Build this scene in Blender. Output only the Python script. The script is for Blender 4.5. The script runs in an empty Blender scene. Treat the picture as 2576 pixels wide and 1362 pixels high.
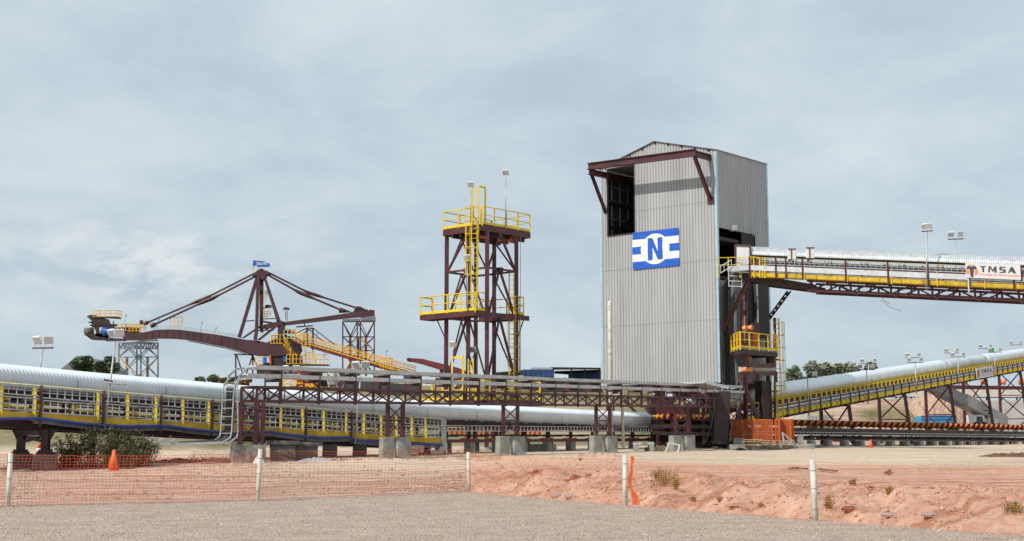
import bpy, math, random
from mathutils import Vector, noise
random.seed(7)
sc = bpy.context.scene
COL = sc.collection
# ---------------------------------------------------------------- camera
F = 3300.0; CX = 1288.0; CY = 681.0; HZ = 1095.0; EYE = 1.5
TH = math.atan((HZ-CY)/F); CT = math.cos(TH); ST = math.sin(TH)
cam = bpy.data.cameras.new('camera'); camo = bpy.data.objects.new('camera', cam); COL.objects.link(camo)
camo.location = (0, 0, EYE); camo.rotation_euler = (math.pi/2+TH, 0, 0)
cam.sensor_width = 36; cam.lens = F/2576*36; cam.clip_start = 0.5; cam.clip_end = 9000
sc.camera = camo
# ---------------------------------------------------------------- sun, sky, exposure
SL = Vector((-0.60, -0.50, 0.66)).normalized()          # direction towards the sun
sun = bpy.data.lights.new('sun', 'SUN'); sun.energy = 3.6; sun.angle = math.radians(0.8); sun.color = (1, .95, .88)
suno = bpy.data.objects.new('sun', sun); COL.objects.link(suno); suno.rotation_euler = SL.to_track_quat('Z', 'Y').to_euler()
w = bpy.data.worlds.new('World'); sc.world = w; w.use_nodes = True
nt = w.node_tree; nt.nodes.clear(); N = nt.nodes.new; L = nt.links.new
def nd(tree, typ, **kw):
    n = tree.nodes.new(typ)
    for k, v in kw.items():
        if k in n.inputs: n.inputs[k].default_value = v
        else: setattr(n, k, v)
    return n
out = N('ShaderNodeOutputWorld'); bg = N('ShaderNodeBackground'); bg.inputs[1].default_value = 0.10
sky = N('ShaderNodeTexSky'); sky.sky_type = 'NISHITA'; sky.sun_disc = False
sky.sun_elevation = math.asin(SL.z); sky.sun_rotation = math.atan2(SL.x, SL.y)
tc = N('ShaderNodeTexCoord'); mp = N('ShaderNodeMapping'); mp.inputs['Scale'].default_value = (2.4, 2.4, 5.6); mp.inputs['Rotation'].default_value = (0.0, 0.16, 0)
mp.inputs['Location'].default_value = (0.9, 0.3, 0.35)
L(tc.outputs['Generated'], mp.inputs['Vector'])
n1 = nd(nt, 'ShaderNodeTexNoise', Scale=2.1, Detail=10.0, Roughness=0.62, Distortion=0.25)
L(mp.outputs[0], n1.inputs['Vector'])
mp2 = N('ShaderNodeMapping'); mp2.inputs['Scale'].default_value = (5, 5, 13.0); mp2.inputs['Location'].default_value = (0.2, 0.0, .1); L(tc.outputs['Generated'], mp2.inputs['Vector'])
n2 = nd(nt, 'ShaderNodeTexNoise', Scale=2.8, Detail=10.0, Roughness=0.6, Distortion=0.3); L(mp2.outputs[0], n2.inputs['Vector'])
r1 = N('ShaderNodeValToRGB'); r1.color_ramp.elements[0].position = .34; r1.color_ramp.elements[0].color = (0, 0, 0, 1); r1.color_ramp.elements[1].position = .68; r1.color_ramp.elements[1].color = (1, 1, 1, 1)
L(n1.outputs['Fac'], r1.inputs[0])
# cumulus puff low on the left: a soft blob of direction times fine noise
dt = N('ShaderNodeVectorMath'); dt.operation = 'DISTANCE'
msc = N('ShaderNodeVectorMath'); msc.operation = 'MULTIPLY'; msc.inputs[1].default_value = (1, 1, 3.0); L(tc.outputs['Generated'], msc.inputs[0])
pd = Vector(((385-CX)/F, CT, 0)); pd.z = (HZ-655)/F; pd.normalize()
dt.inputs[1].default_value = (pd.x, pd.y, pd.z*3.0); L(msc.outputs[0], dt.inputs[0])
mr = nd(nt, 'ShaderNodeMapRange'); mr.inputs['From Min'].default_value = .20; mr.inputs['From Max'].default_value = .0; L(dt.outputs['Value'], mr.inputs['Value'])
mr.interpolation_type = 'SMOOTHSTEP'
r2 = N('ShaderNodeValToRGB'); r2.color_ramp.elements[0].position = .45; r2.color_ramp.elements[0].color = (0, 0, 0, 1); r2.color_ramp.elements[1].position = .58; r2.color_ramp.elements[1].color = (1, 1, 1, 1)
L(n2.outputs['Fac'], r2.inputs[0])
mm = N('ShaderNodeMath'); mm.operation = 'MULTIPLY'; L(mr.outputs[0], mm.inputs[0]); L(r2.outputs[0], mm.inputs[1])
# elevation tint: greyer blue towards the top of the dome
sx = N('ShaderNodeSeparateXYZ'); L(tc.outputs['Generated'], sx.inputs[0])
mrz = nd(nt, 'ShaderNodeMapRange'); mrz.inputs['From Min'].default_value = 0.0; mrz.inputs['From Max'].default_value = .34; L(sx.outputs['Z'], mrz.inputs['Value'])
cb = nd(nt, 'ShaderNodeMix', data_type='RGBA'); cb.inputs[6].default_value = (4.6, 5.6, 6.5, 1); cb.inputs[7].default_value = (5.1, 6.15, 7.15, 1); L(mrz.outputs[0], cb.inputs[0])
cw = nd(nt, 'ShaderNodeMix', data_type='RGBA'); cw.inputs[7].default_value = (6.9, 7.75, 8.15, 1); L(r1.outputs[0], cw.inputs[0]); L(cb.outputs[2], cw.inputs[6])
cp = nd(nt, 'ShaderNodeMix', data_type='RGBA'); cp.inputs[7].default_value = (7.6, 8.1, 8.3, 1); L(mm.outputs[0], cp.inputs[0]); L(cw.outputs[2], cp.inputs[6])
mixs = nd(nt, 'ShaderNodeMix', data_type='RGBA'); mixs.inputs[0].default_value = 0.93; L(sky.outputs[0], mixs.inputs[6]); L(cp.outputs[2], mixs.inputs[7])
L(mixs.outputs[2], bg.inputs[0]); L(bg.outputs[0], out.inputs[0])
sc.view_settings.view_transform = 'Standard'; sc.view_settings.look = 'None'; sc.view_settings.gamma = 1; sc.view_settings.exposure = 0.0
sc.render.engine = 'CYCLES'
# ---------------------------------------------------------------- geometry of the view (used to work out real positions)
def P(px, py, Y):
    u = (px-CX)/F; v = (CY-py)/F; t = Y/(CT-v*ST)
    return Vector((u*t, Y, EYE+t*(ST+v*CT)))
def Zp(py, Y):
    v = (CY-py)/F; return EYE+Y*(ST+v*CT)/(CT-v*ST)
def hit(px, o, d, z=EYE):
    """parameter s at which the plan line o+s*d (height z) is seen in column px"""
    u = (px-CX)/F
    return (u*(o[1]*CT+(z-EYE)*ST)-o[0])/(d[0]-u*d[1]*CT)
# ---------------------------------------------------------------- materials
M = {}
def mat(name, c, rough=.6, metal=0., var=.15, scale=3., bump=0., bscale=40., c2=None, spec=.5, stretch=None, alpha=None):
    m = bpy.data.materials.new(name); m.use_nodes = True; t = m.node_tree; b = t.nodes['Principled BSDF']
    b.inputs['Roughness'].default_value = rough; b.inputs['Metallic'].default_value = metal; b.inputs['Specular IOR Level'].default_value = spec
    co = t.nodes.new('ShaderNodeTexCoord'); v = co.outputs['Object']
    mpn = t.nodes.new('ShaderNodeMapping'); t.links.new(v, mpn.inputs[0])
    if stretch: mpn.inputs['Scale'].default_value = stretch
    no = nd(t, 'ShaderNodeTexNoise', Scale=scale, Detail=6.0, Roughness=.65); t.links.new(mpn.outputs[0], no.inputs['Vector'])
    ra = t.nodes.new('ShaderNodeValToRGB'); lo = [max(0, x*(1-var)) for x in c]; hi = [min(1, x*(1+var*.7)) for x in c]
    if c2: lo = c2; hi = c
    ra.color_ramp.elements[0].position = .35; ra.color_ramp.elements[0].color = (*lo, 1); ra.color_ramp.elements[1].position = .62; ra.color_ramp.elements[1].color = (*hi, 1)
    t.links.new(no.outputs['Fac'], ra.inputs[0]); t.links.new(ra.outputs[0], b.inputs['Base Color'])
    if bump:
        nb = nd(t, 'ShaderNodeTexNoise', Scale=bscale, Detail=5.0); t.links.new(co.outputs['Object'], nb.inputs['Vector'])
        bn = t.nodes.new('ShaderNodeBump'); bn.inputs['Strength'].default_value = bump; bn.inputs['Distance'].default_value = .05
        t.links.new(nb.outputs['Fac'], bn.inputs['Height']); t.links.new(bn.outputs[0], b.inputs['Normal'])
    M[name] = m; return m
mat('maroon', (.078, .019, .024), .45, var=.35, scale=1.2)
mat('maroon_red', (.17, .028, .035), .45, var=.3, scale=1.2)
mat('maroon_far', (.066, .021, .027), .55, var=.3, scale=.5)
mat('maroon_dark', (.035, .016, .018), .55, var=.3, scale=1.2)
mat('yellow', (.74, .53, .012), .45, var=.12, scale=1.5)
mat('yellow_dirt_shade', (.55, .37, .02), .6, var=.3, scale=1.2)
mat('yellow_far', (.82, .44, .015), .55, var=.2, scale=.6)
mat('yellow_pale', (.62, .56, .30), .4, var=.15, scale=2)
mat('galv', (.42, .44, .45), .45, .3, var=.2, scale=4)
mat('galv_dark', (.22, .23, .24), .45, .5, var=.3, scale=3)
mat('galv_bright', (.56, .58, .59), .42, .35, var=.16, scale=3)
mat('tray_cover', (.48, .485, .48), .5, .15, var=.18, scale=2.2)
mat('cover', (.74, .80, .85), .42, .05, var=.07, scale=.9)
mat('cover_matt', (.56, .60, .63), .5, .05, var=.14, scale=.5)
mat('sheet', (.385, .387, .388), .5, .08, var=.12, scale=.7, stretch=(1, 1, .15))
mat('sheet_side', (.40, .405, .41), .5, .08, var=.1, scale=.7, stretch=(1, 1, .15))  # same cladding as the front, colour lifted to offset the unlit side
mat('flashing', (.45, .62, .70), .35, .4, var=.15, scale=2)
mat('concrete', (.30, .29, .26), .85, var=.3, scale=2.5, bump=.35, bscale=25)
mat('concrete_dark', (.13, .12, .11), .85, var=.3, scale=2.5, bump=.35, bscale=25)
mat('concrete_pale', (.50, .49, .46), .85, var=.15, scale=.6, bump=.2)
mat('black', (.018, .018, .02), .6, var=.3, scale=2)
mat('rubber', (.03, .03, .032), .75, var=.35, scale=1.5)
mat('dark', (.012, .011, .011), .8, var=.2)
mat('orange', (.66, .14, .02), .5, var=.2, scale=4)
mat('orange_pale', (.9, .34, .08), .5, var=.15, scale=4)
mat('guard_orange', (.62, .12, .02), .55, var=.15, scale=3)
mat('net_red', (.72, .09, .03), .6, var=.1)
mat('net_orange', (.95, .20, .05), .6, var=.1)
mat('white', (.74, .74, .72), .5, var=.06)
mat('white_dirty', (.60, .57, .50), .6, var=.2, scale=5)
mat('lamp_white', (.78, .78, .74), .4, var=.05)
mat('lens', (.45, .48, .5), .15, .3, var=.05)
mat('blue_cloth', (.012, .10, .50), .75, var=.15, scale=2)
mat('blue', (.015, .12, .48), .5, var=.2, scale=2)
mat('blue_pipe', (.02, .05, .30), .45, var=.25, scale=2)
mat('blue_box', (.02, .06, .17), .6, var=.3, scale=1)
mat('blue_trailer', (.06, .26, .42), .6, var=.25, scale=1)
mat('red_box', (.28, .03, .025), .55, var=.25, scale=1)
mat('wood', (.42, .30, .17), .8, var=.35, scale=6)
mat('bark', (.10, .075, .055), .9, var=.4, scale=3)
mat('leaf_pine', (.13, .18, .09), .8, var=.5, scale=.8)
mat('leaf_tree', (.26, .31, .20), .8, var=.5, scale=.4)
mat('leaf_bush', (.13, .125, .06), .8, var=.55, scale=3)
mat('leaf_brown', (.36, .22, .10), .8, var=.5, scale=.4)
mat('grass_blade', (.17, .20, .055), .8, var=.35, scale=3)
mat('dry_grass', (.30, .25, .13), .85, var=.35, scale=3)
mat('cone_orange', (.80, .14, .03), .5, var=.15, scale=5)
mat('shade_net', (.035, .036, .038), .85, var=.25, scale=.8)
mat('stone', (.50, .42, .36), .9, var=.4, scale=4)
mat('clod', (.48, .32, .235), .95, var=.35, scale=4)
mat('sign_grey', (.62, .62, .62), .5, var=.04)
mat('sign_dark', (.045, .05, .06), .5, var=.05)
mat('sign_orange', (.85, .22, .06), .5, var=.05)
mat('glass', (.05, .06, .07), .1, var=.05)
mat('green', (.03, .25, .05), .5)
# ---------------------------------------------------------------- mesh builder
KS = 1.0            # thickness factor for far machinery laid out in fine units
class MB:
    def __init__(s): s.v = []; s.f = []; s.mi = []; s.st = []; s.hold = False
    def add(s, vs, fs, mi=0):
        k = len(s.v); s.st.append(k) if not s.hold else None; s.v += [tuple(x) for x in vs]; s.f += [tuple(i+k for i in q) for q in fs]; s.mi += [mi]*len(fs); return s
    def hexa(s, c8, mi=0):
        return s.add(c8, [(0, 3, 2, 1), (4, 5, 6, 7), (0, 1, 5, 4), (1, 2, 6, 5), (2, 3, 7, 6), (3, 0, 4, 7)], mi)
    def box(s, c, size, ax=(1, 0), mi=0):
        """box centred on c; ax = plan direction of its length"""
        a = Vector((ax[0], ax[1], 0)).normalized(); b = Vector((-a.y, a.x, 0)); c = Vector(c); x, y, z = [q/2 for q in size]
        return s.hexa([c+a*i*x+b*j*y+Vector((0, 0, k*z)) for k in (-1, 1) for (i, j) in ((-1, -1), (1, -1), (1, 1), (-1, 1))], mi)
    def bar(s, p, q, w=.1, h=None, mi=0):
        p = Vector(p); q = Vector(q); h = (h or w)*KS; w = w*KS; d = q-p
        if d.length < 1e-6: return s
        d.normalize(); up = Vector((0, 0, 1)) if abs(d.z) < .97 else Vector((0, 1, 0))
        a = d.cross(up).normalized(); b = a.cross(d).normalized()
        o = [a*-w/2+b*-h/2, a*w/2+b*-h/2, a*w/2+b*h/2, a*-w/2+b*h/2]
        return s.add([p+x for x in o]+[q+x for x in o], [(0, 1, 2, 3), (7, 6, 5, 4), (0, 4, 5, 1), (1, 5, 6, 2), (2, 6, 7, 3), (3, 7, 4, 0)], mi)
    def ibeam(s, p, q, w=.2, h=.3, t=.03):
        p = Vector(p); q = Vector(q); d = (q-p).normalized(); up = Vector((0, 0, 1)) if abs(d.z) < .97 else Vector((0, 1, 0))
        a = d.cross(up).normalized(); b = a.cross(d).normalized()
        s.bar(p+b*(h/2-t/2), q+b*(h/2-t/2), w, t); s.bar(p-b*(h/2-t/2), q-b*(h/2-t/2), w, t); s.bar(p, q, t, h-2*t-.004); return s
    def tube(s, pts, r=.05, n=8, cap=True, mi=0):
        pts = [Vector(x) for x in pts]; rs = [x*KS for x in (r if isinstance(r, (list, tuple)) else [r]*len(pts))]; k = len(s.v); vs = []; fs = []
        for i, p in enumerate(pts):
            d = (pts[min(i+1, len(pts)-1)]-pts[max(i-1, 0)]).normalized(); up = Vector((0, 0, 1)) if abs(d.z) < .95 else Vector((0, 1, 0))
            a = d.cross(up).normalized(); b = a.cross(d).normalized()
            for j in range(n):
                an = 2*math.pi*j/n; vs.append(p+(a*math.cos(an)+b*math.sin(an))*rs[i])
        for i in range(len(pts)-1):
            for j in range(n): fs.append((i*n+j, i*n+(j+1) % n, (i+1)*n+(j+1) % n, (i+1)*n+j))
        if cap: fs.append(tuple(range(n-1, -1, -1))); fs.append(tuple(range((len(pts)-1)*n, len(pts)*n)))
        return s.add(vs, fs, mi)
    def prism(s, pts, ext, mi=0):
        """closed outline pts extruded by the vector ext"""
        pts = [Vector(p) for p in pts]; ext = Vector(ext); n = len(pts)
        return s.add(pts+[p+ext for p in pts], [tuple(range(n-1, -1, -1)), tuple(range(n, 2*n))]+[(i, (i+1) % n, n+(i+1) % n, n+i) for i in range(n)], mi)
    def cone(s, c, r0, r1, h, n=16, z0=0):
        c = Vector(c); return s.tube([c, c+Vector((0, 0, h))], [r0, r1], n)
    def build(s, name, m, parent=None, smooth=False):
        me = bpy.data.meshes.new(name); o3 = Vector(ORG.get(parent.name, (0, 0, 0))) if parent else Vector((0, 0, 0))
        org = o3
        if parent is None and s.v:
            n = len(s.v); org = Vector((sum(v[0] for v in s.v)/n, sum(v[1] for v in s.v)/n, min(v[2] for v in s.v)))
        me.from_pydata([(v[0]-org.x, v[1]-org.y, v[2]-org.z) for v in s.v], [], s.f)
        for x in (m if isinstance(m, (list, tuple)) else [m]): me.materials.append(M[x] if isinstance(x, str) else x)
        if any(s.mi): me.polygons.foreach_set('material_index', s.mi)
        if smooth: me.polygons.foreach_set('use_smooth', [True]*len(me.polygons))
        me.update()
        o = bpy.data.objects.new(name, me); COL.objects.link(o)
        if parent: o.parent = parent
        else: o.location = org
        ORG[o.name] = org
        return o
    def builds(s, name, m, parent=None, smooth=False, cap=100):
        """every primitive added becomes an object of its own (past cap the rest is one)"""
        st = s.st+[len(s.v)]; fi = 0; out_ = []
        for k in range(len(s.st)):
            a, b = st[k], st[k+1]
            if k == cap: b = len(s.v)
            q = MB(); q.v = s.v[a:b]
            while fi < len(s.f) and s.f[fi][0] < b: q.f.append(tuple(i-a for i in s.f[fi])); q.mi.append(0); fi += 1
            o = q.build(name, m, parent, smooth); out_.append(o)
            if k == cap: o['kind'] = 'stuff'; break
        return out_
ORG = {}
def thing(name, label, cat, loc=(0, 0, 0), group=None):
    o = bpy.data.objects.new(name, None); o.empty_display_size = .3; COL.objects.link(o); o.location = loc; ORG[o.name] = Vector(loc)
    return tag(o, label, cat, group)
def tag(o, label, cat, group=None, kind=None):
    if label: o['label'] = label
    if cat: o['category'] = cat
    if group: o['group'] = group
    if kind: o['kind'] = kind
    return o
def copytree(o, loc=None, rz=None, label=None, parent=None):
    c = o.copy(); COL.objects.link(c)
    if parent: c.parent = parent
    for ch in o.children: copytree(ch, parent=c)
    if loc is not None: c.location = loc
    if rz is not None: c.rotation_euler = (c.rotation_euler[0], c.rotation_euler[1], rz)
    if label: c['label'] = label
    return c
ORD = ['first', 'second', 'third', 'fourth', 'fifth', 'sixth', 'seventh', 'eighth', 'ninth', 'tenth', 'eleventh', 'twelfth', 'thirteenth', 'fourteenth', 'fifteenth', 'sixteenth', 'seventeenth', 'eighteenth', 'nineteenth', 'twentieth', 'twenty-first', 'twenty-second', 'twenty-third', 'twenty-fourth', 'twenty-fifth', 'twenty-sixth', 'twenty-seventh', 'twenty-eighth', 'twenty-ninth', 'thirtieth']
def V(*a): return Vector(a)
def lin(a, b):
    return lambda s: a[1]+(b[1]-a[1])*(s-a[0])/(b[0]-a[0])
def lerp(a, b, t): return a+(b-a)*t
def sst(a, b, x):
    t = min(1, max(0, (x-a)/(b-a))); return t*t*(3-2*t)
def interp(pts, x):
    if x <= pts[0][0]:
        (x0, y0), (x1, y1) = pts[0], pts[1]
    else:
        for (x0, y0), (x1, y1) in zip(pts, pts[1:]):
            if x <= x1: break
    return y0+(y1-y0)*(x-x0)/(x1-x0)
class Fr:
    """straight run in plan: s along it, t across it (away from the camera), h above its own height line"""
    def __init__(s, p, e, zf):
        s.o = p; s.e = Vector((e[0], e[1], 0)).normalized(); n = Vector((-s.e.y, s.e.x, 0))
        if n.y < 0: n = -n
        s.n = n; s.zf = zf
    def pt(s, a, t=0., h=0.):
        q = s.e*a+s.n*t; return Vector((s.o[0]+q.x, s.o[1]+q.y, s.zf(a)+h))
    def sof(s, px, t=0., z=EYE):
        o = (s.o[0]+s.n.x*t, s.o[1]+s.n.y*t); return hit(px, o, (s.e.x, s.e.y), z)
def handrail(parent, pts, h=1.1, sp=1.4, r=.024, m='yellow', toe=True, post=.06, mid=True, closed=False, posts_as=1):
    """posts, two rails and a toe board along the polyline pts (deck level); three meshes"""
    h *= KS; sp *= KS; r *= (1.7 if KS < 1 else 1); post *= (1.5 if KS < 1 else 1); pts = [Vector(p) for p in pts]
    if closed: pts = pts+[pts[0]]
    rl = MB(); po = MB(); tb = MB(); up = V(0, 0, 1)
    rl.tube([p+up*h for p in pts], r, 6)
    if mid: rl.tube([p+up*h*.52 for p in pts], r*.85, 6)
    for a, b in zip(pts, pts[1:]):
        if toe: tb.bar(a+up*.07*KS, b+up*.07*KS, .012, .16)
        n = max(1, round((b-a).length/sp))
        for i in range(n+1):
            if i == 0 and a is not pts[0]: continue
            c = a.lerp(b, i/n); po.bar(c-up*.16*KS, c+up*h, post, post*.6)
    rl.builds('handrail', m, parent, True); po.builds('rail_post', m, parent)
    if toe: tb.build('toe_board', m, parent)
def ladder(parent, p0, p1, out, across, wd=.45, cage=None, m='yellow', r=.022, rs=.3):
    """ladder from p0 up to p1; out = direction the climber stands; across = width direction"""
    p0 = Vector(p0); p1 = Vector(p1); out = Vector(out).normalized(); ac = Vector(across).normalized()
    a = MB(); rg = MB()
    for sg in (-1, 1): a.bar(p0+ac*sg*wd/2, p1+ac*sg*wd/2, .07, .04)
    n = int((p1-p0).length/rs)
    for i in range(n): c = p0.lerp(p1, (i+.5)/n); rg.tube([c-ac*wd/2, c+ac*wd/2], r*.7, 5)
    a.v += []; k_ = len(a.v); rgv = rg; a.hold = True; a.add(rg.v, rg.f); a.build('ladder', m, parent)
    if cage:
        z0, z1 = cage; cg = MB(); k = int((z1-z0)/.9)+1
        def ring(z):
            base = p0.copy(); base.z = z
            return [base+ac*wd/2*math.cos(x)*1.5+out*(.72*math.sin(x)) for x in [math.pi*i/8 for i in range(9)]]
        for i in range(k+1):
            z = z0+(z1-z0)*i/k; cg.tube(ring(z), .026, 5)
        for j in (0, 2, 4, 6, 8):
            cg.bar(ring(z0)[j], ring(z1)[j], .035, .02)
        cg.build('ladder_cage', m, parent)
def concrete_pier(c, w_, d_, z0, z1, ax, label, group, m='concrete', taper=0.06):
    mb = MB(); a = Vector((ax[0], ax[1], 0)).normalized(); b = Vector((-a.y, a.x, 0)); o = []
    for z, k in ((z0-.25, 1+taper), (z1, 1)):
        for i, j in ((-1, -1), (1, -1), (1, 1), (-1, 1)): o.append(Vector((c[0], c[1], 0))+a*i*w_/2*k+b*j*d_/2*k+V(0, 0, z))
    mb.hexa(o); ob = mb.build('concrete_pier', m); bev(ob, .018); tag(ob, label, 'pier', group); return ob
def bev(o, wd=.01, seg=1):
    m = o.modifiers.new('bevel', 'BEVEL'); m.width = wd; m.segments = seg; m.limit_method = 'ANGLE'; return o
# ================================================================ terrain
POST = [P(-560, 1288, 26.0), P(20, 1270, 28.0), P(648, 1250, 30.5), P(1180, 1243, 35.0), P(1573, 1272, 28.5), P(2052, 1313, 23.6), P(2760, 1380, 19.0)]
YF = [(p.x, p.y) for p in POST]
YFl = [(-60, 24)]+YF+[(14, 12), (60, -40)]
def yf(x): return interp(YFl, x)
BASE = [(0, 0), (34, 0), (42, .12), (48, .20), (54, .42), (70, .50), (90, .58), (130, .66), (6000, .7)]
def ground_z(x, y, fine=True):
    z = interp(BASE, y) if y > 0 else 0
    d = y-yf(x)
    wr = sst(-1.6, 1.2, x+.033*y*1.0)*sst(.2, 1.2, d)           # right of the third post: cut bank
    nl = noise.noise(V(x*.35, y*.35, 1.7))
    if wr > 0 and y < 80:
        lo = -.32+.05*nl; hi = .46+.03*nl
        foot = 1.6+.9*noise.noise(V(x*.5, 3.1, 0)); wid = 4.6+1.2*noise.noise(V(x*.4, 9.1, 0))
        k = sst(foot, foot+wid, d)
        b = lerp(lo, hi, k)
        b = lerp(b, z, sst(44, 58, y))
        z = lerp(z, b, wr)
        if fine:
            on = sst(foot-.4, foot+.8, d)*(1-sst(foot+wid-.5, foot+wid+5, d))
            g = noise.fractal(V(x*1.1, y*.45, .3), 1.0, 2.0, 5)
            rid = abs(noise.noise(V(x*1.9+.3*g, y*.5, 4.2)))
            z += wr*on*(.27*g+.24*rid-.08)+wr*.02*noise.fractal(V(x*4, y*4, 0), 1., 2., 3)
    # stock yard embankment behind, left and centre
    wl = 1-sst(14, 26, x)
    if y > 72 and wl > 0:
        foot = lerp(75, 101, sst(-26, -6, x)); w2 = lerp(17, 20, sst(-26, -6, x))
        h1 = 5.0+.25*nl; z = lerp(z, h1, wl*sst(foot, foot+w2, y)); z = lerp(z, 8.0, wl*sst(128, 178, y))
    # cut cliff far right
    wr2 = sst(22, 32, x)
    if wr2 > 0 and y > 125:
        c = sst(139, 158, y+3*noise.noise(V(x*.2, 0, 5)))*(1-sst(52.5, 56, x))
        c2 = sst(161.5, 162.5, y)
        z = lerp(z, 5.75, wr2*max(c, c2))
        if fine: z += wr2*.35*noise.fractal(V(x*.6, y*.25, 2), 1., 2., 4)*sst(136, 142, y)*(1-sst(156, 160, y))
    if fine:
        if d > .6 and y < 200: z += .022*noise.fractal(V(x*.8, y*2.4, 2.2), 1., 2., 4)
        # wheel ruts and graded lines left of the bank
        if d > .8 and y < 46: z += .03*(1-wr)*noise.noise(V(x*.18, y*2.6, 8))
        if y > 82: z += .12*noise.fractal(V(x*.35, y*.35, 2.2), 1., 2., 4)*(1-sst(120, 130, y))
        if d <= .8: z += .008*noise.fractal(V(x*2.2, y*2.2, 2.2), 1., 2., 3)
    # windrow berm just right of centre left (dark clods)
    for (bx, by, ln, hh, ww) in ((-4.8, 52.5, 3.0, .22, 1.0), (-9.3, 46.5, 3.2, .26, .9), (.2, 33.5+3.2, 1.6, .12, .6), (-12.0, 45.5, 2.5, .2, .8)):
        q = math.exp(-((x-bx)/ln)**2-((y-by)/ww)**2)
        if q > .01: z += q*hh*(.6+.9*abs(noise.noise(V(x*2.5, y*2.5, 1))))
    return z
def axis(lo, hi, step, ext, far, g=1.18):
    a = []; x = lo
    while x < hi: a.append(x); x += step
    a.append(hi); s_ = step; x = hi
    while x < far: s_ *= g; s_ = min(s_, ext); x += s_; a.append(x)
    return a
xs = axis(0, 17, .125, 60, 2500, 1.12); xs = [-x for x in reversed(xs[1:])]+xs
ys = [2+i*1.5 for i in range(8)]+[14+i*.35 for i in range(26)]
ys = [y for y in ys if y < 22.5]; y_ = 22.5
while y_ < 64: ys.append(y_); y_ += .13
while y_ < 175: ys.append(y_); y_ += .7
s_ = .7
while y_ < 5000: s_ *= 1.14; y_ += s_; ys.append(y_)
ys = [-60, -20, -5]+ys
verts = [(x, y, ground_z(x, y)) for y in ys for x in xs]; nx = len(xs)
faces = [(j*nx+i, j*nx+i+1, (j+1)*nx+i+1, (j+1)*nx+i) for j in range(len(ys)-1) for i in range(nx-1)]
me = bpy.data.meshes.new('ground'); me.from_pydata(verts, [], faces)
ga = me.attributes.new('gravel', 'FLOAT', 'POINT'); gr = me.attributes.new('grass', 'FLOAT', 'POINT'); pl = me.attributes.new('pale', 'FLOAT', 'POINT')
A1 = []; A2 = []; A3 = []
for (x, y, z) in verts:
    d = y-yf(x)+.5*noise.noise(V(x*.9, y*.9, 0))+.5*noise.noise(V(x*.3, y*.2, 4))+.2*noise.noise(V(x*4, y*4, 4))
    off = lerp(.35, 1.4, 1-sst(-2.5, 1.0, x))
    A1.append(1-sst(off-.6, off+.9, d))
    g = 0
    if x < 24 and y > 72: g = sst(lerp(75, 100, sst(-26, -6, x)), lerp(79, 104, sst(-26, -6, x)), y)*(.8+.6*noise.noise(V(x*.12, y*.12, 3)))
    if x > 24 and y > 136:
        for (cx, cy, rx, ry) in ((34.2, 145.5, 3.2, 2.6), (46.0, 148.5, 3.4, 4.5), (40.5, 150, 1.5, 2)): g = max(g, 1.15*math.exp(-((x-cx)/rx)**2-((y-cy)/ry)**2))
    A2.append(max(0, min(1, g)))
    A3.append(sst(37, 58, y+9*noise.noise(V(x*.12, y*.25, 5))+3*noise.noise(V(x*.5, y*.9, 1)))*(1-sst(125, 133, y)))
ga.data.foreach_set('value', A1); gr.data.foreach_set('value', A2); pl.data.foreach_set('value', A3)
me.polygons.foreach_set('use_smooth', [True]*len(me.polygons))
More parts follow.
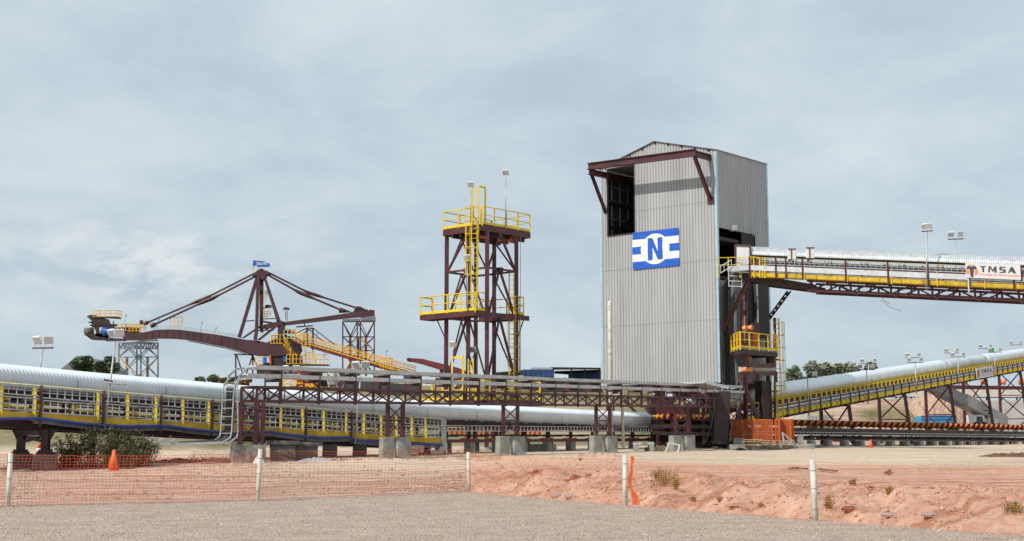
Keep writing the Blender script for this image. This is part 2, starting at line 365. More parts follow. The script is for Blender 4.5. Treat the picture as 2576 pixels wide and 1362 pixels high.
def ground_mat():
    m = bpy.data.materials.new('ground'); m.use_nodes = True; t = m.node_tree; b = t.nodes['Principled BSDF']; b.inputs['Roughness'].default_value = .95; b.inputs['Specular IOR Level'].default_value = .15
    l = t.links.new; co = t.nodes.new('ShaderNodeTexCoord')
    def att(n): a = t.nodes.new('ShaderNodeAttribute'); a.attribute_name = n; return a.outputs['Fac']
    def noi(sc_, det=6., ro=.6, st=None, dist=0.):
        n = nd(t, 'ShaderNodeTexNoise', Scale=sc_, Detail=det, Roughness=ro, Distortion=dist)
        if st: mpn = t.nodes.new('ShaderNodeMapping'); mpn.inputs['Scale'].default_value = st; l(co.outputs['Object'], mpn.inputs[0]); l(mpn.outputs[0], n.inputs['Vector'])
        else: l(co.outputs['Object'], n.inputs['Vector'])
        return n.outputs['Fac']
    def ramp(f, *st):
        r = t.nodes.new('ShaderNodeValToRGB'); e = r.color_ramp.elements
        while len(e) < len(st): e.new(.5)
        for i, (p, c) in enumerate(st): e[i].position = p; e[i].color = (*c, 1)
        l(f, r.inputs[0]); return r.outputs[0]
    def mix(f, a, b_, mode='MIX'):
        x = nd(t, 'ShaderNodeMix', data_type='RGBA', blend_type=mode)
        if isinstance(f, float): x.inputs[0].default_value = f
        else: l(f, x.inputs[0])
        l(a, x.inputs[6]); l(b_, x.inputs[7]); return x.outputs[2]
    dirt = ramp(noi(.55, 8, .65, (1, 3, 1)), (.3, (.39, .25, .18)), (.5, (.54, .375, .28)), (.72, (.65, .49, .385)))
    fine = ramp(noi(7, 8, .7), (.3, (.62, .58, .56)), (.55, (1, 1, 1)), (.75, (1.12, 1.1, 1.08)))
    dirt = mix(.75, dirt, fine, 'MULTIPLY')
    pale = ramp(noi(.25, 8, .6, (.6, 2.2, 1)), (.3, (.52, .38, .265)), (.5, (.65, .505, .375)), (.7, (.72, .585, .45)))
    pale = mix(.5, pale, fine, 'MULTIPLY')
    trk = ramp(noi(1.0, 5, .55, (.10, 1.7, 1), .4), (.36, (.56, .46, .40)), (.47, (1, 1, 1)), (.58, (1, 1, 1)), (.66, (1.16, 1.18, 1.2)))
    dirt = mix(.9, dirt, trk, 'MULTIPLY')
    dark = ramp(noi(.12, 6, .6, (.7, 2.0, 1)), (.56, (0, 0, 0)), (.66, (.8, .8, .8)))
    greyd = ramp(noi(3, 6), (.3, (.34, .28, .24)), (.7, (.46, .39, .33))); pale = mix(dark, pale, greyd)
    vr = nd(t, 'ShaderNodeTexVoronoi', Scale=26.); l(co.outputs['Object'], vr.inputs['Vector'])
    gv = ramp(noi(1.1, 8, .6, (1, 1.6, 1)), (.3, (.55, .42, .335)), (.7, (.76, .605, .495)))
    gv2 = ramp(vr.outputs['Color'], (.1, (.62, .60, .58)), (.9, (1.15, 1.12, 1.1))); gv = mix(.55, gv, gv2, 'MULTIPLY')
    gv3 = ramp(noi(30, 4, .7), (.35, (.6, .58, .56)), (.5, (1, 1, 1))); gv = mix(.5, gv, gv3, 'MULTIPLY')
    grs = ramp(noi(2.2, 8, .7), (.3, (.07, .072, .025)), (.5, (.14, .135, .055)), (.7, (.27, .22, .12)))
    c = mix(att('pale'), dirt, pale)
    c = mix(att('grass'), c, grs); c = mix(att('gravel'), c, gv)
    l(c, b.inputs['Base Color'])
    # bump: coarse clods and stones
    h = t.nodes.new('ShaderNodeMath'); h.operation = 'ADD'; l(noi(9, 8, .7), h.inputs[0])
    h2 = t.nodes.new('ShaderNodeMath'); h2.operation = 'MULTIPLY'; l(vr.outputs['Distance'], h2.inputs[0]); l(att('gravel'), h2.inputs[1])
    h3 = t.nodes.new('ShaderNodeMath'); h3.operation = 'MULTIPLY'; h3.inputs[1].default_value = -1.3; l(h2.outputs[0], h3.inputs[0]); l(h3.outputs[0], h.inputs[1])
    bn = t.nodes.new('ShaderNodeBump'); bn.inputs['Strength'].default_value = .9; bn.inputs['Distance'].default_value = .055; l(h.outputs[0], bn.inputs['Height']); l(bn.outputs[0], b.inputs['Normal'])
    return m
me.materials.append(ground_mat()); go = bpy.data.objects.new('ground', me); COL.objects.link(go); go['kind'] = 'structure'; go['label'] = 'pale pink dirt yard with a gravel strip in front and cut banks'
# loose stones on the gravel and clods on the bank: each one scatter object nobody could count
def scatter(name, n, xr, yr, cond, sz, m, label, cat):
    mb = MB(); R = random.Random(len(name)*7+n); k = 0
    while k < n:
        y = R.uniform(yr[0], yr[1]); x = R.uniform(xr[0], xr[1])*y
        if not cond(x, y, R): continue
        k += 1; s0 = sz[0]*(sz[1]/sz[0])**(R.random()**2.2); z = ground_z(x, y)+s0*.15
        o = []
        for dx, dy, dz in ((1, 0, 0), (0, 1, 0), (-1, 0, 0), (0, -1, 0), (0, 0, .8), (0, 0, -.6), (.6, .6, .4), (-.6, -.5, .45)):
            q = s0*R.uniform(.7, 1.25); o.append((x+dx*q, y+dy*q, z+dz*q))
        mb.add(o, [(0, 6, 4), (6, 1, 4), (1, 2, 4), (2, 7, 4), (7, 3, 4), (3, 0, 4), (0, 1, 6), (2, 3, 7), (1, 0, 5), (2, 1, 5), (3, 2, 5), (0, 3, 5)])
    o = mb.build(name, m); tag(o, label, cat, kind='stuff')
scatter('gravel', 9000, (-.41, .41), (16, 37), lambda x, y, R: y < yf(x)+.7, (.009, .028), 'stone', 'loose grey stones scattered over the gravel strip in front of the net fence', 'gravel')
scatter('dirt_clods', 5200, (-.1, .43), (23, 44), lambda x, y, R: yf(x)+1.0 < y < yf(x)+9 and R.random() < .25+.9*abs(noise.noise(V(x*.8, y*.8, 0))), (.015, .06), 'clod', 'crumbled reddish clods lying on the cut bank behind the net fence', 'clods')
scatter('dirt_lumps', 2500, (-.41, .1), (30, 62), lambda x, y, R: y > yf(x)+1.2 and noise.noise(V(x*.25, y*1.2, 0)) > .12, (.02, .07), 'clod', 'small clods strewn along the wheel tracks on the left of the yard', 'clods')
# ================================================================ tall clad building
BC = P(1812, 962, 90.9); BC = V(BC.x, BC.y, 0)
D1 = V(-.738, .674, 0).normalized(); D2 = V(.674, .738, 0).normalized()
def B(u, v, z): return BC+D1*u+D2*v+V(0, 0, z)
ZB = Zp(962, 90.9); ZT = Zp(377, 90.9)
W_ = hit(1513, BC, D1, ZB); S_ = hit(1936, BC, D2, (ZB+ZT)/2)
def bu(px, z=EYE, v=0.): return hit(px, BC+D2*v, D1, z)
def bv(px, z=EYE, u=0.): return hit(px, BC+D1*u, D2, z)
bld = thing('clad_building', 'tall grey corrugated building with gabled roof and an open doorway high on its front', 'building', B(W_/2, S_/2, .5))
def corr_wall(name, o, d, nrm, width, z0, ztop, m, pitch, opens=(), depth=.045):
    """corrugated sheet: flat crests with narrow grooves; opens = (a0,a1,z0,z1)"""
    prof = []; n = int(width/pitch)
    for i in range(n+1):
        a = i*pitch
        for da, dp in ((0, 0), (pitch*.60, 0), (pitch*.68, -depth), (pitch*.92, -depth)):
            if a+da < width: prof.append((a+da, dp))
    prof.append((width, 0)); mb = MB()
    for (a, pa), (b, pb) in zip(prof, prof[1:]):
        c = (a+b)/2; iv = [(z0, None)]
        segs = [[z0, None]]
        cuts = sorted([(p[2], p[3]) for p in opens if p[0] < c < p[1]])
        lo = z0; out_ = []
        for (q0, q1) in cuts: out_.append((lo, q0, q0)); lo = q1
        out_.append((lo, ztop(a), ztop(b)))
        for (l0, ta, tb_) in out_:
            if ta <= l0 and tb_ <= l0: continue
            A0 = o+d*a+nrm*pa; B0 = o+d*b+nrm*pb
            mb.add([A0+V(0, 0, l0), B0+V(0, 0, l0), B0+V(0, 0, tb_), A0+V(0, 0, ta)], [(0, 1, 2, 3)])
    ob = mb.build(name, m, bld)
    s = ob.modifiers.new('thick', 'SOLIDIFY'); s.thickness = .012; s.offset = 0
    return ob
uo0 = bu(1597, 17); uo1 = bu(1529, 17); zo0 = Zp(591, BC.y+D1.y*(uo0+uo1)/2); zo1 = Zp(421, BC.y+D1.y*(uo0+uo1)/2)
ur = W_/2; ridge = Zp(357, BC.y+D1.y*ur); rise = ridge-ZT
def gab(a): return ZT+rise*(1-abs(a-ur)/ur)
def flat(a): return ZT
corr_wall('front_wall', B(0, 0, 0), D1, -D2, W_, ZB, gab, 'sheet', .262, [(uo0, uo1, zo0, zo1)])
vo0 = .22; vo1 = bv(1901, 15); zd1 = Zp(588, BC.y+3); zd0 = Zp(712, BC.y+2)
corr_wall('side_wall', B(0, 0, 0), D2, -D1, S_, ZB, flat, 'sheet_side', .215, [(vo0, vo1, zd0, zd1)])
corr_wall('rear_wall', B(0, S_, 0), D1, D2, W_, ZB, gab, 'sheet', .262)
corr_wall('far_side_wall', B(W_, 0, 0), D2, D1, S_, ZB, flat, 'sheet', .262)
fl = MB()
for (u, v) in ((0, 0), (W_, 0), (0, S_)):
    su = -1 if u == 0 else 1; sv = -1 if v == 0 else 1
    fl.prism([B(u+su*.012, v+sv*.012, ZB-.03), B(u-su*.16, v+sv*.012, ZB-.03), B(u-su*.16, v+sv*.02, ZB-.03), B(u+su*.02, v+sv*.02, ZB-.03), B(u+su*.02, v-sv*.16, ZB-.03), B(u+su*.012, v-sv*.16, ZB-.03)], V(0, 0, ZT-ZB-.05))
fl.builds('corner_flashing', 'flashing', bld)
# roof: two corrugated slopes with a small overhang
rf = MB(); ov = .16; pit = .2
for side in (0, 1):
    n = int((S_+2*ov)/pit)
    for i in range(n*2):
        va = -ov+i*pit/2; vb = va+pit/2; ha = .04*(i % 2); hb = .04*((i+1) % 2)
        e = -.12 if side == 0 else W_+.12; ez = ZT-rise*.12/ur
        rf.add([B(e, va, ez+ha+.02), B(e, vb, ez+hb+.02), B(ur, vb, ridge+hb+.03), B(ur, va, ridge+ha+.03)], [(0, 1, 2, 3)])
ro = rf.build('roof', 'galv', bld); s = ro.modifiers.new('thick', 'SOLIDIFY'); s.thickness = .02
pu = MB()
for k in range(9):
    a = W_*(k+.5)/9
    pu.box(B(a, -.02, gab(a)-.1), (.12, .16, .13), (D1.x, D1.y))
pu.builds('purlin_end', 'black', bld)
# steel frame inside (seen through the openings) and the legs underneath
fr = MB()
for u in (.35, W_-.35):
    for v in (.35, S_-.35): fr.bar(B(u, v, .9), B(u, v, ZT-.3), .28)
for z in (ZB+.1, 9, 12.5, 15.3, 17.2, 19.0):
    fr.bar(B(.35, .35, z), B(W_-.35, .35, z), .16, .3) if z < 14 else None
    fr.bar(B(.35, S_-.3, z), B(W_-.35, S_-.3, z), .14, .2); fr.bar(B(W_-.3, .35, z), B(W_-.3, S_-.35, z), .14, .2); fr.bar(B(.3, .35, z), B(.3, S_-.35, z), .14, .2)
fr.bar(B(W_-.4, .5, 15.4), B(W_-.4, S_-.5, ZT-.4), .14); fr.bar(B(.4, S_-.4, 15.4), B(W_-.4, S_-.4, ZT-.6), .14)
for k in range(12): fr.bar(B(W_*(k+1)/13, S_-.22, 14), B(W_*(k+1)/13, S_-.22, ZT), .05)
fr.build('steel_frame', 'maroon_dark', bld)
lp = MB()
for z in (ZB+4.4, ZB+8.6, ZB+12.8): lp.bar(B(.15, -.016, z), B(W_-.1, -.016, z-.0), .02, .012) if not (zo0 < z < zo1) else lp.bar(B(.15, -.016, z), B(uo0-.05, -.016, z), .02, .012)
lp.builds('sheet_lap', 'sheet_side', bld)
gt = MB()
for z in (zo0+.3, zo0+1.5, zo0+2.9, zo0+4.0): gt.bar(B(W_-.25, .3, z), B(W_-.25, S_-.3, z), .08, .12); gt.bar(B(uo0-.5, S_-.3, z), B(W_-.3, S_-.3, z), .08, .12)
for v in (1.2, 2.2, 3.2, 4.2, 5.2): gt.bar(B(W_-.2, v, zo0-.5), B(W_-.2, v, zo1), .05)
gt.build('wall_girt', 'galv_dark', bld)
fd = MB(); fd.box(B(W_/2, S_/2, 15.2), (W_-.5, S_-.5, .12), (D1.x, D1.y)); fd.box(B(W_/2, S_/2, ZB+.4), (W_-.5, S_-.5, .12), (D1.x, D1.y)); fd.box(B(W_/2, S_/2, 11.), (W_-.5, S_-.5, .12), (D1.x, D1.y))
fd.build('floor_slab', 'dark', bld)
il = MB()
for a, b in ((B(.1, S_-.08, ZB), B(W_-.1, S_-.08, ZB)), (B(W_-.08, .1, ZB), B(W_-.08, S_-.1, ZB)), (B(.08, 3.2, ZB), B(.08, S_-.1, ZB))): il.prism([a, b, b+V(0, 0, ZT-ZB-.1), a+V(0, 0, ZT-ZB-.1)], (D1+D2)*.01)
il.builds('inner_shade_sheet', 'shade_net', bld)  # dark sheets added inside the walls, standing in for the interior's shade
dfm = MB(); z0, z1 = zo0, zo1
for a, b in (((uo0, z0), (uo0, z1)), ((uo1, z0), (uo1, z1)), ((uo0, z0), (uo1, z0)), ((uo0, z1), (uo1, z1))): dfm.bar(B(a[0], -.03, a[1]), B(b[0], -.03, b[1]), .07)
dfm.build('doorway_frame', 'maroon_dark', bld)
for u, v in ((.5, .5), (W_-.6, .5), (W_*.5, .5), (.5, S_-.5), (W_-.6, S_-.5)): MB().ibeam(B(u, v, .7), B(u, v, ZB+.2), .34, .34, .04).build('leg', 'maroon_dark', bld)
lg = MB()
lg.bar(B(.5, .5, 4.6), B(W_*.5, .5, 1.2), .16); lg.bar(B(W_-.6, .5, 4.9), B(W_*.5, .5, 1.2), .16); lg.bar(B(.5, .5, 3), B(W_-.6, .5, 3), .2)
lg.bar(B(.5, .5, 4.6), B(.5, S_-.5, 1.3), .16); lg.bar(B(0.2, .2, ZB-.18), B(W_-.2, .2, ZB-.18), .25, .28); lg.bar(B(0.2, .2, ZB-.18), B(.2, S_-.2, ZB-.18), .25, .28)
lg.build('leg_bracing', 'maroon_dark', bld)
# crane runway sticking out of the front
cr = MB(); vO = -2.05; zc = Zp(392, BC.y-1.2)
uL = bu(1484, zc, vO); uR = bu(1745, zc, vO); zL = Zp(419, (BC+D1*uL+D2*vO).y); zR = Zp(385, (BC+D1*uR+D2*vO).y)
zc = (zL+zR)/2
cr.ibeam(B(uR-.15, vO, zR), B(uL+.15, vO, zL), .34, .5, .05)
cr.ibeam(B(uL, vO-.1, zL-.42), B(uL-.1, S_-1, zL-.42), .3, .42, .05)
cr.ibeam(B(uR+.02, vO, zR-.02), B(uR+.02, 0.1, zR-.02), .3, .4, .05)
for d in (-.18, .18): cr.bar(B(uL+d*.5, vO+.2, zL-.6), B(uL+.1+d*.5, -.05, Zp(537, (BC+D1*uL).y)), .07, .14)
for k in range(9):
    t = (k+.5)/9; cr.bar(B(uL-.1, vO+.2+(abs(vO)-.25)*t, lerp(zL-.6, Zp(537, (BC+D1*uL).y), t)), B(uL+.12, vO+.2+(abs(vO)-.25)*t, lerp(zL-.6, Zp(537, (BC+D1*uL).y), t)), .05)
cr.ibeam(B(uR, vO+.1, zR-.25), B(uR-.0, -.05, Zp(505, (BC+D1*uR).y)), .22, .22, .04)
cr.box(B(uR, -.05, Zp(505, (BC+D1*uR).y)), (.5, .1, .5), (D1.x, D1.y))
tag(cr.build('crane_beam', 'maroon', bld), 'maroon crane runway braced out from the top of the front wall', None)
# service duct and caged ladder on the side wall
dk = MB(); u_ = -.35
dk.box(B(-.28, 1.35, (ZB-.25+13.1)/2+0), (.14, .42, 13.1-ZB+.25), (D2.x, D2.y))
dk.build('ladder_backing', 'galv_dark', bld)
ladder(bld, B(-.55, 1.5, ZB-.1), B(-.55, 1.5, 12.4), -D1, D2, .42, None, 'galv_dark')
ep = MB(); ep.box(B(-.02, S_-1.3, (ZB-.7+12.4)/2), (2.4, .08, 12.4-ZB+.7), (D2.x, D2.y)); 
# ---- banner on the front wall
def sheet_pattern(name, p00, p10, p11, p01, nx_, ny_, colf, mats, nrm, wave, parent=None):
    mb = MB(); vs = []
    for j in range(ny_+1):
        for i in range(nx_+1):
            a = i/nx_; b = j/ny_; q = p00*(1-a)*(1-b)+p10*a*(1-b)+p11*a*b+p01*(1-a)*b
            vs.append(q+nrm*wave(a, b))
    fs = []; mi = []
    for j in range(ny_):
        for i in range(nx_):
            fs.append((j*(nx_+1)+i, j*(nx_+1)+i+1, (j+1)*(nx_+1)+i+1, (j+1)*(nx_+1)+i)); mi.append(colf((i+.5)/nx_, 1-(j+.5)/ny_))
    mb.v = [tuple(x) for x in vs]; mb.f = fs; mb.mi = mi
    o = mb.build(name, mats, parent, True); s = o.modifiers.new('thick', 'SOLIDIFY'); s.thickness = .006; return o
def bpt(px, py): z = Zp(py, (BC+D1*bu(px, 14)).y); return B(bu(px, z, -.08), -.08, z)
def inpoly(x, y, pts):
    c = False; j = len(pts)-1
    for i in range(len(pts)):
        if (pts[i][1] > y) != (pts[j][1] > y) and x < (pts[j][0]-pts[i][0])*(y-pts[i][1])/(pts[j][1]-pts[i][1])+pts[i][0]: c = not c
        j = i
    return c
NP = [(.325, .79), (.33, .20), (.44, .20), (.55, .56), (.555, .20), (.66, .20), (.655, .79), (.545, .79), (.435, .44), (.43, .79)]
def ban(a, b):
    if inpoly(a, b, NP): return 0
    if ((a-.49)*1.30)**2+(b-.495)**2 < .405**2: return 1
    if b < .20 or b > .795: return 0
    if .395 < b < .60 and (a < .225 or a > .765): return 0
    return 1
wv = lambda a, b: .035*math.sin(a*9+b*4)*math.sin(b*3.1)+.03*noise.noise(V(a*5, b*5, 0))+.05*(b*(1-b))+.012*noise.noise(V(a*3+b*14, b*6, 2))
bn = sheet_pattern('banner', bpt(1592.6, 680), bpt(1709, 669), bpt(1707, 574), bpt(1591, 586.5), 190, 170, ban, ['blue_cloth', 'white'], -D2, wv)
tag(bn, 'blue and white striped banner with letter N in a circle, on the building front', 'banner')
# ---- vent pipe standing in front of the wall
pc = P(1535, 900, 84.5); vp = thing('vent_pipe', 'pale upright drain pipe with a rounded cap in front of the clad building', 'pipe', (pc.x, pc.y, ground_z(pc.x, pc.y)))
z1 = Zp(757, 84.5)
q = [V(pc.x, pc.y, .6), V(pc.x, pc.y, z1-.12), V(pc.x+.01, pc.y, z1)]
MB().tube(q, [.13, .13, .05], 14).build('pipe', 'white_dirty', vp, True)
mb = MB()
for z in (Zp(885, 84.5), Zp(828, 84.5), Zp(775, 84.5), 2.9): mb.tube([V(pc.x, pc.y, z-.12), V(pc.x, pc.y, z+.12)], .15, 14)
mb.builds('pipe_coupling', 'white_dirty', vp)
mb = MB(); mb.tube([V(pc.x+.1, pc.y, 4.0), V(pc.x+.75, pc.y+.2, 4.15), V(pc.x+.8, pc.y+.2, .7)], .1, 10); mb.build('side_branch', 'white_dirty', vp, True)
# ---- bundle of black cables down the corner
cb_ = MB(); R = random.Random(3)
for k in range(15):
    o = -.12-.05*(k % 3); v = .08+.052*k+.02*R.random(); zt = Zp(716, 90)+.05*k
    pts = [B(-1.9-.1*k*.3, .2+.05*k*.6, zt+.55), B(-1.2, .3+.03*k, zt+.6-.01*k), B(-.65, v, zt+.4-.03*k), B(o-.12, v, zt-.15-.05*k), B(o, v, zt-1)]
    z = zt-1
    while z > 3.6: z -= 1.2; pts.append(B(o+.03*R.uniform(-1, 1), v+.02*R.uniform(-1, 1), z))
    for zz in (2.6, 1.7, 1.1): pts.append(B(o-.25*R.random()-(.3 if zz < 2 else 0), v-.35*R.random()+(.4 if zz < 2 else 0), zz))
    pts.append(B(o-.6-R.random()*1.2, v-1.2*R.random(), .62+.15*R.random()))
    cb_.tube(pts, .042, 7)
tag(cb_.build('cable_bundle', 'rubber', None, True), 'bundle of thick black cables running down the corner of the clad building', 'cables')
cc = MB()
for k in range(26):
    c = P(1795+R.uniform(-18, 22), 1115, 88.5+R.uniform(-1, 1)); c = V(c.x, c.y, ground_z(c.x, c.y)+.06+R.random()*.35); r0 = R.uniform(.35, .75)
    pts = [c+V(math.cos(t)*r0*1.2, math.sin(t)*r0*.8, .3*math.sin(t*2+k)*r0*.6+.1) for t in [i*.5+k for i in range(int(R.uniform(7, 13)))]]
    cc.tube(pts, .032, 6)
tag(cc.build('cable_coil', 'rubber', None, True), 'tangled heap of black cable coils on the dirt at the foot of the building corner', 'cables')
# ---- grey cover roof above the junction under the building
gr_ = thing('canopy_roof', 'small shallow pitched grey sheet canopy just under the front cladding edge', 'canopy', P(1750, 1000, 84))
pa = [P(1652, 968, 84.5), P(1775, 962, 81.8), P(1832, 976, 82.8), P(1700, 979, 86)]
mb = MB()
for d in (0,):
    mb.add([pa[0], pa[1], pa[2]+V(0, 1, 0), pa[3]+V(0, 1.5, .1)], [(0, 1, 2, 3)])
o = mb.build('roof_sheet', 'galv', gr_); s = o.modifiers.new('t', 'SOLIDIFY'); s.thickness = .03
mb = MB(); mb.bar(pa[0], pa[1], .1, .12); mb.bar(pa[1], pa[2], .1, .2); mb.build('gutter', 'galv_bright', gr_)
mb = MB()
for p in (pa[0], pa[1]): mb.bar(p, V(p.x, p.y, 3.0), .08)
mb.builds('post', 'maroon', gr_)
# ================================================================ upper gallery running right from the building
GE = V(.88, -.475, 0); g0 = P(1838, 650, 87.6)
zr = interp  # rail height line from pixels
def gz_of(px, py): s = hit(px, (g0.x, g0.y), (GE.x, GE.y), 13); return s, Zp(py, g0.y+GE.y/GE.length*s)
GE = GE.normalized(); _a = gz_of(1990, 652); _b = gz_of(2546, 674)
_gz = lin(_a, _b)
GZ = lambda s: _gz(s)-1.05
G = Fr((g0.x, g0.y), (GE.x, GE.y), GZ)
GL = G.sof(2740, 0, 12); GK = G.sof(1918, 0, 13)
gal = thing('conveyor_gallery', 'elevated belt conveyor under a silver arched cover leaving the clad building on the right', 'conveyor', G.pt(GL/2))
def cover(parent, fr, s0, s1, t0, t1, h0, hs, hh, pitch, amp, m, spp=4, seam=None, zf=None, ends=True, na=14):
    """arched cover: straight sides h0..hs, half ellipse up to hh; corrugated along s"""
    c = (t0+t1)/2; r = (t1-t0)/2; prof = [(t0, h0, -1, 0)]+[(c-r*math.cos(a), hs+(hh-hs)*math.sin(a), -math.cos(a), math.sin(a)) for a in [math.pi*i/na for i in range(na+1)]]+[(t1, h0, 1, 0)]
    n = int((s1-s0)/pitch*spp) if amp else int((s1-s0)/1.0); k = len(prof); vs = []
    for i in range(n+1):
        s = s0+(s1-s0)*i/n; q = amp*math.cos(2*math.pi*s/pitch) if amp else 0
        if seam and amp and (s % seam) < .12: q = amp*1.6
        for (t, h, nt_, nh) in prof: vs.append(fr.pt(s, t+nt_*q, h+nh*q+(zf(s) if zf else 0)))
    fs = [(i*k+j, (i+1)*k+j, (i+1)*k+j+1, i*k+j+1) for i in range(n) for j in range(k-1)]
    mb = MB(); mb.v = [tuple(x) for x in vs]; mb.f = fs; mb.mi = [0]*len(fs)
    o = mb.build('cover', m, parent, True); sd = o.modifiers.new('t', 'SOLIDIFY'); sd.thickness = .012
    if seam:
        e = MB(); s = s0
        while s <= s1+.01:
            pts = [fr.pt(s, t+nt_*.02, h+nh*.02+(zf(s) if zf else 0)) for (t, h, nt_, nh) in prof]
            for a, b in zip(pts, pts[1:]): e.bar(a, b, .035, .03)
            s += seam
        e.build('cover_seam', 'galv', parent)
    return o
cover(gal, G, 1.0, GL, 1.0, 2.75, 1.32, 1.35, 1.98, .135, .022, 'galv_bright', 5)
# closed end box of the cover by the doorway
mb = MB(); a = G.pt(.1, 1.0, .35); 
mb.hexa([G.pt(.05, .95, .3), G.pt(1.05, .95, .3), G.pt(1.05, 2.8, .3), G.pt(.05, 2.8, .3), G.pt(.05, .95, 1.95), G.pt(1.05, .95, 1.95), G.pt(1.05, 2.8, 1.95), G.pt(.05, 2.8, 1.95)])
mb.build('end_box', 'sign_grey', gal)
mb = MB()
for s in (.02, 1.08): mb.bar(G.pt(s, .9, 0), G.pt(s, .9, 1.95), .1)
mb.bar(G.pt(0, .9, 1.95), G.pt(1.1, .9, 1.95), .1); mb.build('end_frame', 'maroon', gal)
# stringers, idlers, belt
mb = MB(); mb.bar(G.pt(.8, 1.05, .82), G.pt(GL, 1.05, .82), .08, .24); mb.bar(G.pt(.8, 2.7, .82), G.pt(GL, 2.7, .82), .08, .24); mb.bar(G.pt(.8, .95, .35), G.pt(GL, .95, .35), .06, .12)
s = 1.3
while s < GL: mb.bar(G.pt(s, 1.0, 0), G.pt(s, 1.0, 1.32), .07); mb.bar(G.pt(s, 2.75, 0), G.pt(s, 2.75, 1.32), .07); s += 2.4
mb.build('stringer', 'maroon', gal)
mb = MB(); mb.hexa([G.pt(.3, 1.15, .96), G.pt(GL, 1.15, .96), G.pt(GL, 2.6, .96), G.pt(.3, 2.6, .96), G.pt(.3, 1.15, 1.0), G.pt(GL, 1.15, 1.0), G.pt(GL, 2.6, 1.0), G.pt(.3, 2.6, 1.0)]); mb.build('belt', 'rubber', gal)
mb = MB(); s = 1.5
while s < GL: mb.tube([G.pt(s, 1.16, 1.12), G.pt(s, 1.5, .98)], .06, 8); s += 1.2
mb.builds('idler', 'orange', gal)
# walkway on the near side: deck, silver tray skirt, yellow channel, rails
def slab(mb, fr, s0, s1, t0, t1, h0, h1, n=1):
    for i in range(n):
        a = lerp(s0, s1, i/n); b = lerp(s0, s1, (i+1)/n)
        mb.hexa([fr.pt(a, t0, h0), fr.pt(b, t0, h0), fr.pt(b, t1, h0), fr.pt(a, t1, h0), fr.pt(a, t0, h1), fr.pt(b, t0, h1), fr.pt(b, t1, h1), fr.pt(a, t1, h1)])
    return mb
slab(MB(), G, 0, GL, .13, 3.6, .02, .08).build('deck', 'galv_dark', gal)
mb = MB(); slab(mb, G, GK-.9, GL, -.06, -.02, .18, .52); mb.hexa([G.pt(-.5, .75, .10), G.pt(GK-.92, -.04, .18), G.pt(GK-.92, 0, .18), G.pt(-.5, .8, .10), G.pt(-.5, .75, .46), G.pt(GK-.92, -.04, .52), G.pt(GK-.92, 0, .52), G.pt(-.5, .8, .46)])
mb.build('skirt_tray', 'galv_bright', gal)
mb = MB(); slab(mb, G, GK-.8, GL, .05, .12, -.17, .10); slab(mb, G, GK-.8, GL, .05, .9, -.21, -.18)
s = GK-.5
while s < GL: mb.bar(G.pt(s, .02, -.21), G.pt(s, .02, .12), .07, .08); s += 1.35
mb.build('walkway_channel', 'yellow_dirt_shade', gal)  # duller yellow stands in for the shadow partly covering this channel
mb = MB(); slab(mb, G, GK-1, GL, -.03, 0, .12, .175); slab(mb, G, GK-1, GL, -.03, 0, .54, .60)
mb.build('skirt_edge', 'maroon', gal)
# rail: two straight lengths meeting at the kink
def rails(parent, fr, s0, s1, t, h, sp, m, md, wpost=.07):
    mb = MB(); mb.tube([fr.pt(s0, t, h), fr.pt(s1, t, h)], .026, 6); mb.build('handrail', m, parent, True)
    mb = MB(); s = s0
    while s <= s1+.01: mb.bar(fr.pt(s, t, -.3), fr.pt(s, t, h), wpost, .05); s += sp
    mb.builds('rail_post', md, parent)
rails(gal, G, GK, GL, -.02, 1.05, 2.8, 'yellow_pale', 'yellow')
mb = MB(); a = G.pt(-1.3, 1.1, 1.05); b = G.pt(GK-.6, -.02, 1.08); mb.tube([a, b, G.pt(GK+.05, -.02, 1.05)], .028, 6); mb.tube([a-V(0, 0, .5), b-V(0, 0, .5)], .022, 6); mb.builds('handrail', 'yellow', gal, True)
mb = MB()
for t in (0, .3, .62, .93, 1): q = a.lerp(b, t); mb.bar(q-V(0, 0, 1.4), q, .07, .05)
mb.bar(G.pt(GK-.2, -.02, -.3), G.pt(GK-.2, -.02, 1.05), .08, .06); mb.bar(G.pt(GK+.15, -.02, -.3), G.pt(GK+.15, -.02, 1.05), .08, .06)
mb.builds('rail_post', 'yellow', gal)
# dark maroon tray posts with galvanised ladder tray
pg = [1951, 1976, 2018, 2126, 2232, 2332, 2434, 2546, 2660]
mb = MB()
for px in [1885]+pg:
    s = G.sof(px, -.1, 13); mb.bar(G.pt(s, -.1, -.26), G.pt(s, -.1, 1.08), .09, .06)
mb.builds('tray_post', 'maroon', gal)
def ladder_tray(mb, fr, s0, s1, t, h0, h1, step=.42, rw=.03):
    mb.bar(fr.pt(s0, t, h0), fr.pt(s1, t, h0), .03, .045); mb.bar(fr.pt(s0, t, h1), fr.pt(s1, t, h1), .03, .045)
    s = s0
    while s <= s1: mb.bar(fr.pt(s, t, h0), fr.pt(s, t, h1), .035, .02); s += step
    return mb
mb = MB(); ladder_tray(mb, G, GK+.2, GL, -.06, .63, .95, .33); mb.bar(G.pt(GK+.2, -.06, .80), G.pt(GL, -.06, .80), .03, .03); 
F2 = Fr((G.pt(0, .75).x, G.pt(0, .75).y), (G.pt(GK-.9, -.04)-G.pt(0, .75)).to_2d(), lambda s: GZ(s)); ladder_tray(mb, F2, 0.2, GK-.9, 0, .58, .92, .33); mb.bar(F2.pt(.2, 0, .76), F2.pt(GK-.9, 0, .76), .03, .03)
mb.build('cable_ladder', 'galv', gal)
mb = MB()
for h in (.68, .84, .74): mb.tube([G.pt(GK, -.03, h), G.pt(GL, -.03, h+.02)], .035, 6)
mb.builds('cable', 'rubber', gal)
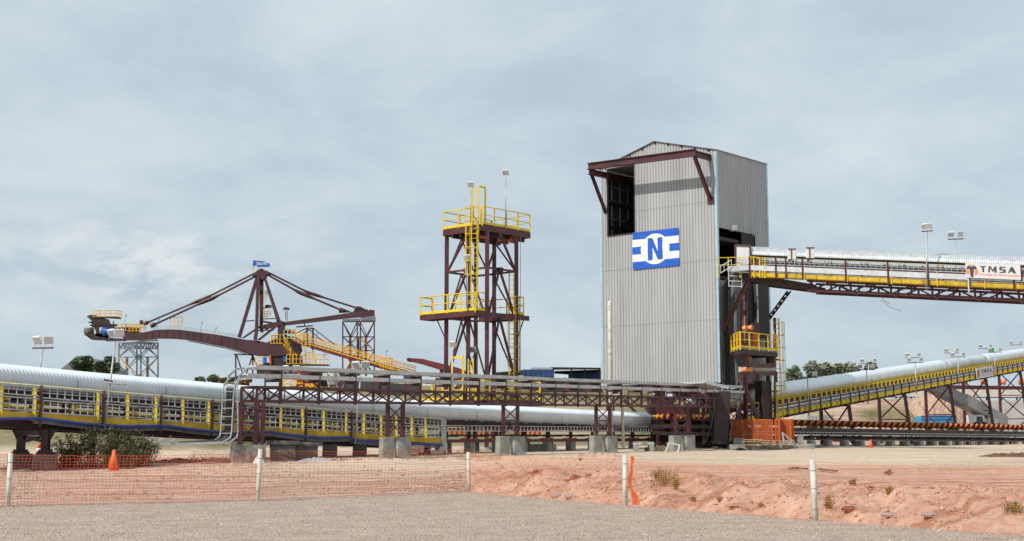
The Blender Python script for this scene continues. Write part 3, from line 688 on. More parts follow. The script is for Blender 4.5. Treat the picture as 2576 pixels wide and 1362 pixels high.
# girder: solid at the tower end, open lattice further out
mb = MB(); s1 = G.sof(1905, .9, 12); s2 = G.sof(2030, .9, 12)
for t in (.9, 3.1):
    mb.hexa([G.pt(-.2, t, -.42), G.pt(s1, t, -.50), G.pt(s1, t+.12, -.50), G.pt(-.2, t+.12, -.42), G.pt(-.2, t, .0), G.pt(s1, t, .0), G.pt(s1, t+.12, .0), G.pt(-.2, t+.12, .0)])
    mb.hexa([G.pt(s1, t, -.62), G.pt(s2+.6, t, -.92), G.pt(s2+.6, t+.12, -.92), G.pt(s1, t+.12, -.62), G.pt(s1, t, .0), G.pt(s2+.6, t, -.5), G.pt(s2+.6, t+.12, -.5), G.pt(s1, t+.12, .0)])
mb.build('girder_web', 'maroon_dark', gal)
mb = MB(); step = 1.28; hb = lin((s2, -.88), (s2+10, -.84))
for t in (.9, 3.1):
    mb.bar(G.pt(s2, t, hb(s2)), G.pt(GL, t, hb(GL)), .16, .17); mb.bar(G.pt(s2, t, -.26), G.pt(GL, t, -.26), .14, .14)
    s = s2+.3; k = 0
    while s+step < GL:
        mb.bar(G.pt(s, t, hb(s)), G.pt(s, t, -.26), .11)
        if k % 2 == 0: mb.bar(G.pt(s, t, hb(s)), G.pt(s+step, t, -.26), .09)
        else: mb.bar(G.pt(s, t, -.26), G.pt(s+step, t, hb(s)), .09)
        s += step; k += 1
s = s2+.3
while s < GL: mb.bar(G.pt(s, .9, hb(s)), G.pt(s, 3.1, hb(s)), .09); mb.bar(G.pt(s, -.05, -.24), G.pt(s, .9, -.6), .06); s += step*2
mb.build('truss', 'maroon', gal)
# knee braces back to the building
mb = MB(); mb.ibeam(G.pt(.9, .9, -.45), B(-.05, .25, Zp(835, 90)), .2, .2, .03); mb.build('brace', 'maroon', gal)
mb = MB(); a = G.pt(G.sof(1985, 3.1, 11), 3.1, -.85); b = B(-.05, S_-.4, Zp(800, 94.5))
for d in (-.12, .12): mb.bar(a+V(d, 0, 0), b+V(d, 0, 0), .06, .1)
for k in range(6): q = a.lerp(b, (k+.5)/6); mb.bar(q-V(.12, 0, 0), q+V(.12, 0, 0), .05, .25)
mb.build('lattice_brace', 'maroon_dark', gal)
# short cable tray feeder at the tower end
mb = MB(); F3 = Fr((G.pt(-.9, .6).x, G.pt(-.9, .6).y), (G.pt(.5, .6)-G.pt(-.9, .6)).to_2d(), lambda s: GZ(0)+.25)
for h in (.05, .5):
    mb.bar(F3.pt(0, -.1, h-.25), F3.pt(.8, -.1, h+.15), .035, .05)
for k in range(4): mb.bar(F3.pt(k*.26, -.1, -.25+k*.13+.0), F3.pt(k*.26, -.1, .3+k*.13), .035, .03)
for s in (0, .9): mb.bar(G.pt(-.35+s, .55, -.95), G.pt(-.35+s, .55, .2), .05)
for h in (-.9, -.55, -.2): mb.bar(G.pt(-.35, .55, h), G.pt(.55, .55, h), .04)
mb.build('cable_ladder', 'galv_bright', gal)
# ---- sign on the gallery
def text_mesh(name, body, size, m, parent, org, ax, up, nrm, ext=.01, off=0., xs_=1.0, sp=1.0):
    cu = bpy.data.curves.new(name, 'FONT'); cu.body = body; cu.size = 1; cu.extrude = 0; cu.offset = off; cu.space_character = sp
    ob = bpy.data.objects.new(name, cu); dg = bpy.context.evaluated_depsgraph_get(); COL.objects.link(ob); dg.update()
    me_ = bpy.data.meshes.new_from_object(ob.evaluated_get(dg)); bpy.data.objects.remove(ob)
    if xs_ < 0: xs_ = -xs_/(max(v.co.x for v in me_.vertices)*size)      # negative: stretch to that width
    vs = [org+ax*v.co.x*size*xs_+up*v.co.y*size+nrm*ext for v in me_.vertices]
    mb = MB(); mb.v = [tuple(v) for v in vs]; mb.f = [tuple(p.vertices) for p in me_.polygons]; mb.mi = [0]*len(mb.f)
    return mb.build(name, m, parent)
def tmsa_sign(fr, sx0, sx1, t, h0, h1, label, origin_px=None):
    sg = thing('company_sign', label, 'sign', fr.pt(sx0, t, h0), 'company signs on the conveyors')
    mb = MB(); slab(mb, fr, sx0, sx1, t-.05, t, h0, h1); mb.build('board', 'sign_grey', sg)
    a = fr.pt(sx0, t-.058, h0); ax = (fr.pt(sx1, t-.058, h0)-a); Wd = ax.length; ax.normalize(); up = V(0, 0, 1); nr = -fr.n; H = h1-h0
    # emblem: dark T on an orange disc split by grey gaps
    c = a+ax*(Wd*.115)+up*(H*.50); r = H*.40
    def seg(pts, m): MB().prism([c+ax*x*r+up*y*r for x, y in pts], nr*.012).build('emblem', m, sg)
    def arc(a0, a1, n=8, rr=1.): return [(rr*math.cos(math.radians(a0+(a1-a0)*i/n)), rr*math.sin(math.radians(a0+(a1-a0)*i/n))) for i in range(n+1)]
    seg([(.06, .74), (.70, .72)]+arc(48, 80), 'sign_orange'); seg([(-.70, .72), (-.06, .74)]+[(-x, y) for x, y in reversed(arc(48, 80))], 'sign_orange')
    seg([(-.90, .22), (-.66, .66), (.66, .66), (.90, .22), (.32, .22), (.24, -1.1), (-.24, -1.1), (-.32, .22)], 'sign_dark')
    seg([(.46, .12)]+[(x, y) for x, y in reversed(arc(-52, 7))]+[(.46, -.7)], 'sign_orange'); seg([(-.46, .12)]+[(-x, y) for x, y in reversed(arc(-52, 7))]+[(-.46, -.7)], 'sign_orange')
    LT_ = {'T': [(0, 1), (1, 1), (1, .86), (.68, .84), (.68, 0), (.34, 0), (.34, .84), (0, .86)], 'M': [(0, 0), (.08, 1), (.34, 1), (.56, .42), (.78, 1), (1, 1), (1, 0), (.74, 0), (.74, .52), (.60, .12), (.50, .12), (.27, .72), (.18, 0)],
           'S': [(1, 1), (.2, 1), (0, .85), (0, .52), (.15, .42), (.62, .42), (.62, .16), (0, .14), (0, 0), (.82, 0), (1, .14), (1, .50), (.86, .60), (.36, .60), (.36, .84), (1, .86)], 'A': [(0, 0), (.16, 0), (.28, .26), (.56, .26), (.64, 0), (1, 0), (.66, 1), (.36, 1)]}
    for ch, cx0, cw in (('T', .272, .105), ('M', .415, .155), ('S', .62, .115), ('A', .775, .145)):
        MB().prism([a+ax*Wd*(cx0+cw*x)+up*H*(.42+.40*y) for x, y in LT_[ch]], nr*.012).build('lettering', 'sign_dark', sg)
    for wd_, x_, w_ in (('Tecnologia', .239, .255), ('em', .510, .074), ('Movimenta\u00e7\u00e3o', .603, .375)):
        text_mesh('tagline_word', wd_, H*.17, 'sign_orange', sg, a+ax*Wd*x_+up*H*.21, ax, up, nr, .012, .008, -(Wd*w_))
    return sg, a, ax
s0 = G.sof(2428.5, -.22, 12); s1_ = G.sof(2566, -.22, 12)
sgn, a, ax = tmsa_sign(G, s0, s1_, -.2, .30, 1.22, 'large grey TMSA sign with orange and black disc on the elevated gallery rail')
mb = MB(); mb.bar(G.pt(s0+.12, -.16, -.6), G.pt(s0+.12, -.16, .32), .06); mb.build('bracket', 'white', sgn)
mb = MB(); mb.bar(G.pt(s1_+.03, -.2, .2), G.pt(s1_+.03, -.2, 1.22), .06); mb.build('side_post', 'maroon', sgn)
# ================================================================ floodlights
def lamp_head(parent, c, ax, tilt, sc_=1., m='lamp_white'):
    """box shaped floodlight: sloping housing, glass on the front, stirrup"""
    c = Vector(c); a = Vector(ax).normalized(); f = Vector((a.y, -a.x, 0))
    if f.y > 0: f = -f
    f = (f*math.cos(tilt)+V(0, 0, -1)*math.sin(tilt)).normalized(); u = a.cross(f).normalized()
    if u.z < 0: u = -u
    w2 = .25*sc_; h2 = .22*sc_; mb = MB(); o = []
    for d, k in ((-.16*sc_, .72), (.08*sc_, 1.)):
        for i, j in ((-1, -1), (1, -1), (1, 1), (-1, 1)): o.append(c+f*d+a*i*w2*k+u*j*h2*k)
    mb.hexa(o); hd = bev(mb.build('lamp_head', m, parent), .02*sc_, 2)
    mb = MB(); mb.hexa([c+f*(.081*sc_+e)+a*i*w2*.86+u*j*h2*.82 for e in (0, .012) for i, j in ((-1, -1), (1, -1), (1, 1), (-1, 1))]); mb.build('lens', 'lens', hd)
    mb = MB()
    for i in (-1, 1): mb.bar(c+a*i*w2*.7-V(0, 0, .36*sc_), c+a*i*w2*.7, .025*sc_)
    mb.builds('stirrup', 'galv', hd)
def mast(label, base, top, heads, group='floodlight masts', ax=(1, 0, 0), sp=.55, sc_=1., r=.045, arm='maroon', name='floodlight_mast'):
    t = thing(name, label, 'floodlight', base, group)
    MB().tube([base, top], [r, r*.75], 8).build('pole', 'galv', t, True)
    A_ = Vector(ax).normalized()
    if heads > 1:
        w = sp*(heads-1)/2+.22; MB().bar(top-A_*w, top+A_*w, .07, .06).build('cross_arm', arm, t)
    for k in range(heads):
        q = (k-(heads-1)/2)*2*sp/ (1 if heads == 1 else 1) *.5
        lamp_head(t, top+A_*q*1.0+V(0, 0, .42*sc_), (A_+V(0, .25*(1 if k else -1), 0)).normalized() if heads > 1 else A_, .35+(.25 if k == 0 else 0), sc_)
    return t
def mast_px(label, pb, pt_, Y, heads=2, Yt=None, **kw): return mast(label, P(pb[0], pb[1], Y), P(pt_[0], pt_[1], Yt or Y), heads, **kw)
GLamp = 'floodlight masts along the conveyors'
q = G.sof(2328, -.15, 12); b = G.pt(q, -.18, -.6)
mast('tall single floodlight mast fixed to the near rail of the elevated gallery', b, P(2332.5, 582, b.y), 2, GLamp, (.5, -.3, 0), .26, .8)
b = G.pt(G.sof(2403, 3.5, 13), 3.5, 0); mast('double floodlight mast behind the silver arched cover of the elevated gallery', b, P(2404, 602, b.y), 2, GLamp, (1, -.2, 0), .55, .8)
for k, px in enumerate((1988, 2034)):
    s = G.sof(px-8+6, -.12, 13); b = G.pt(s, -.12, .9); t = thing('floodlight', ['square white floodlight on a maroon gallery post, the one nearer the clad building', 'square white floodlight on a maroon gallery post, the one farther from the clad building'][k], 'floodlight', b, 'square floodlights on the gallery')
    tp = P(px+4, [645, 642][k], b.y-.1); MB().bar(b, tp-V(.1, 0, .1), .1, .08).build('post', 'maroon', t)
    mb = MB(); mb.hexa([tp+V(x*.27, y, z*.33+.12) for y in (-.05, .05) for (x, z) in ((-1, -1), (1, -1), (1, 1), (-1, 1))]); bev(mb.build('lamp_head', 'white', t), .02)
    mb = MB(); mb.bar(tp+V(-.05, -.09, -.3), tp+V(-.05, -.09, .5), .05); mb.bar(tp+V(-.27, -.09, .47), tp+V(.3, -.09, .47), .05); mb.build('bracket', 'maroon', t)
for k, (px, py) in enumerate(((1837, 578), (1892, 590))):
    v = bv(px, 15, 0); z = Zp(py, (BC+D2*v).y); t = thing('wall_floodlight', ['small white floodlight on the wall above the left side of the conveyor doorway', 'small white floodlight on the wall above the right side of the conveyor doorway'][k], 'floodlight', B(0, v, z-.2), 'wall floodlights over the conveyor doorway')
    lamp_head(t, B(-.4, v, z+.1), (1, 0, 0), .3, .7); MB().bar(B(0, v, z-.1), B(-.4, v, z-.1), .05).build('wall_arm', 'galv', t)
# ================================================================ belt take-up unit beside the building
tk = thing('belt_takeup_unit', 'maroon belt take-up frame with yellow railed platform and black chutes beside the building', 'machine', B(-1.5, 3.5, .6))
Yt = lambda px, u=-1.4: (BC+D1*u+D2*bv(px, 8, u)).y
def T(px, py, u=-1.4): v = bv(px, 8, u); q = BC+D1*u+D2*v; z = Zp(py, q.y); v = bv(px, z, u); return B(u, v, Zp(py, (BC+D1*u+D2*v).y))
mb = MB(); mb.tube([T(1876, 1085, -1.9), T(1874, 700, -1.9)], .17, 14); mb.build('mast', 'maroon', tk, True)
mb = MB(); mb.bar(T(1934, 1060, -.6), T(1928, 715, -.6), .22, .3); mb.bar(T(1950, 1060, -1.2), T(1949, 800, -1.2), .16, .2); mb.bar(T(1868, 965, -.5), T(1908, 1056, -1.2), .28); mb.bar(T(1866, 965, -1), T(1850, 1075, -1.6), .16); mb.builds('column', 'maroon_dark', tk)
# hanging black chutes
for a_, b_, y0, y1, u in ((1881, 1907, 712, 830, -.9), (1909, 1936, 712, 852, -1.3)):
    p = T(a_, y1, u); q = T(b_, y1, u); z = T(a_, y0, u).z
    MB().prism([p, q, V(q.x, q.y, z), V(p.x, p.y, z)], D1*.35).build('chute', 'shade_net', tk)
p = T(1919, 1056, -1.0); q = T(1943, 1056, -1.0); z = T(1919, 958, -1).z
MB().prism([p, q, V(q.x, q.y, z), V(p.x, p.y, z)], D1*.6).build('chute', 'maroon_dark', tk)
mb = MB(); mb.tube([T(1904, 705, -1.4), T(1907, 812, -1.4)], .05, 6); mb.tube([T(1868, 715, -1.6), T(1871, 790, -1.6)], .05, 6); mb.builds('hanger_rod', 'galv', tk)
MB().bar(T(1869, 790, -1.7), T(1870, 830, -1.7), .12).build('cylinder', 'guard_orange', tk)
mb = MB()
for px, py in ((1870, 826), (1884, 825), (1870, 930), (1884, 930)):
    c = T(px, py, -2.1); mb.tube([c, c-D1*.25, ], .16, 14)
mb.builds('roller', 'orange_pale', tk, True)
mb = MB()
for px, py in ((1870, 826), (1884, 825), (1870, 930), (1884, 930)): c = T(px, py, -2.1)-D1*.255; mb.tube([c, c-D1*.01], .06, 10)
mb.builds('roller_bore', 'maroon_dark', tk)
# platform
zpf = T(1900, 882, -1.6).z; va = bv(1845, zpf, -1.5); vb = bv(1952, zpf, -1.5)
va = bv(1843, zpf, -.5); u0 = -2.6
c0 = B(-.4, va, zpf); c1 = B(u0, bv(1868, zpf, u0)-0.3, zpf); vv = bv(1888, zpf, u0)+.2; c1b = B(u0, vv, zpf); c2 = B(u0, bv(1955, zpf, u0), zpf); c3 = B(-.4, bv(1955, zpf, u0), zpf)
MB().prism([c0-V(0, 0, .12), c1-V(0, 0, .12), c2-V(0, 0, .12), c3-V(0, 0, .12)], V(0, 0, .08)).build('platform_deck', 'galv_dark', tk)
mb = MB()
for a, b in ((c0, c1), (c1, c2), (c2, c3)): mb.bar(a-V(0, 0, .3), b-V(0, 0, .3), .12, .3)
mb.build('platform_beam', 'maroon_dark', tk)
handrail(tk, [c0, c1, c2], 1.05, 1.1, .035, 'yellow', True, .10)
mb = MB(); mb.hexa([T(x, y, u) for u in (-.9, -1.5) for x, y in ((1852, 874), (1866, 874), (1866, 838), (1852, 838))]); mb.hexa([T(x, y, u) for u in (-1.0, -1.7) for x, y in ((1894, 874), (1911, 874), (1911, 838), (1894, 838))]); mb.hexa([T(x, y, u) for u in (-.9, -1.3) for x, y in ((1944, 876), (1953, 876), (1953, 842), (1944, 842))])
mb.builds('guard', 'guard_orange', tk)
mb = MB()
for x0 in (1852, 1857, 1862, 1894, 1900, 1906): mb.bar(T(x0, 874, -2.0), T(x0, 838, -2.0), .03)
mb.builds('guard_bar', 'orange', tk)
# counterweight box and lower frame
mb = MB(); a = T(1889, 935, -1.8); b = T(1952, 935, -1.8)
mb.prism([a, b, b+V(0, 0, .35), a+V(0, 0, .35)], D1*1.0); mb.build('counterweight', 'concrete_pale', tk)
mb = MB()
for y, x0, x1 in ((940, 1865, 1954), (920, 1880, 1948), (890, 1855, 1952)): mb.bar(T(x0, y, -1.9), T(x1, y, -1.9), .14, .3); mb.bar(T(x0+3, y, -.9), T(x1, y, -.9), .14, .3)
mb.bar(T(1906, 942, -1.95), T(1906, 960, -1.95), .2); mb.bar(T(1866, 942, -1.9), T(1867, 960, -1.9), .14); mb.bar(T(1952, 942, -1.9), T(1954, 962, -1.9), .14); mb.bar(T(1884, 920, -1.9), T(1906, 945, -1.95), .12); mb.bar(T(1940, 895, -1.4), T(1940, 940, -1.4), .3)
mb.build('lower_frame', 'maroon', tk)
mb = MB(); mb.bar(T(1886, 898, -1.5), T(1889, 920, -1.5), .22); mb.build('link_plate', 'wood', tk)
mb = MB(); mb.prism([T(1890, 838, -1.6), T(1903, 812, -1.6), T(1912, 812, -1.6), T(1912, 845, -1.6)], D1*.5); mb.build('hopper', 'maroon_dark', tk)
# long yellow caged ladder
l0 = T(1962, 1056, -2.0); l1 = T(1955, 800, -2.0)
ld = thing('access_ladder', 'tall yellow caged ladder rising from the orange guards to the take-up platform', 'ladder', l0)
ladder(ld, l0, V(l0.x-.1, l0.y, l1.z), D2, -D1, .45, (l0.z+1.5, l1.z-.3), 'yellow_dirt_shade', .03)
mb = MB()
for y in (905, 985): mb.bar(T(1944, y, -1.2), T(1958, y, -2.0), .14)
mb.builds('stay', 'yellow_dirt_shade', ld)
# ================================================================ long covered conveyor on the left (walkway side towards the camera)
EA = V(2290/F, 1, 0).normalized()
a0 = P(0, 963, 46.9)
AF = Fr((a0.x, a0.y), (EA.x, EA.y), lambda s: 0)
_p = []
for px, py in ((0, 963.2), (108, 973), (408, 996.5), (539, 1006.8), (671, 1017), (773, 1027.5), (887, 1035), (1115, 1054.5)):
    s = AF.sof(px, 0, 2.8); _p.append((s, Zp(py, AF.pt(s).y)-1.0))
# smooth the measured height line
_n = len(_p); mx = sum(p[0] for p in _p)/_n; my = sum(p[1] for p in _p)/_n; kk = sum((p[0]-mx)*(p[1]-my) for p in _p)/sum((p[0]-mx)**2 for p in _p)
AF.zf = lin((0, my-kk*mx), (1, my-kk*mx+kk))
AS0 = AF.sof(-90, 0, 3); AS1 = AF.sof(1112, 0, 2.4)
ct = []
TC = 2.45
for px, py in ((0, 917), (270, 943), (577, 967.6), (803, 990), (977, 1005), (1256, 1021.5), (1498, 1034), (1632, 1039)):
    s = AF.sof(px, TC, 3.4); ct.append((s, Zp(py, AF.pt(s, TC).y)))
AE = AF.sof(1640, 1.6, 2.6)
def atop(s):            # top of the cover, smoothed
    return sum(interp(ct, s+d) for d in (-3, -1.5, 0, 1.5, 3))/5
AC = Fr(AF.o, (EA.x, EA.y), atop)
ca = thing('covered_conveyor', 'long covered conveyor with silver corrugated arch roof and yellow railed walkway on the left', 'conveyor', AF.pt((AS0+AS1)/2))
cover(ca, AC, AS0, AE, 1.62, 3.28, -.93, -.36, 0, .17, .032, 'cover', 4)
mb = MB(); s = AE-1.0
pr = [AC.pt(AE, 1.62, -1.22)]+[AC.pt(AE, 2.45-.83*math.cos(x), -.62+.62*math.sin(x)) for x in [math.pi*i/14 for i in range(15)]]+[AC.pt(AE, 3.28, -1.22)]
# lap seams every 4.6 m
e = MB(); s = AS0+1.5
while s < AE:
    pts = [AC.pt(s, 1.585, -.94), AC.pt(s, 1.585, -.40)]
    e.hold = False; first = True
    for a, b in zip(pts, pts[1:]): e.bar(a, b, .012, .03); e.hold = True
    s += 4.4
e.hold = False; e.builds('cover_seam', 'galv_dark', ca)
# brackets along the lower edge of the cover
mb = MB(); s = AS0+.4
while s < AE: mb.bar(AC.pt(s, 1.58, -.98), AC.pt(s, 1.58, -.90), .14, .05); s += 1.47
mb.builds('cover_clip', 'galv', ca)
# stringer frame below the cover
mb = MB(); n = 24
def run(mb, fr, s0, s1, t, h, w_, hh, n=20):
    mb.hold = False
    for i in range(n):
        a = lerp(s0, s1, i/n); b = lerp(s0, s1, (i+1)/n); mb.bar(fr.pt(a, t, h), fr.pt(b, t, h), w_, hh); mb.hold = True
    mb.hold = False; return mb
for t in (1.66, 3.24): run(mb, AC, AS0, AE, t, -1.13, .08, .30)
for t in (1.5, 3.4): run(mb, AC, AS0, AE, t, -1.01, .06, .05)
s = AS0+.9
while s < AE:
    zt = AC.pt(s, 0, -1.2).z; zb = (AF.pt(s).z-.1 if s < AS1 else .9+.0)
    if s < AS1:
        for t in (1.66, 3.24): mb.bar(V(*AC.pt(s, t).to_2d(), zt), V(*AC.pt(s, t).to_2d(), zb-.4), .09)
    s += 1.47
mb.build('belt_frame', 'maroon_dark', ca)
# carrying belt, return belt, idlers, chunky dusty brackets, yellow idler guards
mb = MB(); run(mb, AC, AS0, AE, 2.45, -1.03, 1.3, .03); mb.build('carrying_belt', 'rubber', ca)
mb = MB(); run(mb, AF, AS0, AS1, 2.45, .28, 1.3, .03, 8); run(mb, AF, AS0, AS1, 1.5, .42, .16, .05, 8); mb.build('return_belt', 'rubber', ca)
mb = MB(); mb2 = MB(); mb3 = MB(); s = AS0+1.1; k = 0; R = random.Random(5)
while s < AS1-.3:
    mb.tube([AF.pt(s, 1.75, .22), AF.pt(s, 3.1, .22)], .075, 8)
    mb2.bar(AF.pt(s-.12, 1.30, .40), AF.pt(s+.14, 1.30, .40), .08, .34)
    if k % 2: mb2.bar(AF.pt(s+.3, 1.4, .25), AF.pt(s+1.2, 1.4, .22), .07, .05)
    mb3.prism([AF.pt(s-.55, 1.55, .52), AF.pt(s+.1, 1.55, .50), AF.pt(s+.0, 1.55, .68), AF.pt(s-.5, 1.55, .70)], AF.n*.25)
    if k % 3: mb3.prism([AF.pt(s-.3, 1.45, .02), AF.pt(s+.35, 1.45, .0), AF.pt(s+.28, 1.45, .17), AF.pt(s-.22, 1.45, .2)], AF.n*.3)
    s += 1.47; k += 1
mb.builds('return_roller', 'maroon', ca); mb2.builds('idler_bracket', 'yellow', ca); mb3.builds('dust_block', 'clod', ca)
# dark cables lying along the frame
mb = MB(); R = random.Random(9)
for h0, t, r in ((.62, 1.2, .03), (.50, 1.15, .035), (.47, 1.1, .03), (.86, 1.25, .02), (.55, 1.3, .03), (.93, 1.2, .018)):
    pts = []; s = AS0
    while s < AS1: pts.append(AF.pt(s, t, h0+.05*math.sin(s*.9+t*9)+.03*R.uniform(-1, 1))); s += 1.0
    mb.tube(pts, r, 6)
mb.builds('cable', 'rubber', ca, True)
# walkway
mb = MB(); run(mb, AF, AS0, AS1, .48, -.03, .9, .04, 4); mb.build('walkway_deck', 'galv_dark', ca)
mb = MB(); run(mb, AF, AS0, AS1, 0, -.13, .05, .27, 4); run(mb, AF, AS0, AS1, .06, -.25, .14, .03, 4); mb.build('walkway_channel', 'yellow_dirt_shade', ca)
mb = MB(); run(mb, AF, AS0, AS1, .9, -.16, .08, .28, 4); mb.build('inner_channel', 'yellow', ca)
# maroon girders in stepped lengths
mb = MB(); s = AS0; k = 0
while s < AS1-1:
    b = min(s+5.9, AS1-.2)
    for t in (.55, 2.9): mb.ibeam(AF.pt(s, t, -.42), AF.pt(b-.12, t, -.42+.0), .24, .28, .04)
    mb.bar(AF.pt(s+.2, .55, -.42), AF.pt(s+.2, 2.9, -.42), .12, .2)
    s = b+.0; 
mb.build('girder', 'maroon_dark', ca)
# rails: pale top rail, yellow posts, maroon tray posts, galvanised ladder trays
mb = MB(); mb.tube([AF.pt(AS0, -.02, 1.0), AF.pt(AS1, -.02, 1.0)], .032, 8); mb.build('handrail', 'yellow_pale', ca, True)
mb = MB()
ypx = [4.7, 89, 165, 248, 323, 394, 462, 527, 588, 650, 708, 765, 822, 876, 927, 975, 1022, 1068]
for px in [-80]+[zz for zz in (4.7, 89, 248, 323, 394, 462, 527, 588)]: s = AF.sof(px, -.02, 2.8); mb.bar(AF.pt(s, .0, -.28), AF.pt(s, .0, .99), .11, .07)
for zx in (472, 655, 832, 1020, 1168, 1313, 1440, 1570, 1685): px = (900+zx*.4772)*.6289; s = AF.sof(px, -.02, 2.4); mb.bar(AF.pt(s, .0, -.28), AF.pt(s, .0, .99), .11, .07)
mb.builds('rail_post', 'yellow', ca)
mb = MB()
for px in (105, 263, 408, 537, 773, 887): s = AF.sof(px-2, -.08, 2.8); mb.bar(AF.pt(s, -.09, -.50), AF.pt(s, -.09, 1.02), .08, .06)
mb.builds('tray_post', 'maroon', ca)
mb = MB(); R = random.Random(2); s = AS0
marks = [AF.sof(px-2, -.08, 2.8) for px in (105, 263, 408, 537, 651, 773, 887, 1000)]; marks = [AS0]+marks+[AS1]
for a, b in zip(marks, marks[1:]):
    j1 = R.uniform(-.03, .03); j2 = R.uniform(-.03, .03)
    for s_a in (0,):
        ladder_tray(mb, AF, a+.06, b-.06, -.05, .60+j1, .95, .33); mb.bar(AF.pt(a+.06, -.05, .78+j1), AF.pt(b-.06, -.05, .78+j1), .03, .03)
        ladder_tray(mb, AF, a+.1, b-.06, -.07, .06+j2, .50+j2, .33); mb.bar(AF.pt(a+.1, -.07, .26+j2), AF.pt(b-.06, -.07, .26+j2), .03, .03)
mb.build('cable_ladder', 'galv', ca)
mb = MB(); q = AF.pt(AS1, -.03, 0)
mb.prism([AF.pt(AS1-.12, -.06, 1.0), AF.pt(AS1+.3, -.06, 1.0), AF.pt(AS1+.3, -.06, -.45), AF.pt(AS1-.05, -.06, -.3)], AF.n*.03)
mb.prism([AF.pt(AS1-.0, -.07, -.2), AF.pt(AS1+.3, -.07, -.45), AF.pt(AS1+.0, -.07, -.8), AF.pt(AS1-.9, -.07, -.78), AF.pt(AS1-1.2, -.07, -.55), AF.pt(AS1-.9, -.07, -.6), AF.pt(AS1-.4, -.07, -.66)], AF.n*.03)
mb.build('tray_end', 'galv', ca)
# sagging blue hose under the channel
mb = MB(); pts = []; s = AS0
while s < AF.sof(880, 0, 2): pts.append(AF.pt(s, -.1, -.18-.13*abs(math.sin((s-marks[1])*math.pi/5.8)))); s += .45
while s < AS1: pts.append(AF.pt(s, -.1, -.33-.05*abs(math.sin((s-marks[1])*math.pi/5.8)))); s += .45
mb.tube(pts, .055, 8); tag(mb.build('blue_hose', 'blue_pipe', None, True), 'sagging dark blue hose slung along the yellow channel of the long covered conveyor', 'hose')
mb = MB()
for k in range(3): mb.tube([p+V(0, .12, -.06-.05*k) for p in pts[6:]], .025, 6)
mb.builds('conduit', 'galv_dark', ca, True)
# bent legs (pairs across the conveyor)
def bent(px, z_top=None, wd=.30, dark='maroon_dark', zoff=-.56, tn=.35, tf=2.9):
    s = AF.sof(px, tn, 1.2); zt = AF.pt(s, 0, zoff).z if z_top is None else z_top; q = []
    for t in (tn, tf): p = AF.pt(s, t); q.append(V(p.x, p.y, ground_z(p.x, p.y)))
    return s, zt, q
s, zt, q = bent(115, tf=1.85)
for i, p in enumerate(q):
    zp = p.z+.55
    concrete_pier(p, .85, .85, p.z, zp, (1, .3), 'dark concrete block under the %s conveyor leg left of the bush' % ['near', 'far'][i], 'concrete footings of the covered conveyor', 'concrete_dark')
    mb = MB(); mb.bar(V(p.x, p.y, zp), V(p.x, p.y, zt), .26)
    for dz, ww in ((.04, .62), (.12, .5)): mb.box((p.x, p.y, zp+dz), (ww, ww, .08), (1, .3))
    mb.prism([V(p.x-.15, p.y-.04, zt-.4), V(p.x+.15, p.y-.04, zt-.4), V(p.x+.36, p.y-.04, zt), V(p.x-.36, p.y-.04, zt)], V(0, .1, 0)); mb.build('leg', 'maroon_dark', ca)
mb = MB(); zb = q[0].z+.55
mb.bar(V(q[0].x, q[0].y, zt-.12), V(q[1].x, q[1].y, zt-.12), .14, .2); m_ = (q[0]+q[1])/2
mb.bar(V(m_.x, m_.y, zt-.35), V(q[0].x, q[0].y, zb+.45), .1); mb.bar(V(m_.x, m_.y, zt-.35), V(q[1].x, q[1].y, zb+.45), .1); mb.bar(V(m_.x, m_.y, zt-.3)-(q[1]-q[0])*.2, V(m_.x, m_.y, zt-.3)+(q[1]-q[0])*.2, .12); mb.build('leg_bracing', 'maroon_dark', ca)
for j, px in enumerate((700, 757)):                 # two stout concrete columns
    p = P(px+10, 1158, 55.5+j*.8); z = AF.zf(AF.sof(px, .5, 2))-.54
    concrete_pier((p.x, p.y), 1.0, .9, .25, z-.12, (1, .25), ['stout dark concrete column under the covered conveyor, just right of the cable bridge end', 'stout dark concrete column under the covered conveyor, farther from the cable bridge end'][j], 'stout concrete columns of the covered conveyor', 'concrete_dark', .0)
    mb = MB(); mb.box((p.x, p.y, z-.06), (1.35, 1.1, .16), (1, .25)); tag(bev(mb.build('column_cap', 'concrete_dark', None), .02), ['flat concrete cap on the stout column nearer the cable bridge end', 'flat concrete cap on the stout column farther from the cable bridge end'][j], 'cap')
for j, (px, pb, h, w_) in enumerate(((830, 1140, .62, .62), (905, 1138, .66, .6), (1068, 1130, .62, .55), (1110, 1128, .95, .4))):
    s = AF.sof(px, .5, 1); p = AF.pt(s, .5); g = ground_z(p.x, p.y)
    concrete_pier((p.x, p.y), w_, w_, g, g+h, (1, .25), '%s low dark concrete block under the walkway right of the stout columns' % ORD[j], 'low concrete blocks under the walkway', 'concrete_dark')
    zt = AF.pt(s, 0, -.56).z; mb = MB(); mb.bar(V(p.x, p.y, g+h), V(p.x, p.y, zt), .14); mb.bar(V(p.x, p.y, g+h+.5), V(p.x-.55, p.y-.1, zt), .09) if j in (0,) else None; mb.build('leg', 'maroon_dark', ca)
# low frame under the rest of the cover
s0 = AS1+.2
mb = MB(); k = 0; s = s0+1.8; legs = []
while s < AE+.5:
    for t in (1.66, 3.24):
        p = AC.pt(s, t, 0); g = ground_z(p.x, p.y); mb.bar(V(p.x, p.y, g+.75), V(p.x, p.y, AC.pt(s, 0, -1.2).z), .17)
        concrete_pier((p.x, p.y), .42, .42, g, g+.76, (EA.x, EA.y), 'small concrete block under the %s %s post right of the walkway end' % (ORD[k], 'near' if t < 2 else 'far'), 'concrete blocks under the right half of the covered conveyor', 'concrete')
    s += 2.6; k += 1
mb.builds('leg', 'maroon_dark', ca)
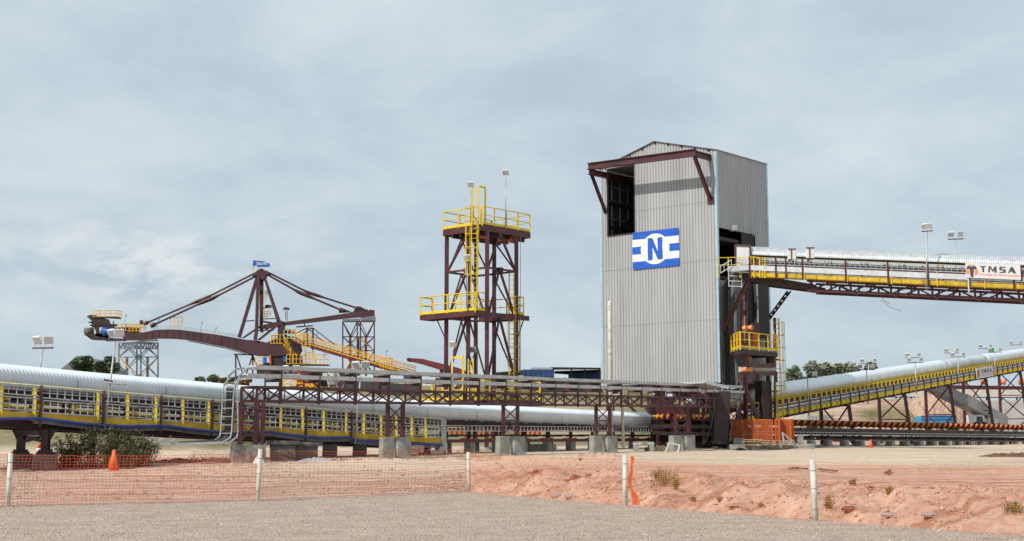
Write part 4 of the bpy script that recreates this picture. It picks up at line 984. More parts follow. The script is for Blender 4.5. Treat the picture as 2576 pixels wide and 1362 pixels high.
# return belt on trough rollers, sagging between frames
LR = Fr(AF.o, (EA.x, EA.y), lambda s: 1.30)
mb = MB(); mr_ = MB(); s = s0+.3; k = 0
while s < AE-1:
    mb.hold = False
    for i in range(6):
        a = s+2.3*i/6; b = s+2.3*(i+1)/6; f = lambda x: .10*math.sin((x-s)/2.3*math.pi)
        mb.bar(LR.pt(a, 1.9, f(a)+.12), LR.pt(b, 1.9, f(b)+.12), 1.1, .03); mb.hold = True
    for q_ in (.6, 1.1, 1.6): mr_.tube([LR.pt(s+q_, 1.28, .0), LR.pt(s+q_, 1.7, -.08)], .06, 7)
    s += 2.6
mb.hold = False; mb.builds('return_belt', 'rubber', ca); mr_.builds('return_roller', 'orange', ca)
mb = MB(); run(mb, LR, s0, AE+2, 1.25, -.12, .07, .16, 2); run(mb, LR, s0, AE+2, 2.9, -.12, .07, .16, 2); run(mb, LR, s0, AE+2, 1.3, .52, .06, .09, 2); mb.build('lower_stringer', 'maroon', ca)
# long low galvanised ladder tray with a turned-up end
LT = Fr(AF.o, (EA.x, EA.y), lambda s: 1.72)
le = LT.sof(1802, 1.0, 1.7)
mb = MB(); ladder_tray(mb, LT, s0-.2, le, 1.0, 0, .28, .36); mb.bar(LT.pt(le, 1.0, 0), LT.pt(le+1.6, 1.0, .95), .05, .06); mb.bar(LT.pt(le, 1.0, .28), LT.pt(le+1.4, 1.0, 1.2), .05, .06); mb.prism([LT.pt(le+.8, .98, .5), LT.pt(le+1.6, .98, .95), LT.pt(le+1.4, .98, 1.2), LT.pt(le+.6, .98, .75)], AF.n*.02)
tag(mb.build('cable_ladder', 'galv', None), 'low galvanised cable ladder with turned-up end below the right half of the covered conveyor', 'cable ladder')

# ================================================================ cable bridge (maroon truss with pale tray covers)
t0 = P(646, 1011.5, 53.5); TD = V((3690-CX)/F, 1, 0).normalized()
TR = Fr((t0.x, t0.y), (TD.x, TD.y), lambda s: 0)
_a = (TR.sof(1238, 0, 3.1), 1011.6); _b = (TR.sof(1822, 0, 3.3), 1025.8)
zA = Zp(1011.5, t0.y); zB_ = Zp(1011.6, TR.pt(_a[0]).y); zC = Zp(1025.8, TR.pt(_b[0]).y)
TR.zf = lin((0, zA), (_b[0], zC))
TL = TR.sof(1862, 0, 3.2); WT = .92
br = thing('cable_bridge', 'long maroon lattice cable bridge with pale flat tray covers on concrete blocks', 'cable bridge', TR.pt(TL/2))
HT = .60; mb = MB(); bay = TL/19.5
up_px = [(900+zx*.4772)*.6289 for zx in (465, 787, 1090, 1372, 1637, 1888, 2123)]+[(1700+zx*.525)*.6289 for zx in (410, 615, 808, 992, 1165, 1332, 1495, 1650, 1800, 1940, 2075, 2200)]
ups = [TR.sof(px, 0, 3.3) for px in up_px]; nodes = [.0]+ups+[TL]
for t in (0, WT):
    mb.bar(TR.pt(0, t, .04), TR.pt(TL, t, .04), .09, .10); mb.bar(TR.pt(0, t, HT), TR.pt(TL, t, HT), .09, .10)
    for i, (a, b) in enumerate(zip(nodes, nodes[1:])):
        c = (a+b)/2
        mb.bar(TR.pt(a+.05, t, HT-.04), TR.pt(c, t, .08), .055); mb.bar(TR.pt(c, t, .08), TR.pt(b-.05, t, HT-.04), .055)
        mb.bar(TR.pt(c, t, .04), TR.pt(c, t, HT), .04)
        if t: mb.bar(TR.pt(a+.2, t, .1), TR.pt(c+.1, t, HT), .05)
        mb.bar(TR.pt(a, t, 0), TR.pt(a, t, HT), .10)
for s in nodes+[ (a+b)/2 for a, b in zip(nodes, nodes[1:])]: mb.bar(TR.pt(s, 0, 0.03), TR.pt(s, WT, 0.03), .06); 
mb.bar(TR.pt(0, 0, HT), TR.pt(0, WT, HT), .1); mb.bar(TR.pt(0, 0, .05), TR.pt(0, WT, HT-.05), .06)
mb.build('truss', 'maroon', br)
# upright frames carrying the two tray levels
UH = 1.30
mb = MB()
for s in ups:
    mb.hold = False; mb.bar(TR.pt(s, 0, -.07), TR.pt(s, 0, UH), .13, .13); mb.hold = True
    mb.bar(TR.pt(s, WT, 0), TR.pt(s, WT, UH-.1), .06, .08)
    mb.bar(TR.pt(s, 0, UH-.07), TR.pt(s, WT, UH-.07), .07, .13); mb.bar(TR.pt(s, 0, .90), TR.pt(s, WT, .90), .07, .13)
mb.hold = False
mb.builds('tray_frame', 'maroon', br)
mb = MB(); a0_ = -.1
for h, t0_, t1_ in ((UH+.02, -.02, .62), (.97, -.06, .55)):
    pc_ = [a0_+ (0 if h > 1.1 else -.42)]
    while pc_[-1] < TL+.3: pc_.append(min(pc_[-1]+2.95, TL+.6))
    for a, b in zip(pc_, pc_[1:]):
        if b-a < .3: continue
        mb.hexa([TR.pt(a+.01, t0_, h), TR.pt(b-.01, t0_, h+.015), TR.pt(b-.01, t1_, h+.015), TR.pt(a+.01, t1_, h), TR.pt(a+.01, t0_, h+.17), TR.pt(b-.01, t0_, h+.18), TR.pt(b-.01, t1_, h+.18), TR.pt(a+.01, t1_, h+.17)])
mb.builds('tray_cover', 'tray_cover', br)
# supports: pairs of columns across the bridge, cross braced
colpx = [(646, 1129.5), (1013, 1115), (1302, 1111), (1534, 1107), (1731, 1103), (1862, 1100)]
for k, (px, pt_) in enumerate(colpx):
    s = TR.sof(px, 0, 2) if k else .0
    P_ = [TR.pt(s, 0), TR.pt(s, WT)]; 
    if k == 0: P_ = [TR.pt(0, 0), TR.pt(0, WT)]
    g = [ground_z(p.x, p.y) for p in P_]; ph = .95 if k else .72
    if k == 5: ph = .55
    lgm = MB()
    for j, p in enumerate(P_):
        zt = TR.pt(s).z; lgm.ibeam(V(p.x, p.y, g[j]+ph), V(p.x, p.y, zt), .2, .2, .035)
        lb = '%s row concrete block under leg pair %s of the cable bridge, from left' % (('front', 'back')[j], ORD[k])
        if k == 0: lb = ['concrete block under the front leg at the left end of the cable bridge', 'concrete block under the back leg at the left end of the cable bridge'][j]
        concrete_pier((p.x, p.y), .62 if k else .7, .66, g[j], g[j]+ph, (.93, .36), lb, 'concrete blocks under the cable bridge')
    lgm_objs = []
    q = MB(); q.ibeam(V(P_[0].x, P_[0].y, g[0]+ph), V(P_[0].x, P_[0].y, TR.pt(s).z), .2, .2, .035); q.box((P_[0].x, P_[0].y, g[0]+ph+.012), (.36, .36, .02), (.93, .36)); q.build('leg', 'maroon', br)
    q = MB(); q.ibeam(V(P_[1].x, P_[1].y, g[1]+ph), V(P_[1].x, P_[1].y, TR.pt(s).z), .2, .2, .035); q.box((P_[1].x, P_[1].y, g[1]+ph+.012), (.36, .36, .02), (.93, .36)); q.build('leg', 'maroon', br)
    z0 = g[0]+ph+.1; z1 = TR.pt(s).z-.08; zm = (z0+z1)/2; A, B2 = [V(p.x, p.y, 0) for p in P_]; up = V(0, 0, 1)
    q = MB(); q.bar(A+up*z0, B2+up*zm, .05); q.bar(B2+up*z0, A+up*zm, .05); q.bar(A+up*zm, B2+up*z1, .05); q.bar(B2+up*zm, A+up*z1, .05); q.bar(A+up*zm, B2+up*zm, .07); q.build('leg_bracing', 'maroon', br)
# extra leg seen just right of the left end, and the cable ladders turned down at the left end
mb = MB(); p = TR.pt(1.6, WT+.4); mb.bar(V(p.x, p.y, ground_z(p.x, p.y)), V(p.x, p.y, TR.zf(0)), .16); mb.build('leg', 'maroon', br)
mb = MB(); R = random.Random(1)
for lev, (h, dt_) in enumerate(((UH+.08, .0), (1.0, -.1))):
    for t in (.02+dt_, .66+dt_):
        s = -.10-(.42 if lev else 0)
        pts = [TR.pt(s, t, h), TR.pt(s-.45, t, h-.05), TR.pt(s-.75-.12*(1-lev), t, h-.35), TR.pt(s-.8-.14*(1-lev), t, h-.8), TR.pt(s-.85, t, -1.15), TR.pt(s-.9, t, -1.4), TR.pt(s-1.3, t, -1.62), TR.pt(s-2.6, t+1.2, -1.64)]
        for a, b in zip(pts, pts[1:]): mb.bar(a, b, .04, .075)
    for k in range(9):
        z = h-.6-k*.33
        if z > -1.5: mb.bar(TR.pt(s-.84, .02+dt_, z), TR.pt(s-.84, .66+dt_, z), .03)
tag(mb.build('turned_down_ladder', 'galv', br), 'bright galvanised cable ladder turned down to the ground', None)
mb = MB()
for k in range(6):
    t = .1+.09*k; s = -.35
    mb.tube([TR.pt(s+1.5, t, 1.1), TR.pt(s, t, 1.1), TR.pt(s-.5, t, .95), TR.pt(s-.75, t, .5), TR.pt(s-.8, t, -1.1), TR.pt(s-1.1, t, -1.5), TR.pt(s-2.2, t+1.2, -1.6)], .028, 6)
mb.builds('cable', 'rubber', br, True)

# ================================================================ inclined conveyor on the right
e0 = P(1992, 1042.6, 98.0); EE = V((3617-CX)/F, 1, 0).normalized()
e_top = (hit(2546, (e0.x, e0.y), (EE.x, EE.y), 9), 0)
_z0 = e0.z; _z1 = Zp(936.3, e0.y+EE.y*e_top[0])
EC = Fr((e0.x, e0.y), (EE.x, EE.y), lambda s: _z0+(_z1-_z0)*s/e_top[0])     # height line = underside of the yellow channel
ES0 = EC.sof(1872, 0, 3); ES1 = EC.sof(2640, 0, 9)
ce = thing('inclined_conveyor', 'covered conveyor climbing to the right with smooth grey arch roof and row of yellow posts', 'conveyor', EC.pt((ES0+ES1)/2))
sm = (ES0+ES1)/2; sj = EC.sof(2395, 1, 8)
cover(ce, EC, ES0-2, sj, 1.25, 2.95, 1.28, 1.62, 2.25, .16, .0, 'cover', seam=None); cover(ce, EC, sj, EC.sof(2492, 1, 9), 1.25, 2.95, 1.28, 1.62, 2.22, .16, .0, 'cover_matt', seam=None); cover(ce, EC, EC.sof(2492, 1, 9), ES1, 1.25, 2.95, 1.28, 1.62, 2.25, .16, .0, 'cover', seam=None)
e = MB(); s = ES0
while s < ES1:
    e.hold = False
    pts = [EC.pt(s, 1.24, 1.28), EC.pt(s, 1.24, 1.66)]
    for a, b in zip(pts, pts[1:]): e.bar(a, b, .01, .03); e.hold = True
    s += 2.2
e.hold = False; e.builds('cover_seam', 'cover_matt', ce)
mb = MB(); run(mb, EC, ES0, ES1, 1.3, .98, .06, .60, 2); run(mb, EC, ES0, ES1, 2.9, .98, .06, .60, 2); mb.build('stringer', 'maroon', ce)
mb = MB(); run(mb, EC, ES0, ES1, 1.2, 1.24, .07, .07, 2); run(mb, EC, ES0, ES1, 0.02, .20, .08, .30, 2); run(mb, EC, ES0, ES1, .6, .06, 1.1, .03, 2); mb.build('walkway_channel', 'yellow', ce)
mb = MB(); mt = MB(); s = ES0+.3; k = 0
while s < ES1:
    mb.hold = False; mb.bar(EC.pt(s, -.02, .02), EC.pt(s, -.02, 1.27), .10, .13); mb.hold = True; mb.prism([EC.pt(s-.07, -.03, .42), EC.pt(s+.07, -.03, .42), EC.pt(s+.07, -.03, .02), EC.pt(s-.07, -.03, .02)], EC.n*-.10)
    if k % 2 == 0: mt.bar(EC.pt(s+.5, -.16, -.1), EC.pt(s+.5, -.16, .92), .07, .1)
    s += 1.05; k += 1
mb.hold = False; mb.builds('rail_post', 'yellow', ce); mt.builds('tray_post', 'maroon_dark', ce)
mb = MB(); mb.tube([EC.pt(ES0, 0, 1.27), EC.pt(ES1, 0, 1.27)], .035, 6); mb.build('handrail', 'yellow', ce, True)
mb = MB(); ladder_tray(mb, EC, ES0, ES1, -.10, .44, .60, .35); ladder_tray(mb, EC, ES0, ES1, -.10, .68, .90, .35); mb.build('cable_ladder', 'galv', ce)
mb = MB()
for h in (.47, .53, .58, .71, .77, .83): mb.tube([EC.pt(ES0, -.05, h), EC.pt(ES1, -.05, h)], .032, 6)
mb.build('cable_bundle', 'rubber', ce)
mb = MB(); s = ES0
while s < ES1: mb.bar(EC.pt(s, .5, -.10), EC.pt(min(s+3.8, ES1), .5, -.22+.1), .2, .2); mb.bar(EC.pt(s, 2.7, -.10), EC.pt(min(s+3.8, ES1), 2.7, -.12), .2, .2); mb.bar(EC.pt(s, .1, -.1), EC.pt(s, 2.7, -.1), .14, .18); s += 3.9
mb.build('girder', 'maroon_dark', ce)
mb = MB(); mb.hexa([EC.pt(s, t, .97+d) for d in (0, .03) for s, t in ((ES0, 1.4), (ES1, 1.4), (ES1, 2.8), (ES0, 2.8))]); mb.build('belt', 'rubber', ce)
# transverse trestle bents, near leg splayed
for k, (pf, pn) in enumerate(((1795+0, 0), (2078, 2136), (2227, 2288), (2334, 2415), (2436, 2520), (2620, 2700))):
    if k == 0: continue
    nx_ = [0, 2132, 2279, 2385, 2480, 2575][k] if k < 6 else 0
    xs2 = [(0, 0), (2084, 2135), (2218, 2279), (2330, 2394), (2437, 2478), (2542, 2578)]
    top_n = [0, 2134, 2276, 2390, 2482, 2570][k]
    s = EC.sof(top_n, .35, 5); Tn = EC.pt(s, .35, -.2); Tf = EC.pt(s, 2.75, -.2)
    zb = .65; hgt = Tn.z-zb; Bn = V(*(Tn-EC.n*(hgt*.11)).to_2d(), zb); Bf = V(Tf.x, Tf.y, zb)
    bnt = MB(); q = MB(); q.bar(Bn, Tn, .26); q.bar(Bf, Tf, .26); q.builds('leg', 'maroon', ce)
    n = max(1, round(hgt/3.0)); q = MB(); q.bar(Tn, Tf, .2)
    for i in range(n):
        a, b = i/n, (i+1)/n; A0, A1_ = Bn.lerp(Tn, a), Bn.lerp(Tn, b); F0, F1 = Bf.lerp(Tf, a), Bf.lerp(Tf, b)
        q.bar(A0, F1, .11); q.bar(F0, A1_, .11)
        if i: q.bar(A0, F0, .1)
    q.build('leg_bracing', 'maroon', ce)
    for j, bb in enumerate((Bn, Bf)): concrete_pier((bb.x, bb.y), .8, .8, ground_z(bb.x, bb.y), .72, (EE.x, EE.y), 'concrete foot of the %s leg of the %s trestle under the inclined conveyor' % (('near', 'far')[j], ORD[k-1]), 'concrete feet of the inclined conveyor')
s0 = EC.sof(2455, -.25, 8); s1_ = EC.sof(2497, -.25, 8)
sg, a, ax = tmsa_sign(EC, s0, s1_, -.25, .02, 1.12, 'small grey TMSA sign hanging on the far end of the inclined conveyor')
# masts of the inclined conveyor: near row and far row
near = [((592, 1070), (585, 900)), ((915, 1035), (907, 858)), ((1183, 970), (1172, 818)), ((1415, 930), (1405, 788)), ((1615, 862), (1607, 762))]
for k, (b, t) in enumerate(near):
    bx = (2800+b[0]*.7343)*.6289; by = (850+b[1]*.7343)*.6289; tx = (2800+t[0]*.7343)*.6289; ty = (850+t[1]*.7343)*.6289
    s = EC.sof(bx, -.3, 4); base = EC.pt(s, -.3, -.3); Zt = Zp(ty, base.y); top = V(P(tx, ty, base.y).x, base.y, Zt)
    mast('%s double floodlight mast from the building on the near side of the inclined conveyor' % ORD[k], base, top, 2, GLamp, (1, -.1, 0), 1.05, .72, .055)
far = [((637, 912), (637, 862)), ((920, 880), (920, 825)), ((1168, 830), (1165, 792)), ((1382, 805), (1378, 766)), ((1570, 780), (1565, 742)), ((1738, 758), (1733, 722))]
for k, (b, t) in enumerate(far):
    tx = (2800+t[0]*.7343)*.6289; ty = (850+t[1]*.7343)*.6289
    s = EC.sof(tx, 3.3, 7); base = EC.pt(s, 3.3, .4); top = V(base.x, base.y, Zp(ty, base.y))
    mast('%s double floodlight mast from the building on the far side of the inclined conveyor' % ORD[k], base, top, 2, GLamp, (1, -.1, 0), 1.1, .78, .055)
b = EC.pt(EC.sof(2500, 2, 10), 2.2, 2.3); mb = MB(); mb.hexa([b+V(x*.22, y*.2, z) for z in (0, .5) for x, y in ((-1, -1), (1, -1), (1, 1), (-1, 1))]); tag(bev(mb.build('green_box', 'green', None), .04), 'small green box on top of the inclined conveyor roof', 'box')

# ================================================================ low roller conveyor along the yard, right
c0 = P(2000, 1056, 96.); c1 = P(2571, 1069.5, 119.)
CD = (V(c1.x, c1.y, 0)-V(c0.x, c0.y, 0)); cl = CD.length; CD.normalize()
CC = Fr((c0.x, c0.y), (CD.x, CD.y), lambda s: c0.z+(c1.z-c0.z)*s/cl)
CS0 = CC.sof(1900, 0, 2); CS1 = CC.sof(2720, 0, 2)
cc_ = thing('roller_conveyor', 'low open belt conveyor with a long row of tilted orange rollers on the right', 'conveyor', CC.pt((CS0+CS1)/2))
mb = MB(); mr2 = MB(); mf = MB(); s = CC.sof(1992, 0, 2); k = 0
while s < CS1:
    mb.tube([CC.pt(s, -.02, -.03), CC.pt(s, .36, -.44)], .105, 10); mf.hold = False
    mf.bar(CC.pt(s+.12, -.06, -.62), CC.pt(s+.12, -.06, -.08), .04, .05); mf.hold = True; mf.bar(CC.pt(s+.12, -.06, -.10), CC.pt(s+.02, .0, -.03), .04)
    s += .86; k += 1
mb.builds('roller', 'orange', cc_, True); mf.hold = False; mf.builds('roller_bracket', 'maroon_dark', cc_)
mb = MB(); mb.hexa([CC.pt(s, t, h) for (t0_, h0_) in ((0, 0),) for s, t, h in ((CS0, .12, -.06), (CS1, .12, -.06), (CS1, .5, -.42), (CS0, .5, -.42), (CS0, .14, .0), (CS1, .14, .0), (CS1, .52, -.36), (CS0, .52, -.36))])
mb.hexa([CC.pt(s, t, h) for s, t, h in ((CS0, .5, -.42), (CS1, .5, -.42), (CS1, 1.1, -.42), (CS0, 1.1, -.42), (CS0, .5, -.38), (CS1, .5, -.38), (CS1, 1.1, -.38), (CS0, 1.1, -.38))])
mb.hexa([CC.pt(s, t, h) for s, t, h in ((CS0, 1.1, -.42), (CS1, 1.1, -.42), (CS1, 1.5, -.06), (CS0, 1.5, -.06), (CS0, 1.1, -.36), (CS1, 1.1, -.36), (CS1, 1.5, .0), (CS0, 1.5, .0))]); mb.build('belt', 'rubber', cc_)
mb = MB(); run(mb, CC, CS0, CS1, 0, -.74, .1, .30, 1); run(mb, CC, CS0, CS1, 1.6, -.74, .1, .30, 1); run(mb, CC, CS0, CS1, .8, -.98, .08, .16, 1); mb.builds('stringer', 'maroon_dark', cc_)
mb = MB(); ladder_tray(mb, CC, CS0, CS1, -.12, -1.08, -.90, .4); mb.build('cable_ladder', 'galv', cc_)
mb = MB(); run(mb, CC, CS0, CS1, -.05, -1.42, .08, .14, 1); run(mb, CC, CS0, CS1, 1.6, -1.42, .08, .10, 1); mb.builds('lower_rail', 'maroon_dark', cc_)
pp = [(2900+x*.4643)*.6289 for x in (760, 905, 1050, 1187, 1322, 1450, 1577, 1695, 1812, 1922, 2030, 2135, 2230, 2330, 2425, 2515, 2600)]
mb = MB(); m2 = MB(); k = 0
for px in [1905, 1960]+pp:
    s = CC.sof(px-4, 0, 1)
    for t in (0, 1.6): mb.bar(CC.pt(s, t, -1.48), CC.pt(s, t, -.6), .13, .13)
    for j, t in enumerate((.0, 1.6)):
        p = CC.pt(s, t, 0); g = ground_z(p.x, p.y)
        concrete_pier((p.x, p.y), .48, .36, g, CC.pt(s, 0, -1.5).z, (CD.x, CD.y), '%s %s concrete foot of the roller conveyor from the orange guards' % (ORD[k], ('near', 'far')[j]), 'concrete feet of the roller conveyor', 'concrete')
    m2.hold = False
    for i in range(5):
        a = s+.3+2.5*i/5; b = s+.3+2.5*(i+1)/5; f = lambda x: -.11*abs((x-s-1.5)/1.1)**2
        m2.bar(CC.pt(a, .7, -1.18+f(a)), CC.pt(b, .7, -1.18+f(b)), 1.2, .10); m2.hold = True
    k += 1
m2.hold = False
mb.builds('leg', 'maroon_dark', cc_); m2.builds('return_belt', 'rubber', cc_)
# ================================================================ maroon steel tower with yellow platforms
tn = P(1225, 800, 80.3); TN = V(tn.x, tn.y, 0)
def TT(u, v, z): return TN+D1*u+D2*v+V(0, 0, z)
def tu(px, z, v=0.): return hit(px, TN+D2*v, D1, z)
def tv(px, z, u=0.): return hit(px, TN+D1*u, D2, z)
uL_ = tu(1123, 9); vR_ = tv(1299, 9); uM = tu(1178, 9); vB = vR_
zU = Zp(563, 80); zM = Zp(782, 80); zG = Zp(1006, 80); uB = tu(1197, 9, vR_)
tw = thing('steel_tower', 'tall maroon steel frame tower with yellow railed platforms at three levels', 'tower', TT(uL_/2, vR_/2, 1))
cols = [(0, 0), (uL_, 0), (uM, 0), (0, vR_), (uB, vR_), (tu(1243, 9, vR_), vR_)]
for u, v in cols: q = MB(); q.ibeam(TT(u, v, .8), TT(u, v, zU-.35), .26, .28, .04); q.build('column', 'maroon', tw)
lv = [zG-.2, Zp(950, 80), zM-.25, Zp(672, 80), zU-.3]
mb = MB()
for z in lv[:]:
    for a, b in (((0, 0), (uL_, 0)), ((0, vR_), (uB, vR_)), ((0, 0), (0, vR_)), ((uL_, 0), (uB, vR_))): mb.bar(TT(*a, z), TT(*b, z), .09, .12)
mb.builds('cross_beam', 'maroon', tw)
zl = [zG, Zp(950, 80), zM-.3, Zp(672, 80), zU-.4]
mb = MB()
for a, b in zip(zl, zl[1:]):
    for (p, q) in (((0, 0), (0, vR_)), ((uL_, 0), (uM*.52+uL_*.48, 0)),):
        m = ((p[0]+q[0])/2, (p[1]+q[1])/2)
    mb.bar(TT(0, .1, a), TT(0, vR_*.42, b), .10); mb.bar(TT(0, vR_-.1, a), TT(0, vR_*.42, b), .12)
    mb.bar(TT(uL_-.05, 0, a), TT(uM+.1, 0, b), .12); mb.bar(TT(uM, .05, b), TT(.15, .05, a), .08)
    mb.bar(TT(uL_, .1, a), TT(lerp(uL_, uB, .5), vR_*.5, b), .07); mb.bar(TT(uB, vR_, a), TT(lerp(uL_, uB, .5), vR_*.5, b), .07)
    mb.bar(TT(.05, vR_, a), TT(uB*.6, vR_, b), .08)
mb.build('bracing', 'maroon', tw)
mb = MB()
for z in (zl[3], zl[2], zl[1]):
    for (u, v) in ((0, vR_*.42), (uM+.1, 0)): mb.box(TT(u, v, z-.05), (.34, .34, .3), (D1.x, D1.y))
mb.builds('gusset', 'maroon_dark', tw)
def deck(name_m, pts, z, hb=.3):
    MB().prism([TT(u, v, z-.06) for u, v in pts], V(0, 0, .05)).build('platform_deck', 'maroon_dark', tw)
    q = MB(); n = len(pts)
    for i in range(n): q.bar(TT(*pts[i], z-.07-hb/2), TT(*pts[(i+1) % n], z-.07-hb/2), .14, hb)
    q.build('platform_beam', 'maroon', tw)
# upper platform
U0 = -.45; ur_ = tu(1116, zU, U0); vr_ = tv(1334, zU, -.05)
up_ = [(0, U0), (ur_, U0), (ur_, vR_+.2), (-.05, vr_)]
up_ = [(0, U0), (ur_, U0), (ur_, vr_), (0, vr_)]
deck('u', up_, zU, .36)
handrail(tw, [TT(u, v, zU) for u, v in [(ur_, vr_), (ur_, U0), (.75, U0)]], 1.1, 1.35, .035, 'yellow', True, .085); handrail(tw, [TT(u, v, zU) for u, v in [(.1, U0), (0, U0), (0, vr_), (ur_, vr_)]], 1.1, 1.25, .035, 'yellow', True, .085)
mb = MB()
for u, v in ((.5, .5), (.6, 2.2), (.2, vR_)): mb.tube([TT(u, v, zU-.55), TT(u+.5, v, zU-.55)], .2, 12)
mb.builds('pulley', 'guard_orange', tw)
mb = MB(); 
for k in range(4): mb.bar(TT(.5+k*.7, U0, zU-.5), TT(.5+k*.7, vr_, zU-.5), .12, .3)
mb.builds('platform_joist', 'maroon_dark', tw)
# middle platforms
ue = tu(1058, zM, -1.05)
deck('m', [(0, -1.05), (ue, -1.05), (ue, 0), (0, 0)], zM, .28)
handrail(tw, [TT(u, v, zM) for u, v in [(ue, -.05), (ue, -1.05), (0, -1.05), (0, -.1)]], 1.1, 1.35, .038, 'yellow', True, .09)
handrail(tw, [TT(u, v, zM) for u, v in [(uL_-.9, -.1), (.9, -.1)]], 1.1, 1.5, .038, 'yellow', True, .09)
mb = MB(); mb.bar(TT(ue-.9, -.5, zM-.3), TT(uL_, -.1, zM-1.5), .07); mb.build('brace', 'maroon', tw)
v2 = tv(1314, zM, 0)
deck('m2', [(-.1, v2-1.), (2.8, v2-1.), (2.8, v2), (-.1, v2)], zM, .28)
handrail(tw, [TT(u, v, zM) for u, v in [(2.8, v2-.95), (2.8, v2), (-.1, v2), (-.1, v2-.9)]], 1.1, 1.2, .036, 'yellow', True, .085)
mb = MB(); vq = tv(1330, zM, -.1); mb.bar(TT(-.1, 0, zM-.22), TT(-.1, vq, zM-.22), .12, .3); mb.bar(TT(-.1, vq-.5, zM-.35), TT(-.1, vR_, zM-1.5), .06); mb.build('outrigger', 'maroon', tw)
# bottom platform
ueb = tu(1060, zG, -1.05)
deck('b', [(0, -1.05), (ueb, -1.05), (ueb, 0), (0, 0)], zG, .28)
handrail(tw, [TT(u, v, zG) for u, v in [(ueb, -.05), (ueb, -1.05), (.9, -1.05)]], 1.15, 1.0, .045, 'yellow', True, .11)
vqb = tv(1333, zG, -.15)
deck('b2', [(-.15, 0), (-1.1, 0), (-1.1, vqb), (-.15, vqb)], zG, .28)
handrail(tw, [TT(u, v, zG) for u, v in [(0, -1.0), (-.15, 0), (-.15, vqb), (-1.0, vqb)]], 1.15, .95, .045, 'yellow', True, .11)
# yellow gates standing on the bottom and upper platforms
mb = MB(); z1 = Zp(896, 79)
for u in (1.9, .95): mb.bar(TT(u, -1.1, zG), TT(u, -1.1, z1), .13)
mb.bar(TT(1.9, -1.1, z1), TT(.95, -1.1, z1), .13); mb.build('gate_frame', 'yellow', tw)
ladder(tw, TT(.5, -.9, zG), TT(.5, -.9, z1-.1), -D2, D1, .42)
mb = MB(); z1 = Zp(465, 79.5)
for u in (.75, .22): mb.bar(TT(u, U0-.1, zU-.1), TT(u, U0-.1, z1), .10)
mb.bar(TT(.22, U0+.5, zU), TT(.22, U0+.5, z1), .12); mb.bar(TT(.22, U0-.1, z1), TT(.22, U0+.5, z1), .1)
k = 0
while zU+k*.3 < z1: mb.bar(TT(.75, U0-.1, zU+k*.3), TT(.22, U0-.1, zU+k*.3), .03); k += 1
mb.build('ladder_head', 'yellow', tw)
ladder(tw, TT(.48, U0-.2, zM), TT(.48, U0-.2, zU+.2), -D2, D1, .5, (zM+2.2, zU+1.0))
vl = tv(1287, zM, .1); ladder(tw, TT(.1, vl, zG+.3), TT(.1, vl, zM+2.6), D2, D1, .42, (zG+1.8, zM+1.1), 'yellow_dirt_shade')
mb = MB()
for (u, v) in ((1.1, vR_*.45), (-.3, vR_*1.02), (1.7, .9)): mb.tube([TT(u, v, zU-.5), TT(u, v, zG)], .018, 5)
mb.builds('hanging_rope', 'galv_dark', tw)
def tmast(lbl, px, yt, yb, u=None, v=None, Y=None, heads=1, sc_=.85):
    if u is not None: s = tv(px, Zp(yt, 80), u); q = TT(u, s, 0)
    else: s = tu(px, Zp(yt, 80), v); q = TT(s, v, 0)
    b = V(q.x, q.y, Zp(yb, q.y)); t_ = V(q.x, q.y, Zp(yt, q.y)); return mast(lbl, b, t_, heads, 'floodlights on the steel tower', (1, -.3, 0), .3, sc_, .04, name='floodlight_mast')
tmast('tallest single floodlight mast standing on the right rail of the steel tower top', 1272, 448, 572, u=-.1)
tmast('single floodlight mast by the ladder head on the steel tower top', 1184, 478, 560, v=U0+.3)
tmast('single floodlight mast on the front rail of the middle tower platform', 1176, 662, 784, v=-1.15)
tmast('single floodlight mast on the left of the lowest tower platform', 1139, 880, 1004, v=-1.2)
tmast('low single floodlight mast beside the yellow gate of the tower', 1190, 894, 990, v=.4)
KS = .42
# ================================================================ plans of the far yard: helper in zoom pixels of the stacker
def S(x, y, dy=0., Y=190.): return P(188.7+.3174*x, 628.9+.3174*y, Y+dy*KS)
YS = 190.
st = thing('stacker', 'large maroon slewing stacker with a long bowed boom, A-frame mast and counterweight arm', 'stacker', V(S(1600, 1050).x, YS, 8))
def plate(mb, pts, dy0, dy1, Y=YS):
    a = [S(x, y, dy0, Y) for x, y in pts]; mb.prism(a, V(0, (dy1-dy0)*KS, 0)); return mb
def sbar(mb, p, q, w=.5, d=0., h=None): mb.bar(S(*p, d), S(*q, d), w, h or w); return mb
boom_t = [(380, 650), (460, 655), (540, 655), (640, 634), (740, 630), (830, 633), (1000, 655), (1150, 676), (1300, 703), (1440, 730), (1600, 745)]
boom_b = [(1600, 830), (1400, 832), (1290, 800), (1180, 770), (900, 716), (770, 706), (650, 705), (560, 712), (380, 718)]
for k, d in enumerate((-1.2, 1.2)):
    plate(MB(), boom_t+boom_b, d, d+.12).build('boom_girder', 'maroon_far', st)
mb = MB(); n = 16
for i in range(n):
    x = lerp(560, 1380, i/(n-1)); yt = interp(boom_t, x)+4; yb = interp([(p[0], p[1]) for p in reversed(boom_b)], x)-3
    mb.bar(S(x, yt, -1.26), S(x, yb, -1.26), .08, .1)
mb.builds('web_stiffener', 'maroon_dark', st)
mb = MB(); tt = boom_t
for a, b in zip(tt, tt[1:]): mb.bar(S(a[0], a[1]+6, 0), S(b[0], b[1]+6, 0), 2.3, .1)
bb = boom_b
for a, b in zip(bb, bb[1:]): mb.bar(S(a[0], a[1]-5, 0), S(b[0], b[1]-5, 0), 2.3, .1)
mb.build('boom_plating', 'maroon_dark', st)
mb = MB()
for a, b in zip(bb[1:4], bb[2:5]): mb.bar(S(a[0], a[1]+6, .4), S(b[0], b[1]+6, .4), 2.6, .25)
